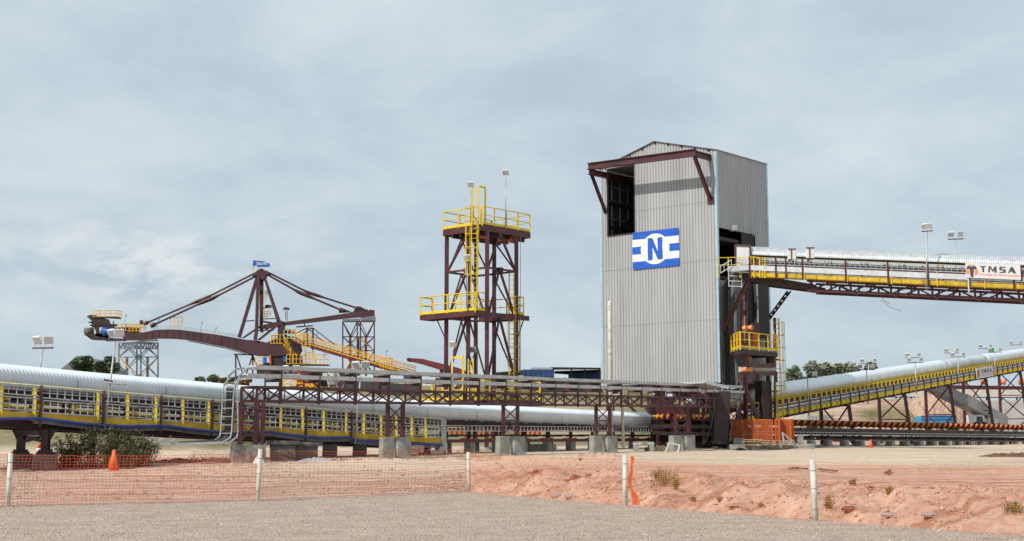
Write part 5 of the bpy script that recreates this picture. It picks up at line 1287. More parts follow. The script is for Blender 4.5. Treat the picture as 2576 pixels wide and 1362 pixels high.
mb.bar(S(1400, 838, 1.5), S(1180, 776, 1.5), .25); mb.build('lower_rail', 'maroon_far', st)
rl = [(620, 634), (740, 630), (830, 633), (1000, 655), (1150, 676), (1300, 703)]
handrail(st, [S(x, y, -1.25) for x, y in rl], 1.05, 2.4, .045, 'galv', False, .08)
# boom head: pulley, frame, hopper, platform, blue drive
mb = MB(); c = S(112, 652, -1.9); mb.tube([c, c+V(0, 3.4, 0)], 1.35, 18); 
plate(MB(), [(85, 632), (140, 632), (140, 672), (85, 672)], -.6, 1.4)
hp = MB(); a = S(80, 650, 0); b = S(140, 645, 0); hp.tube([a, b], [1.35, 1.35], 18); hp.build('head_pulley', 'concrete_dark', st, True)
hr = MB(); a = S(122, 645, -.1); b = S(150, 645, -.1); hr.tube([S(132, 645, -.2), S(146, 645, -.2)], [1.0, 1.0], 16); hr.build('pulley_flange', 'maroon_red', st, True)
mb = MB(); plate(mb, [(125, 690), (80, 675), (80, 668), (160, 665), (300, 690), (390, 690), (540, 712), (540, 660), (380, 655), (300, 600), (340, 600), (330, 590), (120, 600), (150, 620), (170, 650), (160, 680), (240, 700), (220, 712), (130, 712)], -1.0, -.7)
plate(mb, [(130, 712), (390, 722), (390, 705), (190, 690), (120, 690)], -1.2, 1.2); plate(mb, [(360, 640), (540, 655), (540, 712), (380, 716)], -1.1, 1.1)
plate(mb, [(118, 602), (320, 602), (320, 588), (160, 585), (118, 592)], -1.2, 1.2)
plate(mb, [(330, 612), (390, 612), (390, 650), (330, 640)], -.8, .8)
mb.build('head_frame', 'maroon_dark', st)
mb = MB()
for x0, x1, y0, y1 in ((135, 165, 565, 600), (205, 215, 600, 690), (165, 172, 600, 690), (262, 268, 570, 590), (300, 306, 565, 590)): plate(mb, [(x0, y0), (x1, y0), (x1, y1), (x0, y1)], -.9, -.5)
mb.builds('head_post', 'maroon_far', st)
mb = MB(); plate(mb, [(92, 526), (110, 518), (150, 514), (170, 522), (250, 548), (270, 588), (160, 588), (140, 572)], -1.3, 1.3); plate(mb, [(100, 570), (135, 568), (135, 576), (108, 578)], -1.3, 1.3); mb.build('hopper', 'maroon_dark', st)
pf = [S(145, 540, -1.6), S(330, 540, -1.6), S(366, 550, 2.2), S(200, 540, 2.2)]
MB().prism(pf, V(0, 0, .2)).build('platform_deck', 'maroon_dark', st)
handrail(st, [p+V(0, 0, .2) for p in (pf[3], pf[0], pf[1], pf[2])], 2.4*.9, 1.9, .07, 'yellow_far', True, .14)
mb = MB(); R = random.Random(4)
a = S(222, 648, -1.6); mb.tube([S(225, 650, -1.5), S(270, 650, -1.5)], [1.5, 1.35], 12); mb.tube([S(270, 652, -1.5), S(318, 640, -1.4)], [1.2, 1.0], 10); mb.build('drive_wrap', 'blue', st, True)
mb = MB(); mb.tube([S(200, 640, -1.4), S(222, 640, -1.4)], 1.2, 12); mb.build('gear_case', 'sheet', st, True)
ph = [S(335, 640, -1.4), S(430, 640, -1.4), S(540, 640, -1.4)]
handrail(st, [ph[0], ph[1]], 2.2, 1.6, .08, 'yellow_far', True, .16); handrail(st, [ph[1]+V(0, 0, -.1), ph[2]], 2.1, 1.1, .08, 'yellow_far', True, .18); handrail(st, [ph[0]+V(.3, 1., .1), ph[2]+V(0, 1., .1)], 2.2, 1.5, .07, 'yellow_far', True, .16)
mb = MB(); plate(mb, [(512, 558), (538, 558), (538, 592), (512, 592)], -.6, -.2); plate(mb, [(405, 610), (500, 612), (500, 650), (400, 655)], -.8, .8); mb.builds('equipment_box', 'maroon_far', st)
# small platform box on the boom
bx = S(757, 600, -1); handrail(st, [S(757, 600, -1.2), S(845, 600, -1.2), S(848, 600, 1.2)], 1.0*2.9, 1.5, .06, 'yellow_far', True, .14)
mb = MB()
for x in (762, 800, 838): mb.bar(S(x, 636, -1.2), S(x, 600, -1.2), .12)
mb.builds('platform_leg', 'yellow_far', st)
# mast
mb = MB()
for pts, d0, d1 in (([(1430, 215), (1452, 235), (1330, 640), (1312, 700), (1286, 690), (1300, 650)], -2.2, -1.6), ([(1438, 210), (1462, 215), (1450, 650), (1440, 715), (1412, 712), (1425, 640)], -3.2, -2.6),
                    ([(1488, 205), (1508, 205), (1628, 560), (1600, 575)], -2.2, -1.6), ([(1462, 205), (1492, 205), (1488, 660), (1462, 640)], 1.6, 2.3), ([(1600, 560), (1640, 562), (1650, 600), (1645, 760), (1606, 760), (1606, 600)], -2.2, 2.2),
                    ([(1612, 575), (1625, 592), (1465, 716), (1440, 716)], -2.6, -2.0), ([(1478, 590), (1482, 604), (1340, 700), (1318, 700)], 1.0, 1.5), ([(1470, 570), (1600, 600), (1600, 580), (1490, 560)], 1.2, 1.8),
                    ([(1480, 600), (1600, 570), (1660, 570), (1660, 600), (1480, 630)], .8, 1.8)):
    q = MB(); plate(q, pts, d0, d1); q.build('mast_leg', 'maroon_far', st)
q = MB(); plate(q, [(1480, 146), (1520, 172), (1535, 190), (1505, 196), (1495, 235), (1450, 235), (1445, 205), (1405, 210), (1405, 195), (1460, 152)], -2.4, 2.4); q.build('mast_head', 'maroon_far', st)
mb = MB()
for p, q_, d in (((1340, 567), (1422, 560), -2.2), ((1478, 548), (1592, 545), -1.9), ((1490, 462), (1558, 458), -1.9), ((1450, 640), (1575, 636), -1.5), ((1470, 655), (1560, 610), 0)): sbar(mb, p, q_, .35, d)
mb.builds('mast_strut', 'maroon_far', st)
# stays (two pairs), each one box member swelling at its joints
def stay(pts, d, r):
    P2 = [S(x, y, d) for x, y in pts]; q = MB(); out_p = []; out_r = []
    for i, (a, b) in enumerate(zip(P2, P2[1:])):
        L_ = (b-a).length; u = (b-a).normalized()
        if i == 0: out_p += [a, b-u*1.1]; out_r += [r, r]
        elif i == 1: out_p += [a, b]; out_r += [r*1.8, r*1.8]
        else: out_p += [a+u*1.1, b-u*.9, b-u*.45, b]; out_r += [r, r, r*2.2, r*2.0]
    q.tube(out_p, out_r, 6); q.build('stay', 'maroon_far', st)
stay([(1425, 185), (1030, 385), (960, 412), (545, 588)], 1.5, .36); stay([(1440, 205), (1090, 385), (1020, 412), (600, 605)], -1.5, .40)
stay([(1512, 170), (1850, 340), (1920, 362), (2260, 470)], 1.5, .36); stay([(1530, 200), (1780, 340), (1850, 368), (2130, 486)], -1.5, .40)
# counterweight arm
ca_t = [(1500, 590), (1660, 572), (1900, 540), (2120, 508), (2200, 497), (2300, 482), (2374, 478)]; ca_b = [(2374, 524), (2250, 535), (2120, 549), (1900, 575), (1660, 602), (1500, 625)]
for d in (-1.4, 1.2): plate(MB(), ca_t+ca_b, d, d+.2).build('counter_arm', 'maroon_far', st)
mb = MB(); plate(mb, [(2230, 450), (2260, 448), (2300, 470), (2374, 478), (2374, 524), (2250, 536), (2120, 548), (2120, 510), (2200, 496)], 1.0, 1.6); plate(mb, [(2095, 460), (2120, 462), (2200, 496), (2090, 500)], -1.6, -1.2); mb.builds('arm_head', 'maroon_dark', st)
mb = MB(); plate(mb, [(2120, 550), (2250, 545), (2250, 563), (2122, 566)], -2, 2); plate(mb, [(2262, 536), (2374, 526), (2374, 562), (2262, 560)], -2, 2); mb.builds('counterweight', 'galv_dark', st)
mb = MB()
for x in (1740, 1865, 2195, 2328): plate(mb, [(x-7, interp(ca_t, x)+2), (x+9, interp(ca_t, x)), (x+6, interp(ca_t, x)-9), (x-3, interp(ca_t, x)-8)], -1.3, -.9)
mb.builds('lifting_lug', 'yellow_far', st)
mb = MB(); plate(mb, [(1755, 606), (1884, 597), (1884, 604), (1755, 615)], -.5, .5); plate(mb, [(1815, 575), (1822, 575), (1822, 602), (1815, 602)], -.2, .2); mb.build('hanging_beam', 'maroon_far', st)
# vent hood on a lattice post
mb = MB(); sbar(mb, (1669, 480), (1669, 565), .16, -1); sbar(mb, (1683, 480), (1683, 565), .16, -1)
for y in range(490, 560, 14): sbar(mb, (1669, y), (1683, y+8), .1, -1)
mb.build('hood_post', 'maroon_dark', st); mb = MB(); plate(mb, [(1646, 472), (1652, 460), (1672, 453), (1692, 458), (1698, 472)], -1.4, .4); mb.build('hood', 'maroon_far', st)
# turret and underside
q = MB(); plate(q, [(1300, 710), (1440, 718), (1520, 735), (1620, 690), (1650, 700), (1690, 740), (1720, 800), (1700, 830), (1600, 842), (1420, 835), (1300, 790)], -2.4, 2.6); q.build('turret', 'maroon_far', st)
q = MB(); plate(q, [(1540, 832), (1700, 835), (1740, 800), (1780, 830), (1790, 900), (1760, 925), (1480, 925), (1500, 900), (1550, 890)], -1.8, 2.2); plate(q, [(1650, 628), (1740, 630), (1745, 665), (1650, 668)], -1.2, 1.4); plate(q, [(1650, 668), (1720, 690), (1790, 740), (1780, 810), (1740, 800), (1690, 740)], -.6, 2); q.build('machinery', 'maroon_dark', st)
q = MB(); plate(q, [(1535, 835), (1552, 835), (1556, 905), (1540, 905)], -2.6, -2.2); q.build('slanted_brace', 'guard_orange', st)
q = MB(); plate(q, [(1490, 850), (1515, 848), (1515, 898), (1488, 900)], -2.8, -1.6); plate(q, [(1650, 845), (1680, 845), (1680, 885), (1650, 885)], -2.6, -1.6); q.builds('control_cabinet', 'blue', st)
q = MB(); plate(q, [(1440, 920), (1475, 905), (1530, 905), (1560, 925), (1800, 925), (1800, 1000), (1440, 1000)], -2, 2.6); q.build('travel_bogie', 'maroon_dark', st)
q = MB()
for x0, x1 in ((1270, 1278), (1405, 1413)): sbar(q, (x0+4, 825), (x0+4, 1010), .45, 0)
q.builds('support_post', 'maroon_dark', st)
q = MB(); sbar(q, (1258, 828), (1450, 832), .4, 0); sbar(q, (1282, 835), (1335, 1000), .4, .0); sbar(q, (1408, 840), (1355, 990), .4, .2); sbar(q, (1410, 840), (1445, 930), .45, .2); q.build('support_bracing', 'maroon_dark', st)
# yellow stairs and platforms round the turret
def hr(pts, h, sp, d=-2.8, m='yellow_far', r=.07, post=.15, toe=True): handrail(st, [S(x, y, d) for x, y in pts], h, sp, r, m, toe, post)
hr([(1552, 742), (1648, 742)], 3.0*1.0, 1.0); hr([(1648, 742), (1712, 815)], 2.7, 1.1); hr([(1708, 832), (1768, 832)], 2.8, 1.0); hr([(1560, 722), (1640, 722)], 1.9, 1.1, 1.8)
q = MB()
for i in range(10): a = S(lerp(1636, 1712, i/9), lerp(735, 838, i/9), -2); q.bar(a-V(0, .35, 0), a+V(0, .35, 0), .5, .12)
q.builds('stair_tread', 'yellow_far', st)
hr([(1430, 908), (1480, 908)], 2.4, 1.2); hr([(1676, 905), (1730, 905)], 3.2, 1.1); hr([(1722, 905), (2004, 908)], 3.3, 1.35); hr([(1745, 903), (1860, 903)], 3.2, 1.2, 1.5)
q = MB(); plate(q, [(1676, 905), (2004, 908), (2004, 915), (1676, 914)], -3, 2.4); q.build('platform_deck', 'maroon_dark', st)
q = MB(); sbar(q, (1495, 330), (1495, 560), .1, 0); sbar(q, (1512, 330), (1512, 545), .1, 0); 
for y in range(335, 545, 14): sbar(q, (1495, y), (1512, y), .08, 0)
q.build('ladder', 'yellow_far', st); hr([(1495, 372), (1550, 370)], 2.0, 1.2, -.5, toe=False); hr([(1500, 530), (1548, 528)], 1.9, 1.2, -.5); 
q = MB(); plate(q, [(1505, 440), (1520, 434), (1555, 438), (1560, 448), (1505, 456)], -.5, .5); q.build('winch', 'maroon_dark', st)
hr([(1402, 166), (1422, 160)], 1.1, 1., -1.0, toe=False, r=.05, post=.08)
# thin lamp hooks on the boom
for k, (x, y, yb) in enumerate(((402, 516, 590), (662, 545, 612), (1004, 575, 655), (1116, 615, 668), (1918, 655, 700), (2472, 795, 890))):
    q = MB(); a = S(x-9, yb, -1); b = S(x-2, y, -1); q.tube([a, b, b+V(.16, 0, .06), b+V(.25, 0, -.07)], .07, 5); q.tube([b+V(.14, 0, -.1), b+V(.14, 0, -.28)], .16, 6)
    tag(q.build('lamp_hook', 'galv_dark', None), ['thin hooked lamp post by the yellow platform of the stacker boom head', 'thin hooked lamp post between the left stays of the stacker', 'thin hooked lamp post on the middle of the stacker boom', 'thin hooked lamp post on the stacker boom nearest its mast', 'thin hooked lamp post by the A-frame of the yellow railed feeder', 'thin hooked lamp post at the low end of the yellow railed feeder'][k], 'lamp post', 'hooked lamp posts in the far yard')
# flags
def flagcol(txt=True):
    def f(a, b):
        if not txt: return 1 if (.28 < a < .34 and .1 < b < .6) or (.45 < a < .85 and .35 < b < .5) else 0
        return 0
    return f
for k, (x0, y0, x1, y1, d, lab) in enumerate(((1412, 82, 1507, 128, -1.2, 'front blue flag with small white lettering flying from the stacker mast top'), (1448, 105, 1544, 137, .8, 'rear blue flag with a white squiggle flying lower on the stacker mast top'))):
    c = [S(x0-2, y1, d), S(x1, y1-(6 if k == 0 else 2), d), S(x1, y0+(10 if k == 0 else 2), d), S(x0, y0, d)]
    fl_ = sheet_pattern('flag', *c, 40, 16, flagcol(bool(k == 0)), ['blue', 'white'], V(0, 1, 0), lambda a, b: .08*math.sin(a*9)*a)
    tag(fl_, lab, 'flag', 'blue flags on the stacker mast')
    if k == 0: text_mesh('lettering', 'BILPA', .5, 'white', fl_, S(1448, 119, d-.35), V(1, 0, 0), V(0, 0, 1), V(0, -1, 0), .01, .02, .95)
    if k == 0: q = MB(); q.prism([S(1440, 95, d-.3), S(1446, 100, d-.3), S(1443, 108, d-.3), S(1447, 120, d-.3), S(1441, 124, d-.3), S(1440, 118, d-.3), S(1442, 110, d-.3), S(1438, 103, d-.3)], V(0, .02, 0)); q.build('emblem', 'white', fl_)
    q = MB(); q.tube([S(x0-5, 165, d), S(x0, y0-2, d)], .06, 5); q.build('pole', 'galv', fl_)
# ================================================================ lattice towers in the far yard
def lat_tower(name, label, x0, x1, yt, levels, yb, m, mi_, Y, inner=None, cross_top=False):
    t = thing(name, label, 'lattice tower', V(S((x0+x1)/2, yb, 0, Y).x, Y, 7)); Wd = (S(x1, 900, 0, Y)-S(x0, 900, 0, Y)).x; dep = Wd*.55/KS
    xm = lerp(x0, x1, .46); c4 = [(x0, 0), (xm, -dep*.5), (x1, .2), (lerp(x0, x1, .56), dep*.6)]
    q = MB()
    for x, d in c4: q.bar(S(x, yb, d, Y), S(x, yt, d, Y), .42)
    q.builds('column', m, t); q = MB(); q2 = MB()
    ls = [yt]+levels+[yb]
    for i, (a, b) in enumerate(zip(ls, ls[1:])):
        for j in range(4):
            (xa, da), (xb, db) = c4[j], c4[(j+1) % 4]
            q.bar(S(xa, a, da, Y), S(xb, a, db, Y), .34); mx_ = (xa+xb)/2; md = (da+db)/2
            w_ = .3 if j < 2 else .22
            if i == 0 and cross_top:
                n = 5
                for k in range(n): q.bar(S(lerp(xa, xb, k/n), a, lerp(da, db, k/n), Y), S(lerp(xa, xb, (k+.5)/n), b, lerp(da, db, (k+.5)/n), Y), .2); q.bar(S(lerp(xa, xb, (k+.5)/n), b, lerp(da, db, (k+.5)/n), Y), S(lerp(xa, xb, (k+1)/n), a, lerp(da, db, (k+1)/n), Y), .2)
            elif i < 2-(0 if cross_top else 1) or (i == 1 and cross_top): q.bar(S(xa, a if not cross_top else b, da, Y), S(mx_, b if not cross_top else a, md, Y), w_); q.bar(S(xb, a if not cross_top else b, db, Y), S(mx_, b if not cross_top else a, md, Y), w_)
            else: (q if (j+i) % 2 else q2).bar(S(xa, a, da, Y), S(xb, b, db, Y), w_*.9); q.bar(S(xb, a, db, Y), S(xa, b, da, Y), w_*.8)
    q.build('bracing', m, t)
    if q2.v: q2.build('yellow_bracing', 'yellow_far', t)
    if inner:
        q = MB()
        for x in inner[0]: q.bar(S(x, yb, .5, Y), S(x, inner[1], .5, Y), .75)
        q.builds('inner_column', inner[2], t)
    return t
mat('steel_grey', (.20, .21, .225), .5, .3, var=.2, scale=.6)
lt = lat_tower('lattice_tower', 'grey lattice tower with yellow braces standing under the stacker boom head', 348, 658, 738, [783, 850], 1010, 'steel_grey', 0, 196, ([412, 575], 850, 'steel_grey'), True)
q = MB(); plate(q, [(380, 738), (500, 722), (650, 735), (650, 742), (380, 745)], -1, 1, 196); plate(q, [(520, 708), (640, 702), (650, 722), (500, 722)], -1, 1, 196); q.build('saddle', 'steel_grey', lt)
lt2 = lat_tower('lattice_tower', 'maroon and orange lattice tower standing under the stacker counterweight arm', 2122, 2372, 570, [690, 800], 1000, 'maroon_far', 0, 196, ([2182, 2245, 2306], 690, 'red_box'))
# ================================================================ feeder with yellow rails running down to the right
YFd = 175.; fd_ = thing('feeder_conveyor', 'long sloping feeder conveyor with yellow rails and maroon underside behind the steel tower', 'conveyor', V(S(2100, 900, 0, YFd).x, YFd, 7))
def FD(x, y, d=0.): return S(x, y, d, YFd)
q = MB(); q.hold = False
pts = [(1715, 705), (1850, 755), (2480, 940), (2700, 1000)]
for d in (-1.2, 1.0):
    for a, b in zip(pts, pts[1:]): q.bar(FD(a[0], a[1], d), FD(b[0], b[1], d), .15, 1.5); q.hold = True
q.build('girder', 'maroon_red', fd_)
q = MB(); n = 34
for i in range(n): x = lerp(1850, 2560, i/n); y = interp(pts, x); a = FD(x, y+16, -1.4); q.prism([a, FD(x+20, y+22, -1.4), FD(x+20, y+4, -1.4), FD(x, y, -1.4)], V(0, .12, 0))
q.build('underside_steps', 'maroon_red', fd_)
for d, h in ((-1.4, 2.1), (1.3, 2.7)):
    handrail(fd_, [FD(x, y-8, d) for x, y in pts], h, 1.35, .085, 'yellow_far', True, .15)
q = MB(); 
for a, b in zip(pts, pts[1:]): q.bar(FD(a[0], a[1]-10, -1.35), FD(b[0], b[1]-10, -1.35), .1, .35)
q.build('toe_strip', 'yellow_far', fd_)
q = MB()
for a, b in zip(pts, pts[1:]): q.bar(FD(a[0], a[1]-22, 0), FD(b[0], b[1]-22, 0), 1.8, .15)
q.build('belt', 'galv_dark', fd_)
q = MB()
for x, d in ((1838, -1.2), (1886, 1.2)): q.bar(FD(x, 760, d), FD(x, 618, d), .5)
q.builds('mast_post', 'maroon_far', fd_); q = MB()
for (a, b, d) in (((1838, 620), (1750, 662), -1.2), ((1886, 620), (1775, 680), 1.2), ((1838, 620), (1985, 740), -1.2), ((1886, 620), (2062, 755), 1.2), ((1838, 620), (1886, 620), 0)): q.bar(FD(*a, d), FD(*b, d), .3)
q.build('mast_stay', 'maroon_far', fd_)
handrail(fd_, [FD(1655, 700, -1.6), FD(1715, 702, -1.6), FD(1800, 750, -1.6), FD(1850, 752, -1.6)], 2.6, 1.2, .07, 'yellow_pale', True, .13)
handrail(fd_, [FD(1800, 770, -1.9), FD(1862, 770, -1.9)], 4.2, 1.0, .09, 'yellow_far', True, .17)
q = MB(); q.bar(FD(1812, 770, -1), FD(1830, 850, -1), .22); q.bar(FD(1835, 765, -1), FD(1822, 850, -1), .22); q.bar(FD(1805, 840, -1), FD(1835, 850, -1), .2); q.bar(FD(1880, 770, -.5), FD(1903, 900, -.5), .5); q.bar(FD(1835, 815, 0), FD(1885, 815, 0), .2); q.bar(FD(1972, 790, .5), FD(1972, 860, .5), .1); q.bar(FD(1982, 790, .5), FD(1982, 860, .5), .1); q.builds('strut', 'yellow_far', fd_)
q = MB(); q.prism([FD(1700, 725, 1), FD(1780, 728, 1), FD(1795, 800, 1), FD(1770, 830, 1), FD(1720, 800, 1)], V(0, 1, 0)); q.build('chute', 'maroon_dark', fd_)
hd2 = [(2400, 905), (2460, 940), (2576, 965)]
handrail(fd_, [FD(2420, 925, -2), FD(2520, 950, -2)], 3.4, .9, .09, 'yellow_far', True, .18)
q = MB()
for k in range(5): q.bar(FD(2440+k*22, 940+k*6, -2), FD(2470+k*22, 985+k*4, -2), .25)
q.builds('brace', 'yellow_far', fd_)
KS = 1.0
# second maroon arm further right
q = MB(); a = [P(x, y, 170) for x, y in ((1025, 901), (1062, 903), (1150, 925), (1185, 938), (1185, 950), (1140, 940), (1058, 915), (1026, 908))]; q.prism(a, V(0, 1.6, 0)); am = thing('maroon_arm', 'maroon conveyor arm sloping down towards the left of the steel tower', 'conveyor arm', V(a[0].x+4, 170, 8)); q.build('arm_girder', 'maroon_red', am)
q = MB(); q.bar(P(1111, 917, 170.5), P(1111, 950, 170.5), .5); q.build('arm_post', 'maroon_red', am); q = MB(); q.prism([P(1022, 903, 169.8), P(1030, 900, 169.8), P(1030, 910, 169.8), P(1024, 908, 169.8)], V(0, 2, 0)); q.build('arm_tip', 'maroon_dark', am)
# ================================================================ low clutter behind the cable bridge
def pbox(name, m, px0, px1, py0, py1, Y, dep, label, cat, group=None, ribs=None, parent=None):
    a = P(px0, py1, Y); b = P(px1, py1, Y); z1 = Zp(py0, Y); mb = MB()
    if ribs:
        n = int((b.x-a.x)/ribs); pts = []
        for i in range(n):
            x = lerp(a.x, b.x, i/n); w_ = (b.x-a.x)/n; pts += [V(x, Y, a.z), V(x+w_*.5, Y, a.z), V(x+w_*.55, Y+.06, a.z), V(x+w_*.95, Y+.06, a.z)]
        pts += [V(b.x, Y, a.z), V(b.x, Y+dep, a.z), V(a.x, Y+dep, a.z)]; mb.prism(pts, V(0, 0, z1-a.z))
    else: mb.prism([V(a.x, Y, a.z), V(b.x, Y, a.z), V(b.x, Y+dep, a.z), V(a.x, Y+dep, a.z)], V(0, 0, z1-a.z))
    if not ribs: o = bev(mb.build(name, m, parent), .03)
    else: o = mb.build(name, m, parent)
    return tag(o, label, cat, group) if parent is None else o
pbox('container', 'red_box', 744, 790, 927, 975, 165, 3, 'bright red corrugated container under the yellow platform of the stacker', 'container', None, .35)
pbox('container', 'maroon_dark', 790, 856, 929, 975, 166.5, 3, 'dark maroon container to the right of the bright red one', 'container', None, .35)
cr_ = thing('cable_reel', 'white cable reel with many spokes beside the red container', 'cable reel', P(838, 985, 160)); c = P(838, 951, 160); q = MB()
for k in range(28): t = 2*math.pi*k/28; q.bar(c+V(.4*math.cos(t), 0, .4*math.sin(t)), c+V(.8*math.cos(t), 0, .8*math.sin(t)), .035, .035)
q.builds('spoke', 'white', cr_)
q = MB(); q.tube([c+V(.78*math.cos(t), 0, .78*math.sin(t)) for t in [2*math.pi*k/24 for k in range(25)]], .07, 5, False); q.build('rim', 'white', cr_); q = MB(); q.tube([c-V(0, .15, 0), c+V(0, .5, 0)], .18, 12); q.build('hub', 'galv', cr_)
q = MB(); q.bar(c-V(.6, 0, 1.2), c, .1); q.bar(c+V(.6, 0, -1.2), c, .1); q.builds('stand', 'white', cr_)
for k, (a, b, y0, y1, m, lb) in enumerate(((811, 824, 939, 950, 'white_dirty', 'small pale cabinet just right of the red container'), (824, 838, 940, 968, 'white', 'tall white cabinet behind the cable reel'), (883, 896, 938, 947, 'white', 'low white box right of the cable reel'), (941, 968, 940, 980, 'white_dirty', 'large beige cabinet behind the cable bridge left of the tower'), (1014, 1030, 944, 960, 'blue', 'small blue tank behind the cable bridge left of the tower'))):
    pbox('cabinet', m, a, b, y0, y1, 158+k, 1.2, lb, 'cabinet')
# black shade cloth walls
def cloth(name, pts, h0, m, label, cat='screen wall'):
    t = thing(name, label, cat, V(*pts[0].to_2d(), pts[0].z)); q = MB()
    for a, b in zip(pts, pts[1:]): q.prism([a, b, b+V(0, 0, h0), a+V(0, 0, h0)], V(0, .05, 0))
    q.build('cloth', m, t); q = MB()
    for a, b in zip(pts, pts[1:]):
        n = max(1, int((b-a).length/2.4))
        for i in range(n+1): p = a.lerp(b, i/n)-V(0, .06, 0); q.bar(p-V(0, 0, .5), p+V(0, 0, h0+.1), .08)
    q.builds('post', 'maroon_dark', t); return t
cloth('screen_wall', [P(866, 985, 128), P(955, 992, 126), P(1062, 1000, 124)], 1.15, 'shade_net', 'black shade cloth wall left of the steel tower behind the cable bridge')
cloth('screen_wall', [P(1330, 985, 122), P(1420, 987, 122.5), P(1515, 988, 123)], 1.3, 'shade_net', 'black shade cloth wall between the steel tower and the clad building')
q = MB(); q.prism([P(700, 985, 150), P(1060, 990, 150), P(1060, 978, 150), P(700, 972, 150)], V(0, .5, 0)); tag(q.build('maroon_beam', 'maroon_red', None), 'long low maroon rail beam behind the cable bridge', 'beam')
yg = thing('yellow_stair', 'yellow steel stairs descending behind the left half of the cable bridge', 'stairs', P(770, 1000, 150)); q = MB()
for k in range(9): q.bar(P(745+k*9, 965+k*7, 148), P(757+k*9, 965+k*7, 148), .5, .1)
q.builds('stair_tread', 'yellow_far', yg); handrail(yg, [P(712, 978, 148), P(745, 966, 148), P(770, 966, 148), P(830, 1012, 148)], .9, .8, .09, 'yellow_far', True, .16); handrail(yg, [P(770, 972, 149), P(815, 1010, 149)], 1.3, .8, .09, 'yellow_far', True, .16)
q = MB(); q.bar(P(904, 975, 150), P(952, 977, 150), .5, .6); tag(q.build('yellow_bumper', 'yellow_far', None), 'yellow bumper beam right of the cable reel', 'bumper')
q = MB(); q.bar(P(935, 952, 151), P(1062, 957, 151), .1, .1); q.bar(P(935, 958, 151), P(1062, 963, 151), .1, .14); 
for k in range(9): q.bar(P(940+k*15, 952, 151), P(940+k*15, 968, 151), .12)
tag(q.build('yellow_rail', 'yellow_far', None), 'distant yellow guard rail behind the cable bridge left of the tower', 'rail')
# sheds and containers between tower and building
pbox('container', 'blue_box', 1315, 1392, 930, 948, 150, 3, 'blue container behind the right side of the steel tower', 'container', None, .5)
pbox('container', 'blue_box', 1432, 1514, 938, 965, 160, 3, 'dark blue container just left of the clad building', 'container', None, .5)
q = MB(); a = [P(1336, 925, 155), P(1390, 925, 155), P(1390, 941, 155), P(1336, 941, 155)]; q.prism(a, V(0, 3, 0)); tag(q.build('white_shed', 'sheet', None), 'small white corrugated shed above the blue container right of the tower', 'shed')
sh = thing('open_shed', 'long low dark open shed roof between the steel tower and the clad building', 'shed', P(1430, 960, 158)); q = MB(); q.prism([P(1385, 924, 156), P(1515, 925.5, 156), P(1515, 928, 156), P(1385, 929, 156)], V(0, 8, .3)); q.build('roof', 'maroon_dark', sh); q = MB()
for px in (1392, 1438, 1470, 1508): q.bar(P(px, 970, 157), P(px, 927, 157), .18)
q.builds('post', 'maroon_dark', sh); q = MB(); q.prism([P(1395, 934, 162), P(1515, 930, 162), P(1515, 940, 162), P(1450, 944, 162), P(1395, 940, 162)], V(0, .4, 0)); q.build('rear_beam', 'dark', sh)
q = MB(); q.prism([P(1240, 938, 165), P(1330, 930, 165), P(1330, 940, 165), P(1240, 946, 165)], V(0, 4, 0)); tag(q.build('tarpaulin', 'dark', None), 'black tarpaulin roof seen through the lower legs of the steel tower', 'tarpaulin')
q = MB(); q.prism([P(146, 935, 400), P(194, 895, 400), P(225, 920, 400), P(225, 935, 400)], V(0, 40, 0)); gw = q.build('grey_warehouse', 'steel_grey', None); tag(gw, 'distant grey gabled warehouse left of the two dark pines', 'warehouse')
q = MB(); q.prism([P(2024+1400-1400, 0, 1) for _ in range(0)] or [P(1960, 905, 500), P(1961, 905, 500), P(1961, 906, 500)], V(0, .1, 0)) if False else None
# ================================================================ floodlights on the left
def lmast(label, pb, pt_, Y0, Yt=None, tilt_ax=(1, -.2, 0), sp=.62, sc_=1., **kw): return mast(label, P(*pb, Y0), P(*pt_, Yt or Y0), 2, GLamp, tilt_ax, sp, sc_, **kw)
m1 = lmast('leaning double floodlight mast behind the far left of the covered conveyor', (92, 985), (108, 876), 56, sp=.52, sc_=.84)
b = AF.pt(AF.sof(262, -.14, 1.6), -.14, -.55); m2_ = mast('leaning double floodlight mast with a lower flat lamp on the left walkway', b, P(290.5, 857, b.y), 2, GLamp, (1, -.3, 0), .36, .72)
c = P(292, 965, b.y-.1); q = MB(); q.hexa([c+V(x*.36, y*.22, z-.04*x) for z in (-.03, .03) for x, y in ((-1, -1), (1, -1), (1, 1), (-1, 1))]); bev(q.build('lower_lamp', 'galv', m2_), .01); q = MB(); q.hexa([c+V(x*.32, y*.18, z-.04*x) for z in (-.045, -.031) for x, y in ((-1, -1), (1, -1), (1, 1), (-1, 1))]); q.build('lower_lens', 'lamp_white', m2_); q = MB(); q.bar(P(262, 956, b.y), P(283, 960, b.y), .07); q.build('lower_arm', 'maroon_dark', m2_)
b = AF.pt(AF.sof(893, -.14, 1.2), -.14, -.5); mast('double floodlight mast at the walkway seen through the cable bridge', b, P(908, 936, b.y), 2, GLamp, (1, -.3, 0), .47, .82)
lmast('short double floodlight mast rising behind the cable bridge left part', (727, 1000), (732, 943), 66, sp=.56, sc_=.75, arm='galv')
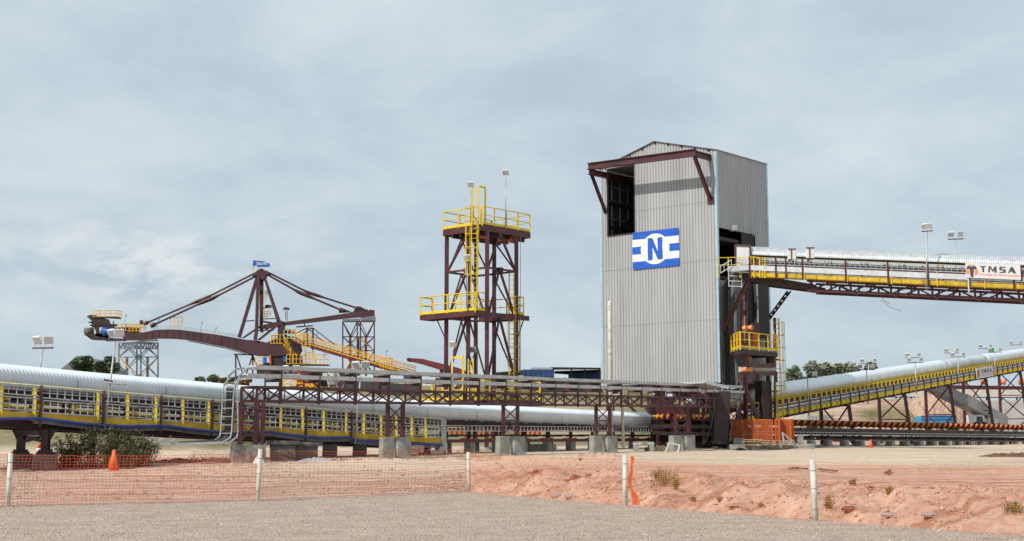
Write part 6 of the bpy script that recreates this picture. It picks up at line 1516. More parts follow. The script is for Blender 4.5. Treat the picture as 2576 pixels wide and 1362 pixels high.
# ================================================================ trees
def crown(mb, c, rx, rz, n, R, leaf=.35, holes=.25):
    lobes = []
    for k in range(max(5, int(n/220))):
        t = R.uniform(0, 2*math.pi); rr = R.uniform(.2, .75); lobes.append((c+V(math.cos(t)*rr*rx, math.sin(t)*rr*rx*.8, R.uniform(-.55, .6)*rz), R.uniform(.28, .5)))
    for k in range(n):
        lc, lr = R.choice(lobes); d = V(R.gauss(0, 1), R.gauss(0, 1), R.gauss(0, 1)).normalized()*(R.random()**.35); p = lc+V(d.x*rx*lr, d.y*rx*lr, d.z*rz*lr*.9)
        a = V(R.uniform(-1, 1), R.uniform(-1, 1), R.uniform(-.5, .5)).normalized()*leaf*R.uniform(.6, 1.3); b = a.cross(V(R.uniform(-1, 1), R.uniform(-1, 1), 1)).normalized()*leaf*R.uniform(.4, .9)
        mb.add([p-a, p+b, p+a, p-b], [(0, 1, 2, 3)])
    return lobes
def tree(name, label, px, pyt, pyb, wpx, Y, m, n=2200, leaf=.4, seed=1, group=None, crown_frac=.6, lean=0.):
    R = random.Random(seed); base = P(px, pyb, Y); zt = Zp(pyt, Y); h = zt-base.z; wd = wpx/F*Y; t = thing(name, label, 'tree', base, group)
    cz = base.z+h*(1-crown_frac*.5); q = MB(); lobes = crown(q, V(base.x+lean, base.y, cz), wd*.62, h*crown_frac*.72, n, R, leaf); q.hold = True; cr__ = q.build('crown', m, t)
    q = MB(); q.tube([base-V(0, 0, .5), base+V(lean*.5, 0, h*.4), V(base.x+lean, base.y, cz)], [h*.05, h*.035, h*.02], 7)
    for lc, lr in lobes[:9]: q.hold = True; q.tube([base+V(lean*.4, 0, h*.35), (base+V(lean, 0, h*.55)+lc)/2-V(0, 0, h*.04), lc], [h*.022, h*.016, h*.008], 5)
    q.build('trunk', 'bark', t, True); return t
tree('pine_tree', 'dark flat-topped pine, the left of two above the covered conveyor', 214, 902, 958, 62, 150, 'leaf_pine', 2300, .30, 3, 'dark pines on the left', .62)
tree('pine_tree', 'dark flat-topped pine with bare branches, the right of two above the covered conveyor', 262, 902, 958, 64, 148, 'leaf_pine', 2300, .30, 8, 'dark pines on the left', .62)
for k, (px, pt_, wd, m, lb) in enumerate(((502, 952, 22, 'leaf_tree', 'low green bush on the skyline left of the cable bridge'), (535, 948, 40, 'leaf_tree', 'wider green bush on the skyline left of the cable bridge'), (572, 953, 44, 'leaf_brown', 'rusty brown bush on the skyline by the cable bridge end'), (612, 956, 36, 'leaf_brown', 'rusty brown bush behind the turned-down cable ladders'))):
    tree('skyline_bush', lb, px, pt_, 975, wd, 210+k, m, 1500, .34, 20+k, 'bushes on the left skyline', .95)
for k, (px, pt_, wd, lb) in enumerate(((2035, 915, 80, 'round green tree nearest the clad building above the inclined conveyor'), (2078, 915, 60, 'tall green tree second from the clad building above the inclined conveyor'), (2110, 918, 70, 'low green tree third from the clad building above the inclined conveyor'), (2165, 912, 76, 'spreading green tree farthest right above the inclined conveyor'), (1998, 930, 40, 'small green tree peeping beside the yellow caged ladder'))):
    tree('skyline_tree', lb, px, pt_, 990, wd, 240+k*3, 'leaf_tree', 1900, .42, 40+k, 'trees above the inclined conveyor', .85)
# ================================================================ net fence in front
def span_net(a, b, nv, nh, h0, h1, th, seed, sag=.05, lean=0.):
    R = random.Random(seed); d = (b-a); d.z = 0; Ln = d.length; d.normalize(); nrm = V(-d.y, d.x, 0); mb = MB(); mb.hold = False
    def pt(i, j):
        u = i/nv; v = j/nh; p = a.lerp(b, u); z0 = p.z+h0; z1 = p.z+h1-sag*4*u*(1-u)*(.8)
        w_ = .05*math.sin(u*5+seed)+.03*math.sin(u*17+v*4+seed)
        jx = .013*noise.noise(V(i*.5, j*.35, seed)); jz = .010*noise.noise(V(i*.4, j*.5, seed+7))
        q = p+d*jx*3+nrm*w_*(.4+.6*math.sin(math.pi*v)); q.z = lerp(z0, z1, v)+jz*2; return q
    g = [[pt(i, j) for j in range(nh+1)] for i in range(nv+1)]
    vs = []; fs = []
    def strand(pl, t):
        k = len(vs)
        for p in pl: vs.extend([p+V(0, 0, t)+nrm*0, p+nrm*t, p-V(0, 0, t), p-nrm*t] if pl is not None and hor else [p+d*t, p+nrm*t, p-d*t, p-nrm*t])
        for i in range(len(pl)-1):
            for c in range(4): fs.append((k+i*4+c, k+i*4+(c+1) % 4, k+(i+1)*4+(c+1) % 4, k+(i+1)*4+c))
    hor = True
    for j in range(nh+1): strand([g[i][j] for i in range(nv+1)], th*(1.5 if j in (0, nh) else 1.1))
    hor = False
    for i in range(nv+1): strand(g[i], th*.95)
    for i in range(1, nv):                     # thicker knots where the strands cross
        for j in range(1, nh):
            p = g[i][j]; k = len(vs); t = th*1.7; vs.extend([p+d*t, p+V(0, 0, t), p-d*t, p-V(0, 0, t), p+nrm*t, p-nrm*t]); fs.extend([(k, k+1, k+4), (k+1, k+2, k+4), (k+2, k+3, k+4), (k+3, k, k+4), (k+1, k, k+5), (k+2, k+1, k+5), (k+3, k+2, k+5), (k, k+3, k+5)])
    mb.v = [tuple(v) for v in vs]; mb.f = fs; mb.mi = [0]*len(fs); mb.st = [0]; return mb
PB = [V(p.x, p.y, ground_z(p.x, p.y)-.0) for p in POST]
ptop = [1140, 1140, 1130, 1138, 1145, 1158, 1175]
PT = [V(P(px, py, p.y).x, p.y, Zp(py, p.y)) for p, py, px in zip(PB, ptop, (-560, 27, 655, 1178, 1572, 2044, 2740))]
fA = thing('net_fence', 'red plastic net fence with a wide mesh on white pipe posts, left half', 'fence', PB[1], None)
fB = thing('net_fence', 'orange plastic net fence with a fine mesh on white pipe posts, right half', 'fence', PB[4], None)
for i, (b, t) in enumerate(zip(PB, PT)):
    if i == 0: continue
    r = .052; q = MB(); q.tube([b-V(0, 0, .2), t], r, 14); o = q.build('post', 'white_dirty', fA if i < 4 else fB, True)
    q = MB()
    for f in (.18, .52, .82): c = b.lerp(t, f); q.tube([c, c+(t-b).normalized()*.012], r+.003, 14)
    q.builds('wire_tie', 'galv_dark', fA if i < 4 else fB)
off = V(0, .07, 0)
for k, (i, nv, nh, th) in enumerate(((0, 58, 16, .0030), (1, 72, 16, .0030), (2, 60, 16, .0028))):
    span_net(PB[i]+off, PB[i+1]+off, nv, nh, .03, 1.02*(PT[i].z-PB[i].z)/1.08+.02, th, k+1).build('net', 'net_red', fA)
for k, (i, nv, nh, th) in enumerate(((3, 66, 21, .0024), (4, 76, 22, .0020), (5, 80, 22, .0020))):
    span_net(PB[i]+off, PB[i+1]+off, nv, nh, .02, (PT[i].z-PB[i].z)*(.97 if i != 4 else .9), th, k+5).build('net', 'net_orange', fB)
# bunched net hanging beside the fourth post
q = MB(); R = random.Random(4); b = PB[4]; 
cols_ = []
for k in range(16):
    pts = []
    for j in range(24):
        v = j/23; w_ = .03+.05*abs(math.sin(v*7+.6))+.13*max(0, (.28-v))*2.2; x = .11+w_*(k/15)+.03*math.sin(v*9)+.16*max(0, .3-v)
        pts.append(b+V(x, .05+.05*math.sin(k*1.9+v*6), .02+v*1.02))
    cols_.append(pts); q.hold = k > 0; q.tube(pts, .0055, 4)
for j in range(0, 24): q.tube([cols_[k][j] for k in range(16)], .005, 4)
q.build('bunched_net', 'net_orange', fB)
# ================================================================ cones
def cone(px, pyb, Y, h, label, striped=False, group='traffic cones', m='cone_orange'):
    b = P(px, pyb, Y); b.z = ground_z(b.x, b.y); t = thing('traffic_cone', label, 'cone', b, group)
    r0 = h*.27; r1 = h*.05; q = MB(); q.box(b+V(0, 0, .02), (h*.62, h*.62, .045), (1, .2)); bev(q.build('cone_base', m, t), .01)
    z = [.045, .30, .45, .58, .74, 1.0] if striped else [.045, 1.0]
    for i, (a, c) in enumerate(zip(z, z[1:])):
        q = MB(); ra = lerp(r0, r1, a); rc = lerp(r0, r1, c); q.tube([b+V(0, 0, a*h), b+V(0, 0, c*h)], [ra, rc], 18); q.build('cone_body' if i % 2 == 0 else 'white_band', m if i % 2 == 0 else 'white', t, True)
    return t
cone(285, 1183, 47.5, .78, 'plain orange traffic cone in front of the bush', False)
cone(97, 1158, 53, .82, 'orange cone with white bands beside the left leg of the covered conveyor', True)
cone(176, 1128, 62, .75, 'orange cone standing behind the bush, its tip above the leaves', True)
cone(2191, 1123, 93, .62, 'small red cone on the dirt in front of the roller conveyor feet', False)
# ================================================================ bush beside the left legs
def bush(label, px, pyb, Y, w_, h, n, seed, m='leaf_bush', leaf=.055, name='bush'):
    R = random.Random(seed); b = P(px, pyb, Y); b.z = ground_z(b.x, b.y); t = thing(name, label, 'bush', b, None); q = MB(); s = MB()
    for k in range(int(n/55)):
        x = R.uniform(-1, 1)*w_/2; y = R.uniform(-1, 1)*w_*.28; hh = h*R.uniform(.45, 1.)*(1-.45*abs(x/(w_/2))**2); ln = R.uniform(-.25, .25)
        p0 = V(b.x+x*.8, b.y+y*.8, ground_z(b.x+x, b.y+y)-.02); p1 = p0+V(x*.2+ln, y*.2, hh); m_ = p0.lerp(p1, .5)+V(R.uniform(-.1, .1), 0, .05); s.tube([p0, m_, p1], [.012, .009, .004], 4)
        for j in range(55):
            f = R.random()**.5; c = (p0.lerp(m_, f*2) if f < .5 else m_.lerp(p1, f*2-1))+V(R.gauss(0, .07), R.gauss(0, .07), R.gauss(0, .05))
            a = V(R.uniform(-1, 1), R.uniform(-1, 1), R.uniform(-.8, .8)).normalized()*leaf*R.uniform(.6, 1.5); bb = a.cross(V(R.random(), R.random(), 1)).normalized()*leaf*.45; q.add([c-a, c+bb, c+a, c-bb], [(0, 1, 2, 3)])
    q.hold = True; q.build('foliage', m, t); s.build('stem', 'bark', t); return t
bush('large sparse dark-leaved bush between the left conveyor legs and the cable bridge', 245, 1170, 50, 3.5, 1.75, 6500, 11)
bush('tall leafy shoots at the right side of the large dark bush', 325, 1165, 51, 2.0, 1.6, 3400, 12)
bush('low dark leafy clump left of the large bush at its foot', 172, 1176, 50, .9, .8, 1300, 13)
def weed(px, pyb, Y, h, n, seed, label, m='grass_blade', group='weeds on the cut bank', sp=.12):
    R = random.Random(seed); b = P(px, pyb, Y); b.z = ground_z(b.x, b.y); q = MB()
    for k in range(n):
        a = R.uniform(0, 6.28); r = R.random()*sp; p = b+V(math.cos(a)*r, math.sin(a)*r, -.03); t = p+V(R.gauss(0, h*.28), R.gauss(0, h*.2), h*R.uniform(.5, 1.1)); w_ = V(.004, .002, 0); md = p.lerp(t, .6)+V(0, 0, h*.08)
        q.add([p-w_, p+w_, md+w_, t, md-w_], [(0, 1, 2, 3, 4)])
        if R.random() < .5:
            c = md; a_ = V(R.uniform(-1, 1), R.uniform(-1, 1), .6).normalized()*.035; b_ = V(a_.y, -a_.x, .01); q.add([c, c+a_*.5+b_*.5, c+a_, c+a_*.5-b_*.5], [(0, 1, 2, 3)])
    q.hold = True; return tag(q.build('weed', m, None), label, 'weed', group)
W = [(1672, 1222, .5, 90, 'tall yellow-green weed clump on the bank right of the bunched net', .35), (1700, 1232, .34, 60, 'shorter weed clump just right of the tallest weed on the bank', .25), (1652, 1205, .25, 60, 'thin weed clump just above and left of the tallest weed', .2),
     (2146, 1222, .18, 60, 'small green weed near the upper edge of the bank right of the fifth post', .14), (2190, 1232, .12, 40, 'tiny low weed tuft in the weed row right of the fifth post', .14), (2237, 1246, .2, 70, 'green weed lying right of the tiny tuft behind the fence', .15),
     (2085, 1282, .22, 60, 'slim green weed low on the bank close to the fifth post', .12), (2082, 1262, .12, 30, 'tiny weed just above the slim weed near the fifth post', .1), (2548, 1298, .24, 110, 'bushy green weed low on the bank at the far right', .16),
     (1812, 1262, .18, 40, 'small weed at the bank foot midway between fourth and fifth posts', .14), (1842, 1285, .14, 40, 'tiny weed at the bank foot left of the fifth post', .12), (1745, 1262, .16, 40, 'small weed below the tall clump on the bank', .12), (1915, 1278, .15, 30, 'thin weed below the bank face left of the fifth post', .12), (1460, 1160, .2, 40, 'weed tuft by the concrete blocks of the cable bridge', .2)]
for k, (px, py, h, n, lb, sp) in enumerate(W):
    # find the depth where the ground is seen at that pixel
    Y = 20.
    while Y < 90 and P(px, py, Y).z > ground_z(*P(px, py, Y).to_2d()): Y += .15
    weed(px, py, Y, h, n, 100+k, lb, sp=sp if n > 70 else min(sp, .06))
def gY(px, py, y0=20, y1=140):
    Y = y0
    while Y < y1 and P(px, py, Y).z > ground_z(*P(px, py, Y).to_2d()): Y += .2
    return Y
R = random.Random(77)
q = MB()
for k in range(1500):
    px = R.choice([R.uniform(480, 620), R.uniform(1010, 1120), R.uniform(1150, 1260)]); py = R.uniform(1135, 1160); Y = gY(px, py, 40); b = P(px, py, Y); b.z = ground_z(b.x, b.y)
    t = b+V(R.gauss(0, .08), R.gauss(0, .05), R.uniform(.06, .26)); q.add([b-V(.006, 0, 0), b+V(.006, 0, 0), t], [(0, 1, 2)])
tag(q.build('dry_grass', 'dry_grass', None), 'sparse dry grass among the concrete blocks', 'grass', kind='stuff')
# rubble berms, sheet, sticks
def lump(px, py, w_, h, seed, label, cat, m='clod', name='dirt_heap', n=16, Y=None):
    Y = Y or gY(px, py, 25); b = P(px, py, Y); g = ground_z(b.x, b.y); R = random.Random(seed); vs = []; fs = []
    for i in range(n+1):
        for j in range(9):
            u = i/n*2-1; v = j/8*2-1; k = max(0, 1-u*u)*max(0, 1-v*v); vs.append(V(b.x+u*w_/2, b.y+v*w_*.3, ground_z(b.x+u*w_/2, b.y+v*w_*.3)-.04+h*k**.6*(.6+.8*abs(noise.noise(V(u*4+seed, v*3, seed))))))
    for i in range(n):
        for j in range(8): fs.append((i*9+j, (i+1)*9+j, (i+1)*9+j+1, i*9+j+1))
    q = MB(); q.add(vs, fs); return tag(q.build(name, m, None, False), label, cat)
mat('clod_dark', (.16, .07, .045), .95, var=.4, scale=3, bump=.4); mat('plastic_sheet', (.38, .38, .38), .5, var=.2, scale=3)
lump(440, 1163, 2.0, .2, 1, 'low heap of dark red earth right of the bush', 'dirt heap', 'clod_dark'); lump(540, 1163, 1.8, .2, 2, 'low heap of dark red earth left of the cable bridge foot', 'dirt heap', 'clod_dark'); lump(620, 1161, 1.4, .14, 3, 'small dark earth heap at the left foot of the cable bridge', 'dirt heap', 'clod_dark')
lump(795, 1162, 1.6, .25, 5, 'crumpled grey plastic sheet on the dirt near the stout columns', 'plastic sheet', 'plastic_sheet', 'plastic_sheet')
lump(1500, 1150, 2.6, .3, 7, 'small sandy heap between the cable bridge blocks', 'dirt heap', 'clod'); lump(2560, 1150, 3.6, .3, 8, 'dark rubble heap on the pale road at the far right', 'dirt heap', 'clod_dark')
lump(1450, 1205, .9, .14, 11, 'dark crumbled overhang on the cut bank left of the fourth post', 'dirt heap', 'clod_dark'); lump(1345, 1190, .6, .1, 12, 'small dark clod patch at the left lip of the cut bank', 'dirt heap', 'clod_dark'); lump(1040, 1225, 1.3, .1, 13, 'low brown clod ridge on the wheel tracks left of the third post', 'dirt heap', 'clod')
for k, (x0, y0, x1, y1, lb) in enumerate(((1985, 1183, 2030, 1185, 'thin dark stick on the dirt left of the fifth post'), (2060, 1185, 2105, 1191, 'long dark plank on the dirt right of the fifth post'), (2227, 1196, 2240, 1190, 'short forked branch on the bank top right of the fifth post'), (1985, 1183, 2008, 1181, 'short brown offcut beside the thin stick'))):
    a = P(x0, y0, gY(x0, y0)); b = P(x1, y1, gY(x1, y1)); q = MB(); q.bar(V(a.x, a.y, ground_z(a.x, a.y)+.05), V(b.x, b.y, ground_z(b.x, b.y)+.06), .07, .04); tag(q.build('stick', 'bark', None), lb, 'stick', 'sticks on the dirt')
for k, (px, py, lb) in enumerate(((1398, 1254, 'pale rock at the foot of the bank left of the bunched net'), (1432, 1257, 'second pale rock at the foot of the bank left of the bunched net'), (2338, 1325, 'pale flat rock behind the fence at the far right'), (2045+0, 1312+0, ''), (2238, 1311, 'grey stone low on the bank right of the fifth post'), (2137, 1292, 'dark brown stone low on the bank right of the fifth post'))):
    if not lb: continue
    Y = gY(px, py); b = P(px, py, Y); g = ground_z(b.x, b.y); R = random.Random(k); q = MB(); r = .11
    vs = [V(b.x+r*1.4*math.cos(a)*math.cos(e)*R.uniform(.8, 1.2), b.y+r*math.sin(a)*math.cos(e), g+.02+r*.6*math.sin(e)*R.uniform(.8, 1.2)) for e in (-.6, .1, .8) for a in [i*math.pi/4 for i in range(8)]]+[V(b.x, b.y, g+r*.65)]
    fs = [(e*8+i, e*8+(i+1) % 8, (e+1)*8+(i+1) % 8, (e+1)*8+i) for e in range(2) for i in range(8)]+[(16+i, 16+(i+1) % 8, 24) for i in range(8)]; q.add(vs, fs); tag(q.build('rock', 'concrete' if 'brown' not in lb else 'clod_dark', None), lb, 'rock', 'rocks on the bank')
# ================================================================ around the building foot
gd = thing('orange_guard_fence', 'row of orange mesh guard panels around the foot of the building', 'fence', P(1915, 1110, 88)); g3 = [(1838, 1993-155+0)]
panels = [(1840, 1950, 1054, 1109, 87.2, 88.3), (1960, 2004-3-50+20, 1059, 1112, 87.6, 87.7)]
panels = [(1841, 1950, 1054, 1109, 88.6, 87.0), (1957, 1996-0, 1059, 1112, 86.9, 86.7)]
panels = [(1841, 1944, 1053, 1108, 88.4, 87.0), (1950, 1988, 1058, 1112, 86.9, 86.6), (1988, 1998, 1054, 1110, 86.5, 86.5)]
panels = [(1841, 1948, 1054, 1109), (1955, 1996, 1059, 1112), (1998, 2036-38+0, 1055, 1110)]
pn = [((1841, 88.6), (1944, 86.8)), ((1951, 86.7), (1989, 86.3)), ((1990, 86.2), (1997, 87.4))]
mat('guard_mesh', (.45, .10, .02), .6, var=.2, scale=3)
def panel(parent, a, b, h):
    q = MB(); d = (b-a); n = max(1, round(d.length/1.4))
    for i in range(n+1): p = a.lerp(b, i/n); q.bar(p-V(0, 0, .15), p+V(0, 0, h), .07)
    q.bar(a+V(0, 0, h), b+V(0, 0, h), .06); q.bar(a+V(0, 0, .05), b+V(0, 0, .05), .06); q.build('panel_frame', 'guard_orange', parent)
    q = MB(); L_ = d.length; m = int(L_/.055); 
    for i in range(m): p = a.lerp(b, (i+.5)/m); q.bar(p, p+V(0, 0, h), .03, .012)
    for i in range(int(h/.06)): z = (i+.5)*.06; q.bar(a+V(0, .01, z), b+V(0, .01, z), .012, .022)
    q.hold = True; o = q.build('panel_mesh', 'guard_mesh', parent)
for (x0, Y0), (x1, Y1) in pn: a = P(x0, 1110, Y0); b = P(x1, 1112, Y1); panel(gd, a, b, Zp(1056, Y0)-a.z)
a = P(1997, 1112, 86.0); b = P(2034-38, 1110, 84.8)
dk2 = thing('orange_guard_fence', 'short orange mesh guard panel angled beside the low roller conveyor', 'fence', P(1990, 1110, 86))
panel(dk2, P(1961, 1112, 86), P(1996, 1110, 89.5), 1.45)
# concrete plinths
def cblock(px0, px1, py0, py1, Y, dep, label, m='concrete', name='concrete_block', group='concrete blocks at the building foot'):
    a = P(px0, py1, Y); b = P(px1, py1, Y); z = Zp(py0, Y); q = MB(); q.prism([V(a.x, Y, a.z-.1), V(b.x, Y, a.z-.1), V(b.x, Y+dep, a.z-.1), V(a.x, Y+dep, a.z-.1)], V(0, 0, z-a.z+.1)); return tag(bev(q.build(name, m, None), .03), label, 'block', group)
cblock(1838, 1892, 1119, 1134, 84.5, .8, 'low pale concrete kerb block left of the wood pile'); cblock(1868, 2050, 1117, 1130, 86, .9, 'long low concrete footing under the orange guards'); cblock(1846, 1876, 1103, 1119, 86.5, .8, 'grey concrete block directly beneath the left orange guard')
cblock(1895, 1915, 1104, 1119, 88, .8, 'concrete block behind the wood pile under the orange guard'); cblock(1735, 1790, 1113, 1131, 90, 1, 'broad low concrete footing left of the cable heap'); cblock(2010, 2022, 1093, 1112, 92, .6, 'small concrete block at the left end of the roller conveyor')
for k, (px0, px1, y0, y1, Y, lb) in enumerate(((1602, 1613, 1115, 1145, 80, ''), (1637, 1650, 1118, 1146, 80, ''))):
    pass
fm = thing('concrete_portal', 'small pale concrete portal frame lying on the dirt left of the right-hand bridge blocks', 'frame', P(1625, 1145, 79)); q = MB()
for px in (1597, 1635): a = P(px, 1145, 79); q.box(a+V(.1, .3, .36), (.28, .7, .85), (1, 0))
q.builds('portal_leg', 'concrete', fm); q = MB(); a = P(1616, 1117, 79); q.box(a+V(.1, .3, 0), (1.25, .72, .14), (1, 0)); bev(q.build('portal_slab', 'concrete_pale', fm), .04)
tf = thing('leaning_frame', 'open pale timber frame leaning against a concrete bridge block', 'frame', P(1690, 1143, 76)); a, b, c, d = P(1673, 1143, 76), P(1705, 1143, 76), P(1710, 1120, 76.4), P(1685, 1115, 76.4); q = MB()
for s_, e_ in ((a, d), (d, c), (c, b)): q.bar(s_, e_, .1, .1)
q.build('frame_bar', 'concrete_pale', tf)
q = MB()
for k in range(5): q.bar(P(1622+0, 1128+k*3.6, 79.6), P(1672, 1122+k*3.6, 80.5), .05, .08)
for k in range(4): q.bar(P(1628+k*12, 1127-k, 79.5), P(1628+k*12, 1143-k, 79.5), .06)
tag(q.build('timber_grate', 'wood', None), 'weathered timber grate lying between portal frame and bridge block', 'timber')
wp = thing('wood_pile', 'pile of split timber boards stacked beside the orange guard', 'wood pile', P(1895, 1120, 84)); R = random.Random(8); q = MB()
for k in range(26):
    y = k//4; c = P(1894+R.uniform(-6, 6), 1121-y*2.4, 83.8+R.uniform(0, .8)); L_ = R.uniform(.35, .62); c.z = max(c.z, .5); q.box(c, (L_*2, .3, .055), (1, R.uniform(-.2, .2)))
q.builds('board', 'wood', wp)
lump(1860, 1120, .9, .28, 31, 'black plastic bag on the concrete beside the wood pile', 'bag', 'black', 'black_bag', Y=84)
q = MB()
for (x0, y0, x1, y1) in ((1968, 1088, 1996, 1118), (1968, 1088, 1972, 1112), (1972, 1090, 2010, 1122), (1980, 1100, 2003, 1126), (1968, 1104, 1990, 1118)): q.bar(P(x0, y0, 84.3), P(x1, y1, 84.0), .09, .02)
tag(q.build('metal_offcut', 'galv', None), 'bent galvanised tray offcut leaning in front of the orange guards', 'offcut')
for k, (px, lb) in enumerate(((1933, 'small pale timber pallet block under the orange guard, left one'), (1978, 'small pale timber pallet block under the orange guard, right one'))):
    c = P(px, 1115, 85.6); q = MB()
    for j in range(3): q.box(c+V(0, 0, j*.12-.1), (.9, .4, .07), (1, 0))
    q.hold = True; tag(q.build('pallet', 'wood', None), lb, 'pallet', 'pallets under the guards')
# junction machinery under the building
jn = thing('transfer_junction', 'dark maroon transfer chute and belt frame with orange rollers beneath the clad building', 'machine', P(1700, 1110, 87))
J = lambda x, y, d=0.: P(x, y, 87+d)
q = MB(); q.prism([J(1625, 1025), J(1760, 1022), J(1760, 1040), J(1640, 1042)], V(0, 1.6, 0)); q.prism([J(1636, 1000), J(1700, 1000), J(1694, 1022), J(1646, 1022)], V(0, 1.8, 0)); q.prism([J(1700, 985), J(1765, 985), J(1762, 1000), J(1700, 1000)], V(0, 1.8, 0)); q.build('chute', 'maroon', jn)
q = MB(); q.prism([J(1785, 985, -.8), J(1838, 985, -.8), J(1835, 1035, -.8), J(1830, 1118, -.8), J(1795, 1118, -.8), J(1798, 1040, -.8)], V(0, 2.4, 0)); q.build('chute', 'maroon_dark', jn)
q = MB()
for x in (1655, 1735, 1770, 1690): q.bar(J(x, 1120, .5), J(x, 1025, .5), .2)
q.builds('leg', 'maroon', jn); q = MB()
for y in (1072, 1090, 1052): q.bar(J(1640, y, -.2), J(1800, y+2, -.2), .12, .25)
q.bar(J(1640, 1080, 1.8), J(1800, 1082, 1.8), 1.4, .1); q.builds('frame_beam', 'maroon_dark', jn)
q = MB()
for x in (1652, 1664, 1678, 1700, 1712, 1745, 1757, 1772): q.tube([J(x, 1054, -.4), J(x+4, 1042, -.4)], .085, 8)
q.builds('roller', 'orange', jn, True); q = MB(); q.bar(J(1642, 1046.5, -1), J(1664, 1047, -1), .08); q.build('edge_bar', 'yellow', jn)
q = MB(); q.prism([J(1640, 1050, 2.5), J(1800, 1050, 2.5), J(1800, 1118, 2.5), J(1640, 1112, 2.5)], V(0, .3, 0)); q.build('rear_shade_sheet', 'dark', jn)  # black sheet added to stand in for the shade beneath the building
q = MB(); pts = [J(1818+0, 985, -2), J(1822, 1010, -2)]
q.tube([P(1799, 1000, 82), P(1797, 1030, 82), P(1790, 1068, 82), P(1778, 1105, 82.2), P(1764, 1129, 82.5)], .022, 6)
tag(q.build('loose_cable', 'rubber', None, True), 'loose dark cable hanging in a curve from the cable bridge to the ground', 'cable')
# orange barrier and odd things seen beneath the covered conveyor
def slatfence(px0, px1, py0, py1, Y, label, m='guard_orange'):
    a = P(px0, py1, Y); b = P(px1, py1, Y+1); h = Zp(py0, Y)-a.z; q = MB(); n = int((b-a).length/.35)
    for i in range(n): p = a.lerp(b, i/n); q.bar(p, p+V(0, 0, h*random.uniform(.85, 1)), .22, .04)
    for z in (.15, .85): q.bar(a+V(0, -.04, h*z), b+V(0, -.04, h*z), .05)
    q.hold = True; return tag(q.build('orange_barrier', m, None), label, 'barrier', 'orange barriers beyond the covered conveyor')
slatfence(1125, 1190, 1074, 1098, 86, 'orange plastic barrier seen under the conveyor just right of the walkway end'); slatfence(1200, 1262, 1078, 1100, 88, 'orange plastic barrier left of the second tower-side bridge legs'); slatfence(1310, 1370, 1080, 1098, 90, 'orange plastic barrier right of the middle bridge legs')
q = MB()
for k in range(3): q.bar(P(1000+k*8, 1137-k*5, 63), P(1060, 1135-k*5, 64), .35, .14)
tag(q.build('brick_stack', 'clod', None), 'low stack of red bricks behind the walkway legs', 'bricks')
lump(652, 1125, .45, .35, 41, 'white cloth bag hanging at the foot of the cable bridge leg', 'bag', 'white', 'white_bag', Y=53)
for k, (px, py, w_) in enumerate(((1355, 1130, 90), (1210, 1136, 60))): cblock(px-w_/2, px+w_/2, py-12, py+4, 80+k*3, 1, ['broad low concrete slab between the middle bridge legs', 'broad low concrete slab left of the middle bridge legs'][k], 'concrete_pale', 'concrete_slab')
tp = thing('steel_trays', 'grey steel tray sections lying on the ground beneath the covered conveyor', 'trays', P(480, 1115, 60)); q = MB()
for a, b in (((370, 1100), (395, 1118)), ((395, 1118), (590, 1108)), ((372, 1098), (580, 1100)), ((400, 1109), (420, 1100)), ((430, 1116), (445, 1100))): q.bar(P(*a, 60), P(*b, 60), .2, .12)
q.build('tray', 'galv', tp)
# ================================================================ right background
wl = thing('retaining_wall', 'long pale concrete retaining wall in the right background', 'wall', V(60, 160, 0)); q = MB()
q.prism([V(P(2330, 1015, 160.3).x, 160.3, .4), V(90, 160.3, .4), V(90, 160.3, Zp(1006, 160.3)), V(P(2330, 1015, 160.3).x, 160.3, Zp(1008, 160.3))], V(0, .6, 0)); q.build('wall_face', 'concrete_pale', wl)
q = MB(); a = P(2100, 1010, 159.2); q.prism([V(a.x, 159.2, 5.3), V(P(2400, 1000, 159.2).x, 159.2, 5.3), V(P(2400, 1000, 159.2).x, 159.2, Zp(1003, 159.2)), V(a.x, 159.2, Zp(1004, 159.2))], V(0, .7, 0)); q.build('coping', 'concrete_pale', wl)
lump(2395, 1061, 9, 3.4, 51, 'pinkish earth cone against the retaining wall behind the blue trailer', 'dirt heap', 'clod', n=26, Y=150)
rc = thing('far_roller_conveyor', 'distant belt conveyor with V-shaped orange rollers on top of the retaining wall', 'conveyor', V(50, 170, 6)); q = MB(); q.bar(P(2130, 973, 170), P(2380, 975, 170), .2, .5); q.bar(P(2380, 974, 170), P(2640, 978, 170), .2, .5); q.bar(P(2130, 999, 170), P(2640, 1001, 170), .1, .12); q.bar(P(2150, 985, 171), P(2640, 986, 171), .06, .06); q.build('stringer', 'maroon', rc)
q = MB(); mx_ = [2212, 2229, 2270, 2293, 2316, 2338, 2359, 2378, 2425, 2475, 2522, 2570, 2150, 2170, 2190]
for px in mx_:
    for sg in (-1, 1): q.tube([P(px+sg*7, 956, 170), P(px+sg*2.5, 968, 170)], .2, 8)
q.builds('roller', 'orange', rc, True); q = MB()
for px in range(2140, 2640, 38): q.bar(P(px, 975, 170.2), P(px, 1008, 170.2), .16)
q.builds('post', 'maroon_dark', rc)
q = MB(); q.bar(P(2160, 988, 168), P(2640, 990, 168), .05, .9); 
tag(q.build('parapet', 'white_dirty', None), 'low whitish parapet in front of the far roller conveyor', 'parapet')
# inclined grey tube chute
q = MB(); q.bar(P(2328, 962, 133), P(2420, 1010, 139), 1.3, 1.1); chu = thing('feed_chute', 'dark and grey enclosed chute sloping down behind the inclined conveyor trestles', 'chute', P(2400, 1050, 140)); q.build('upper_casing', 'galv_dark', chu)
q = MB(); q.bar(P(2418, 1006, 139), P(2520, 1062, 146), 1.4, 1.2); q.build('lower_casing', 'sheet', chu); q = MB(); q.bar(P(2412, 1012, 139), P(2424, 1002, 139), 1.5, .5); q.build('flange', 'sign_grey', chu)
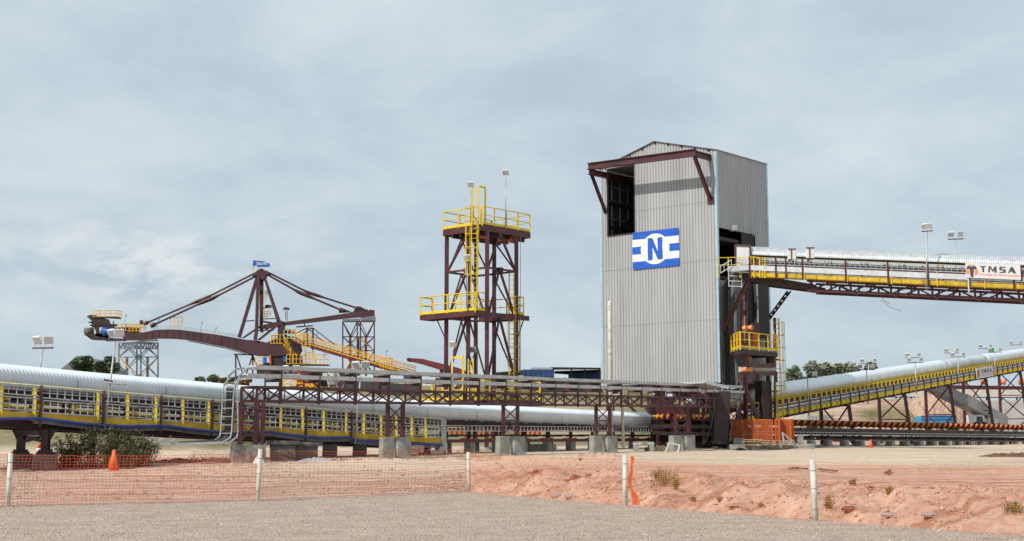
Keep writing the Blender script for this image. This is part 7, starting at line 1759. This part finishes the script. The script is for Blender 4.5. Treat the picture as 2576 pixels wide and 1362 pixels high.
# vehicles
def wheel(q, c, r): q.tube([c-V(0, .15, 0), c+V(0, .15, 0)], r, 16)
tr = thing('trailer', 'flat blue trailer parked in front of the earth cone', 'trailer', P(2400, 1064, 140)); a = P(2318, 1064, 140); b = P(2407, 1064, 140); z1 = Zp(1047, 140); q = MB(); q.prism([V(a.x, 140, a.z), V(b.x, 140, a.z), V(b.x, 140, z1), V(a.x, 140, z1)], V(0, 2.4, 0)); bev(q.build('body', 'blue_trailer', tr), .03)
q = MB(); q.bar(V(a.x, 139.96, (a.z+z1)/2), V(b.x, 139.96, (a.z+z1)/2), .04, .08); q.bar(V(a.x, 139.96, z1), V(b.x, 139.96, z1), .05, .1); q.builds('side_rail', 'blue', tr); q = MB()
for px in (2335, 2388, 2398): wheel(q, P(px, 1072, 140.2), .45)
q.builds('wheel', 'rubber', tr, True)
tk2 = thing('truck', 'white truck cab parked right of the blue trailer', 'truck', P(2465, 1066, 140)); q = MB(); a = P(2449, 1066, 140); b = P(2480, 1066, 140); h = Zp(1045, 140)-a.z; q.prism([V(a.x, 140, a.z), V(b.x, 140, a.z), V(b.x, 140, a.z+h*.55), V(b.x-.25, 140, a.z+h), V(a.x, 140, a.z+h)], V(0, 2.2, 0)); bev(q.build('cab', 'white', tk2), .05, 2)
q = MB(); q.prism([V(a.x+.35, 139.97, a.z+h*.15), V(b.x-.25, 139.97, a.z+h*.15), V(b.x-.35, 139.97, a.z+h*.85), V(a.x+.35, 139.97, a.z+h*.85)], V(0, .03, 0)); q.build('window', 'glass', tk2); q = MB()
for px in (2457, 2475): wheel(q, P(px, 1072, 140.1), .45)
q.builds('wheel', 'rubber', tk2, True)
pk = thing('pickup', 'small white pickup partly hidden behind the far end of the roller conveyor', 'pickup', P(2500, 1066, 141)); q = MB(); a = P(2486, 1066, 142); b = P(2512, 1066, 142); q.prism([V(a.x, 142, a.z), V(b.x, 142, a.z), V(b.x, 142, a.z+.45), V(b.x-.4, 142, a.z+.5), V(b.x-.55, 142, a.z+.85), V(a.x+.3, 142, a.z+.85), V(a.x, 142, a.z+.5)], V(0, 1.7, 0)); bev(q.build('body', 'white', pk), .05, 2); q = MB(); q.prism([V(a.x+.35, 141.97, a.z+.5), V(b.x-.65, 141.97, a.z+.5), V(b.x-.7, 141.97, a.z+.78), V(a.x+.4, 141.97, a.z+.78)], V(0, .03, 0)); q.build('window', 'glass', pk)
pbox('container', 'white_dirty', 2010, 2032, 1040, 1060, 120, 2, 'white container end beneath the lower part of the inclined conveyor', 'container'); pbox('container', 'sheet', 2032, 2065, 1046, 1060, 122, 2, 'grey ribbed skip beneath the inclined conveyor', 'skip', None, .3); pbox('tank', 'concrete', 2066, 2098, 1044, 1060, 121, 2, 'olive grey tank right of the ribbed skip', 'tank')
q = MB(); a = P(2042, 1053, 119.9); text_mesh('lettering', 'TD', .5, 'blue', None, a, V(1, 0, 0), V(0, 0, 1), V(0, -1, 0), .0) if False else None
for k, px in enumerate((2020, 2240, 2370)): pass
q = MB(); q.prism([P(1990+400*0, 1103, 100) for _ in range(1)]+[P(2110, 1103, 104), P(2110, 1112, 104)], V(0, .1, 0)) if False else None
slatfence(2032, 2060, 1072, 1090, 104, 'orange barrier glimpsed through the left legs of the roller conveyor'); slatfence(2098, 2125, 1098, 1112, 106, 'low orange barrier beneath the middle of the roller conveyor')
# thin loose wire dangling under the gallery
q = MB(); q.tube([G.pt(G.sof(2213, 1, 11), 1, -1.3), P(2225, 762, 84), P(2240, 775, 84), P(2267, 782, 84)], .015, 4); q.tube([P(2212, 737, 84), P(2222, 755, 84), P(2238, 765, 84)], .02, 4); tag(q.build('loose_wire', 'galv_dark', None), 'thin loose wire dangling beneath the elevated gallery', 'wire')
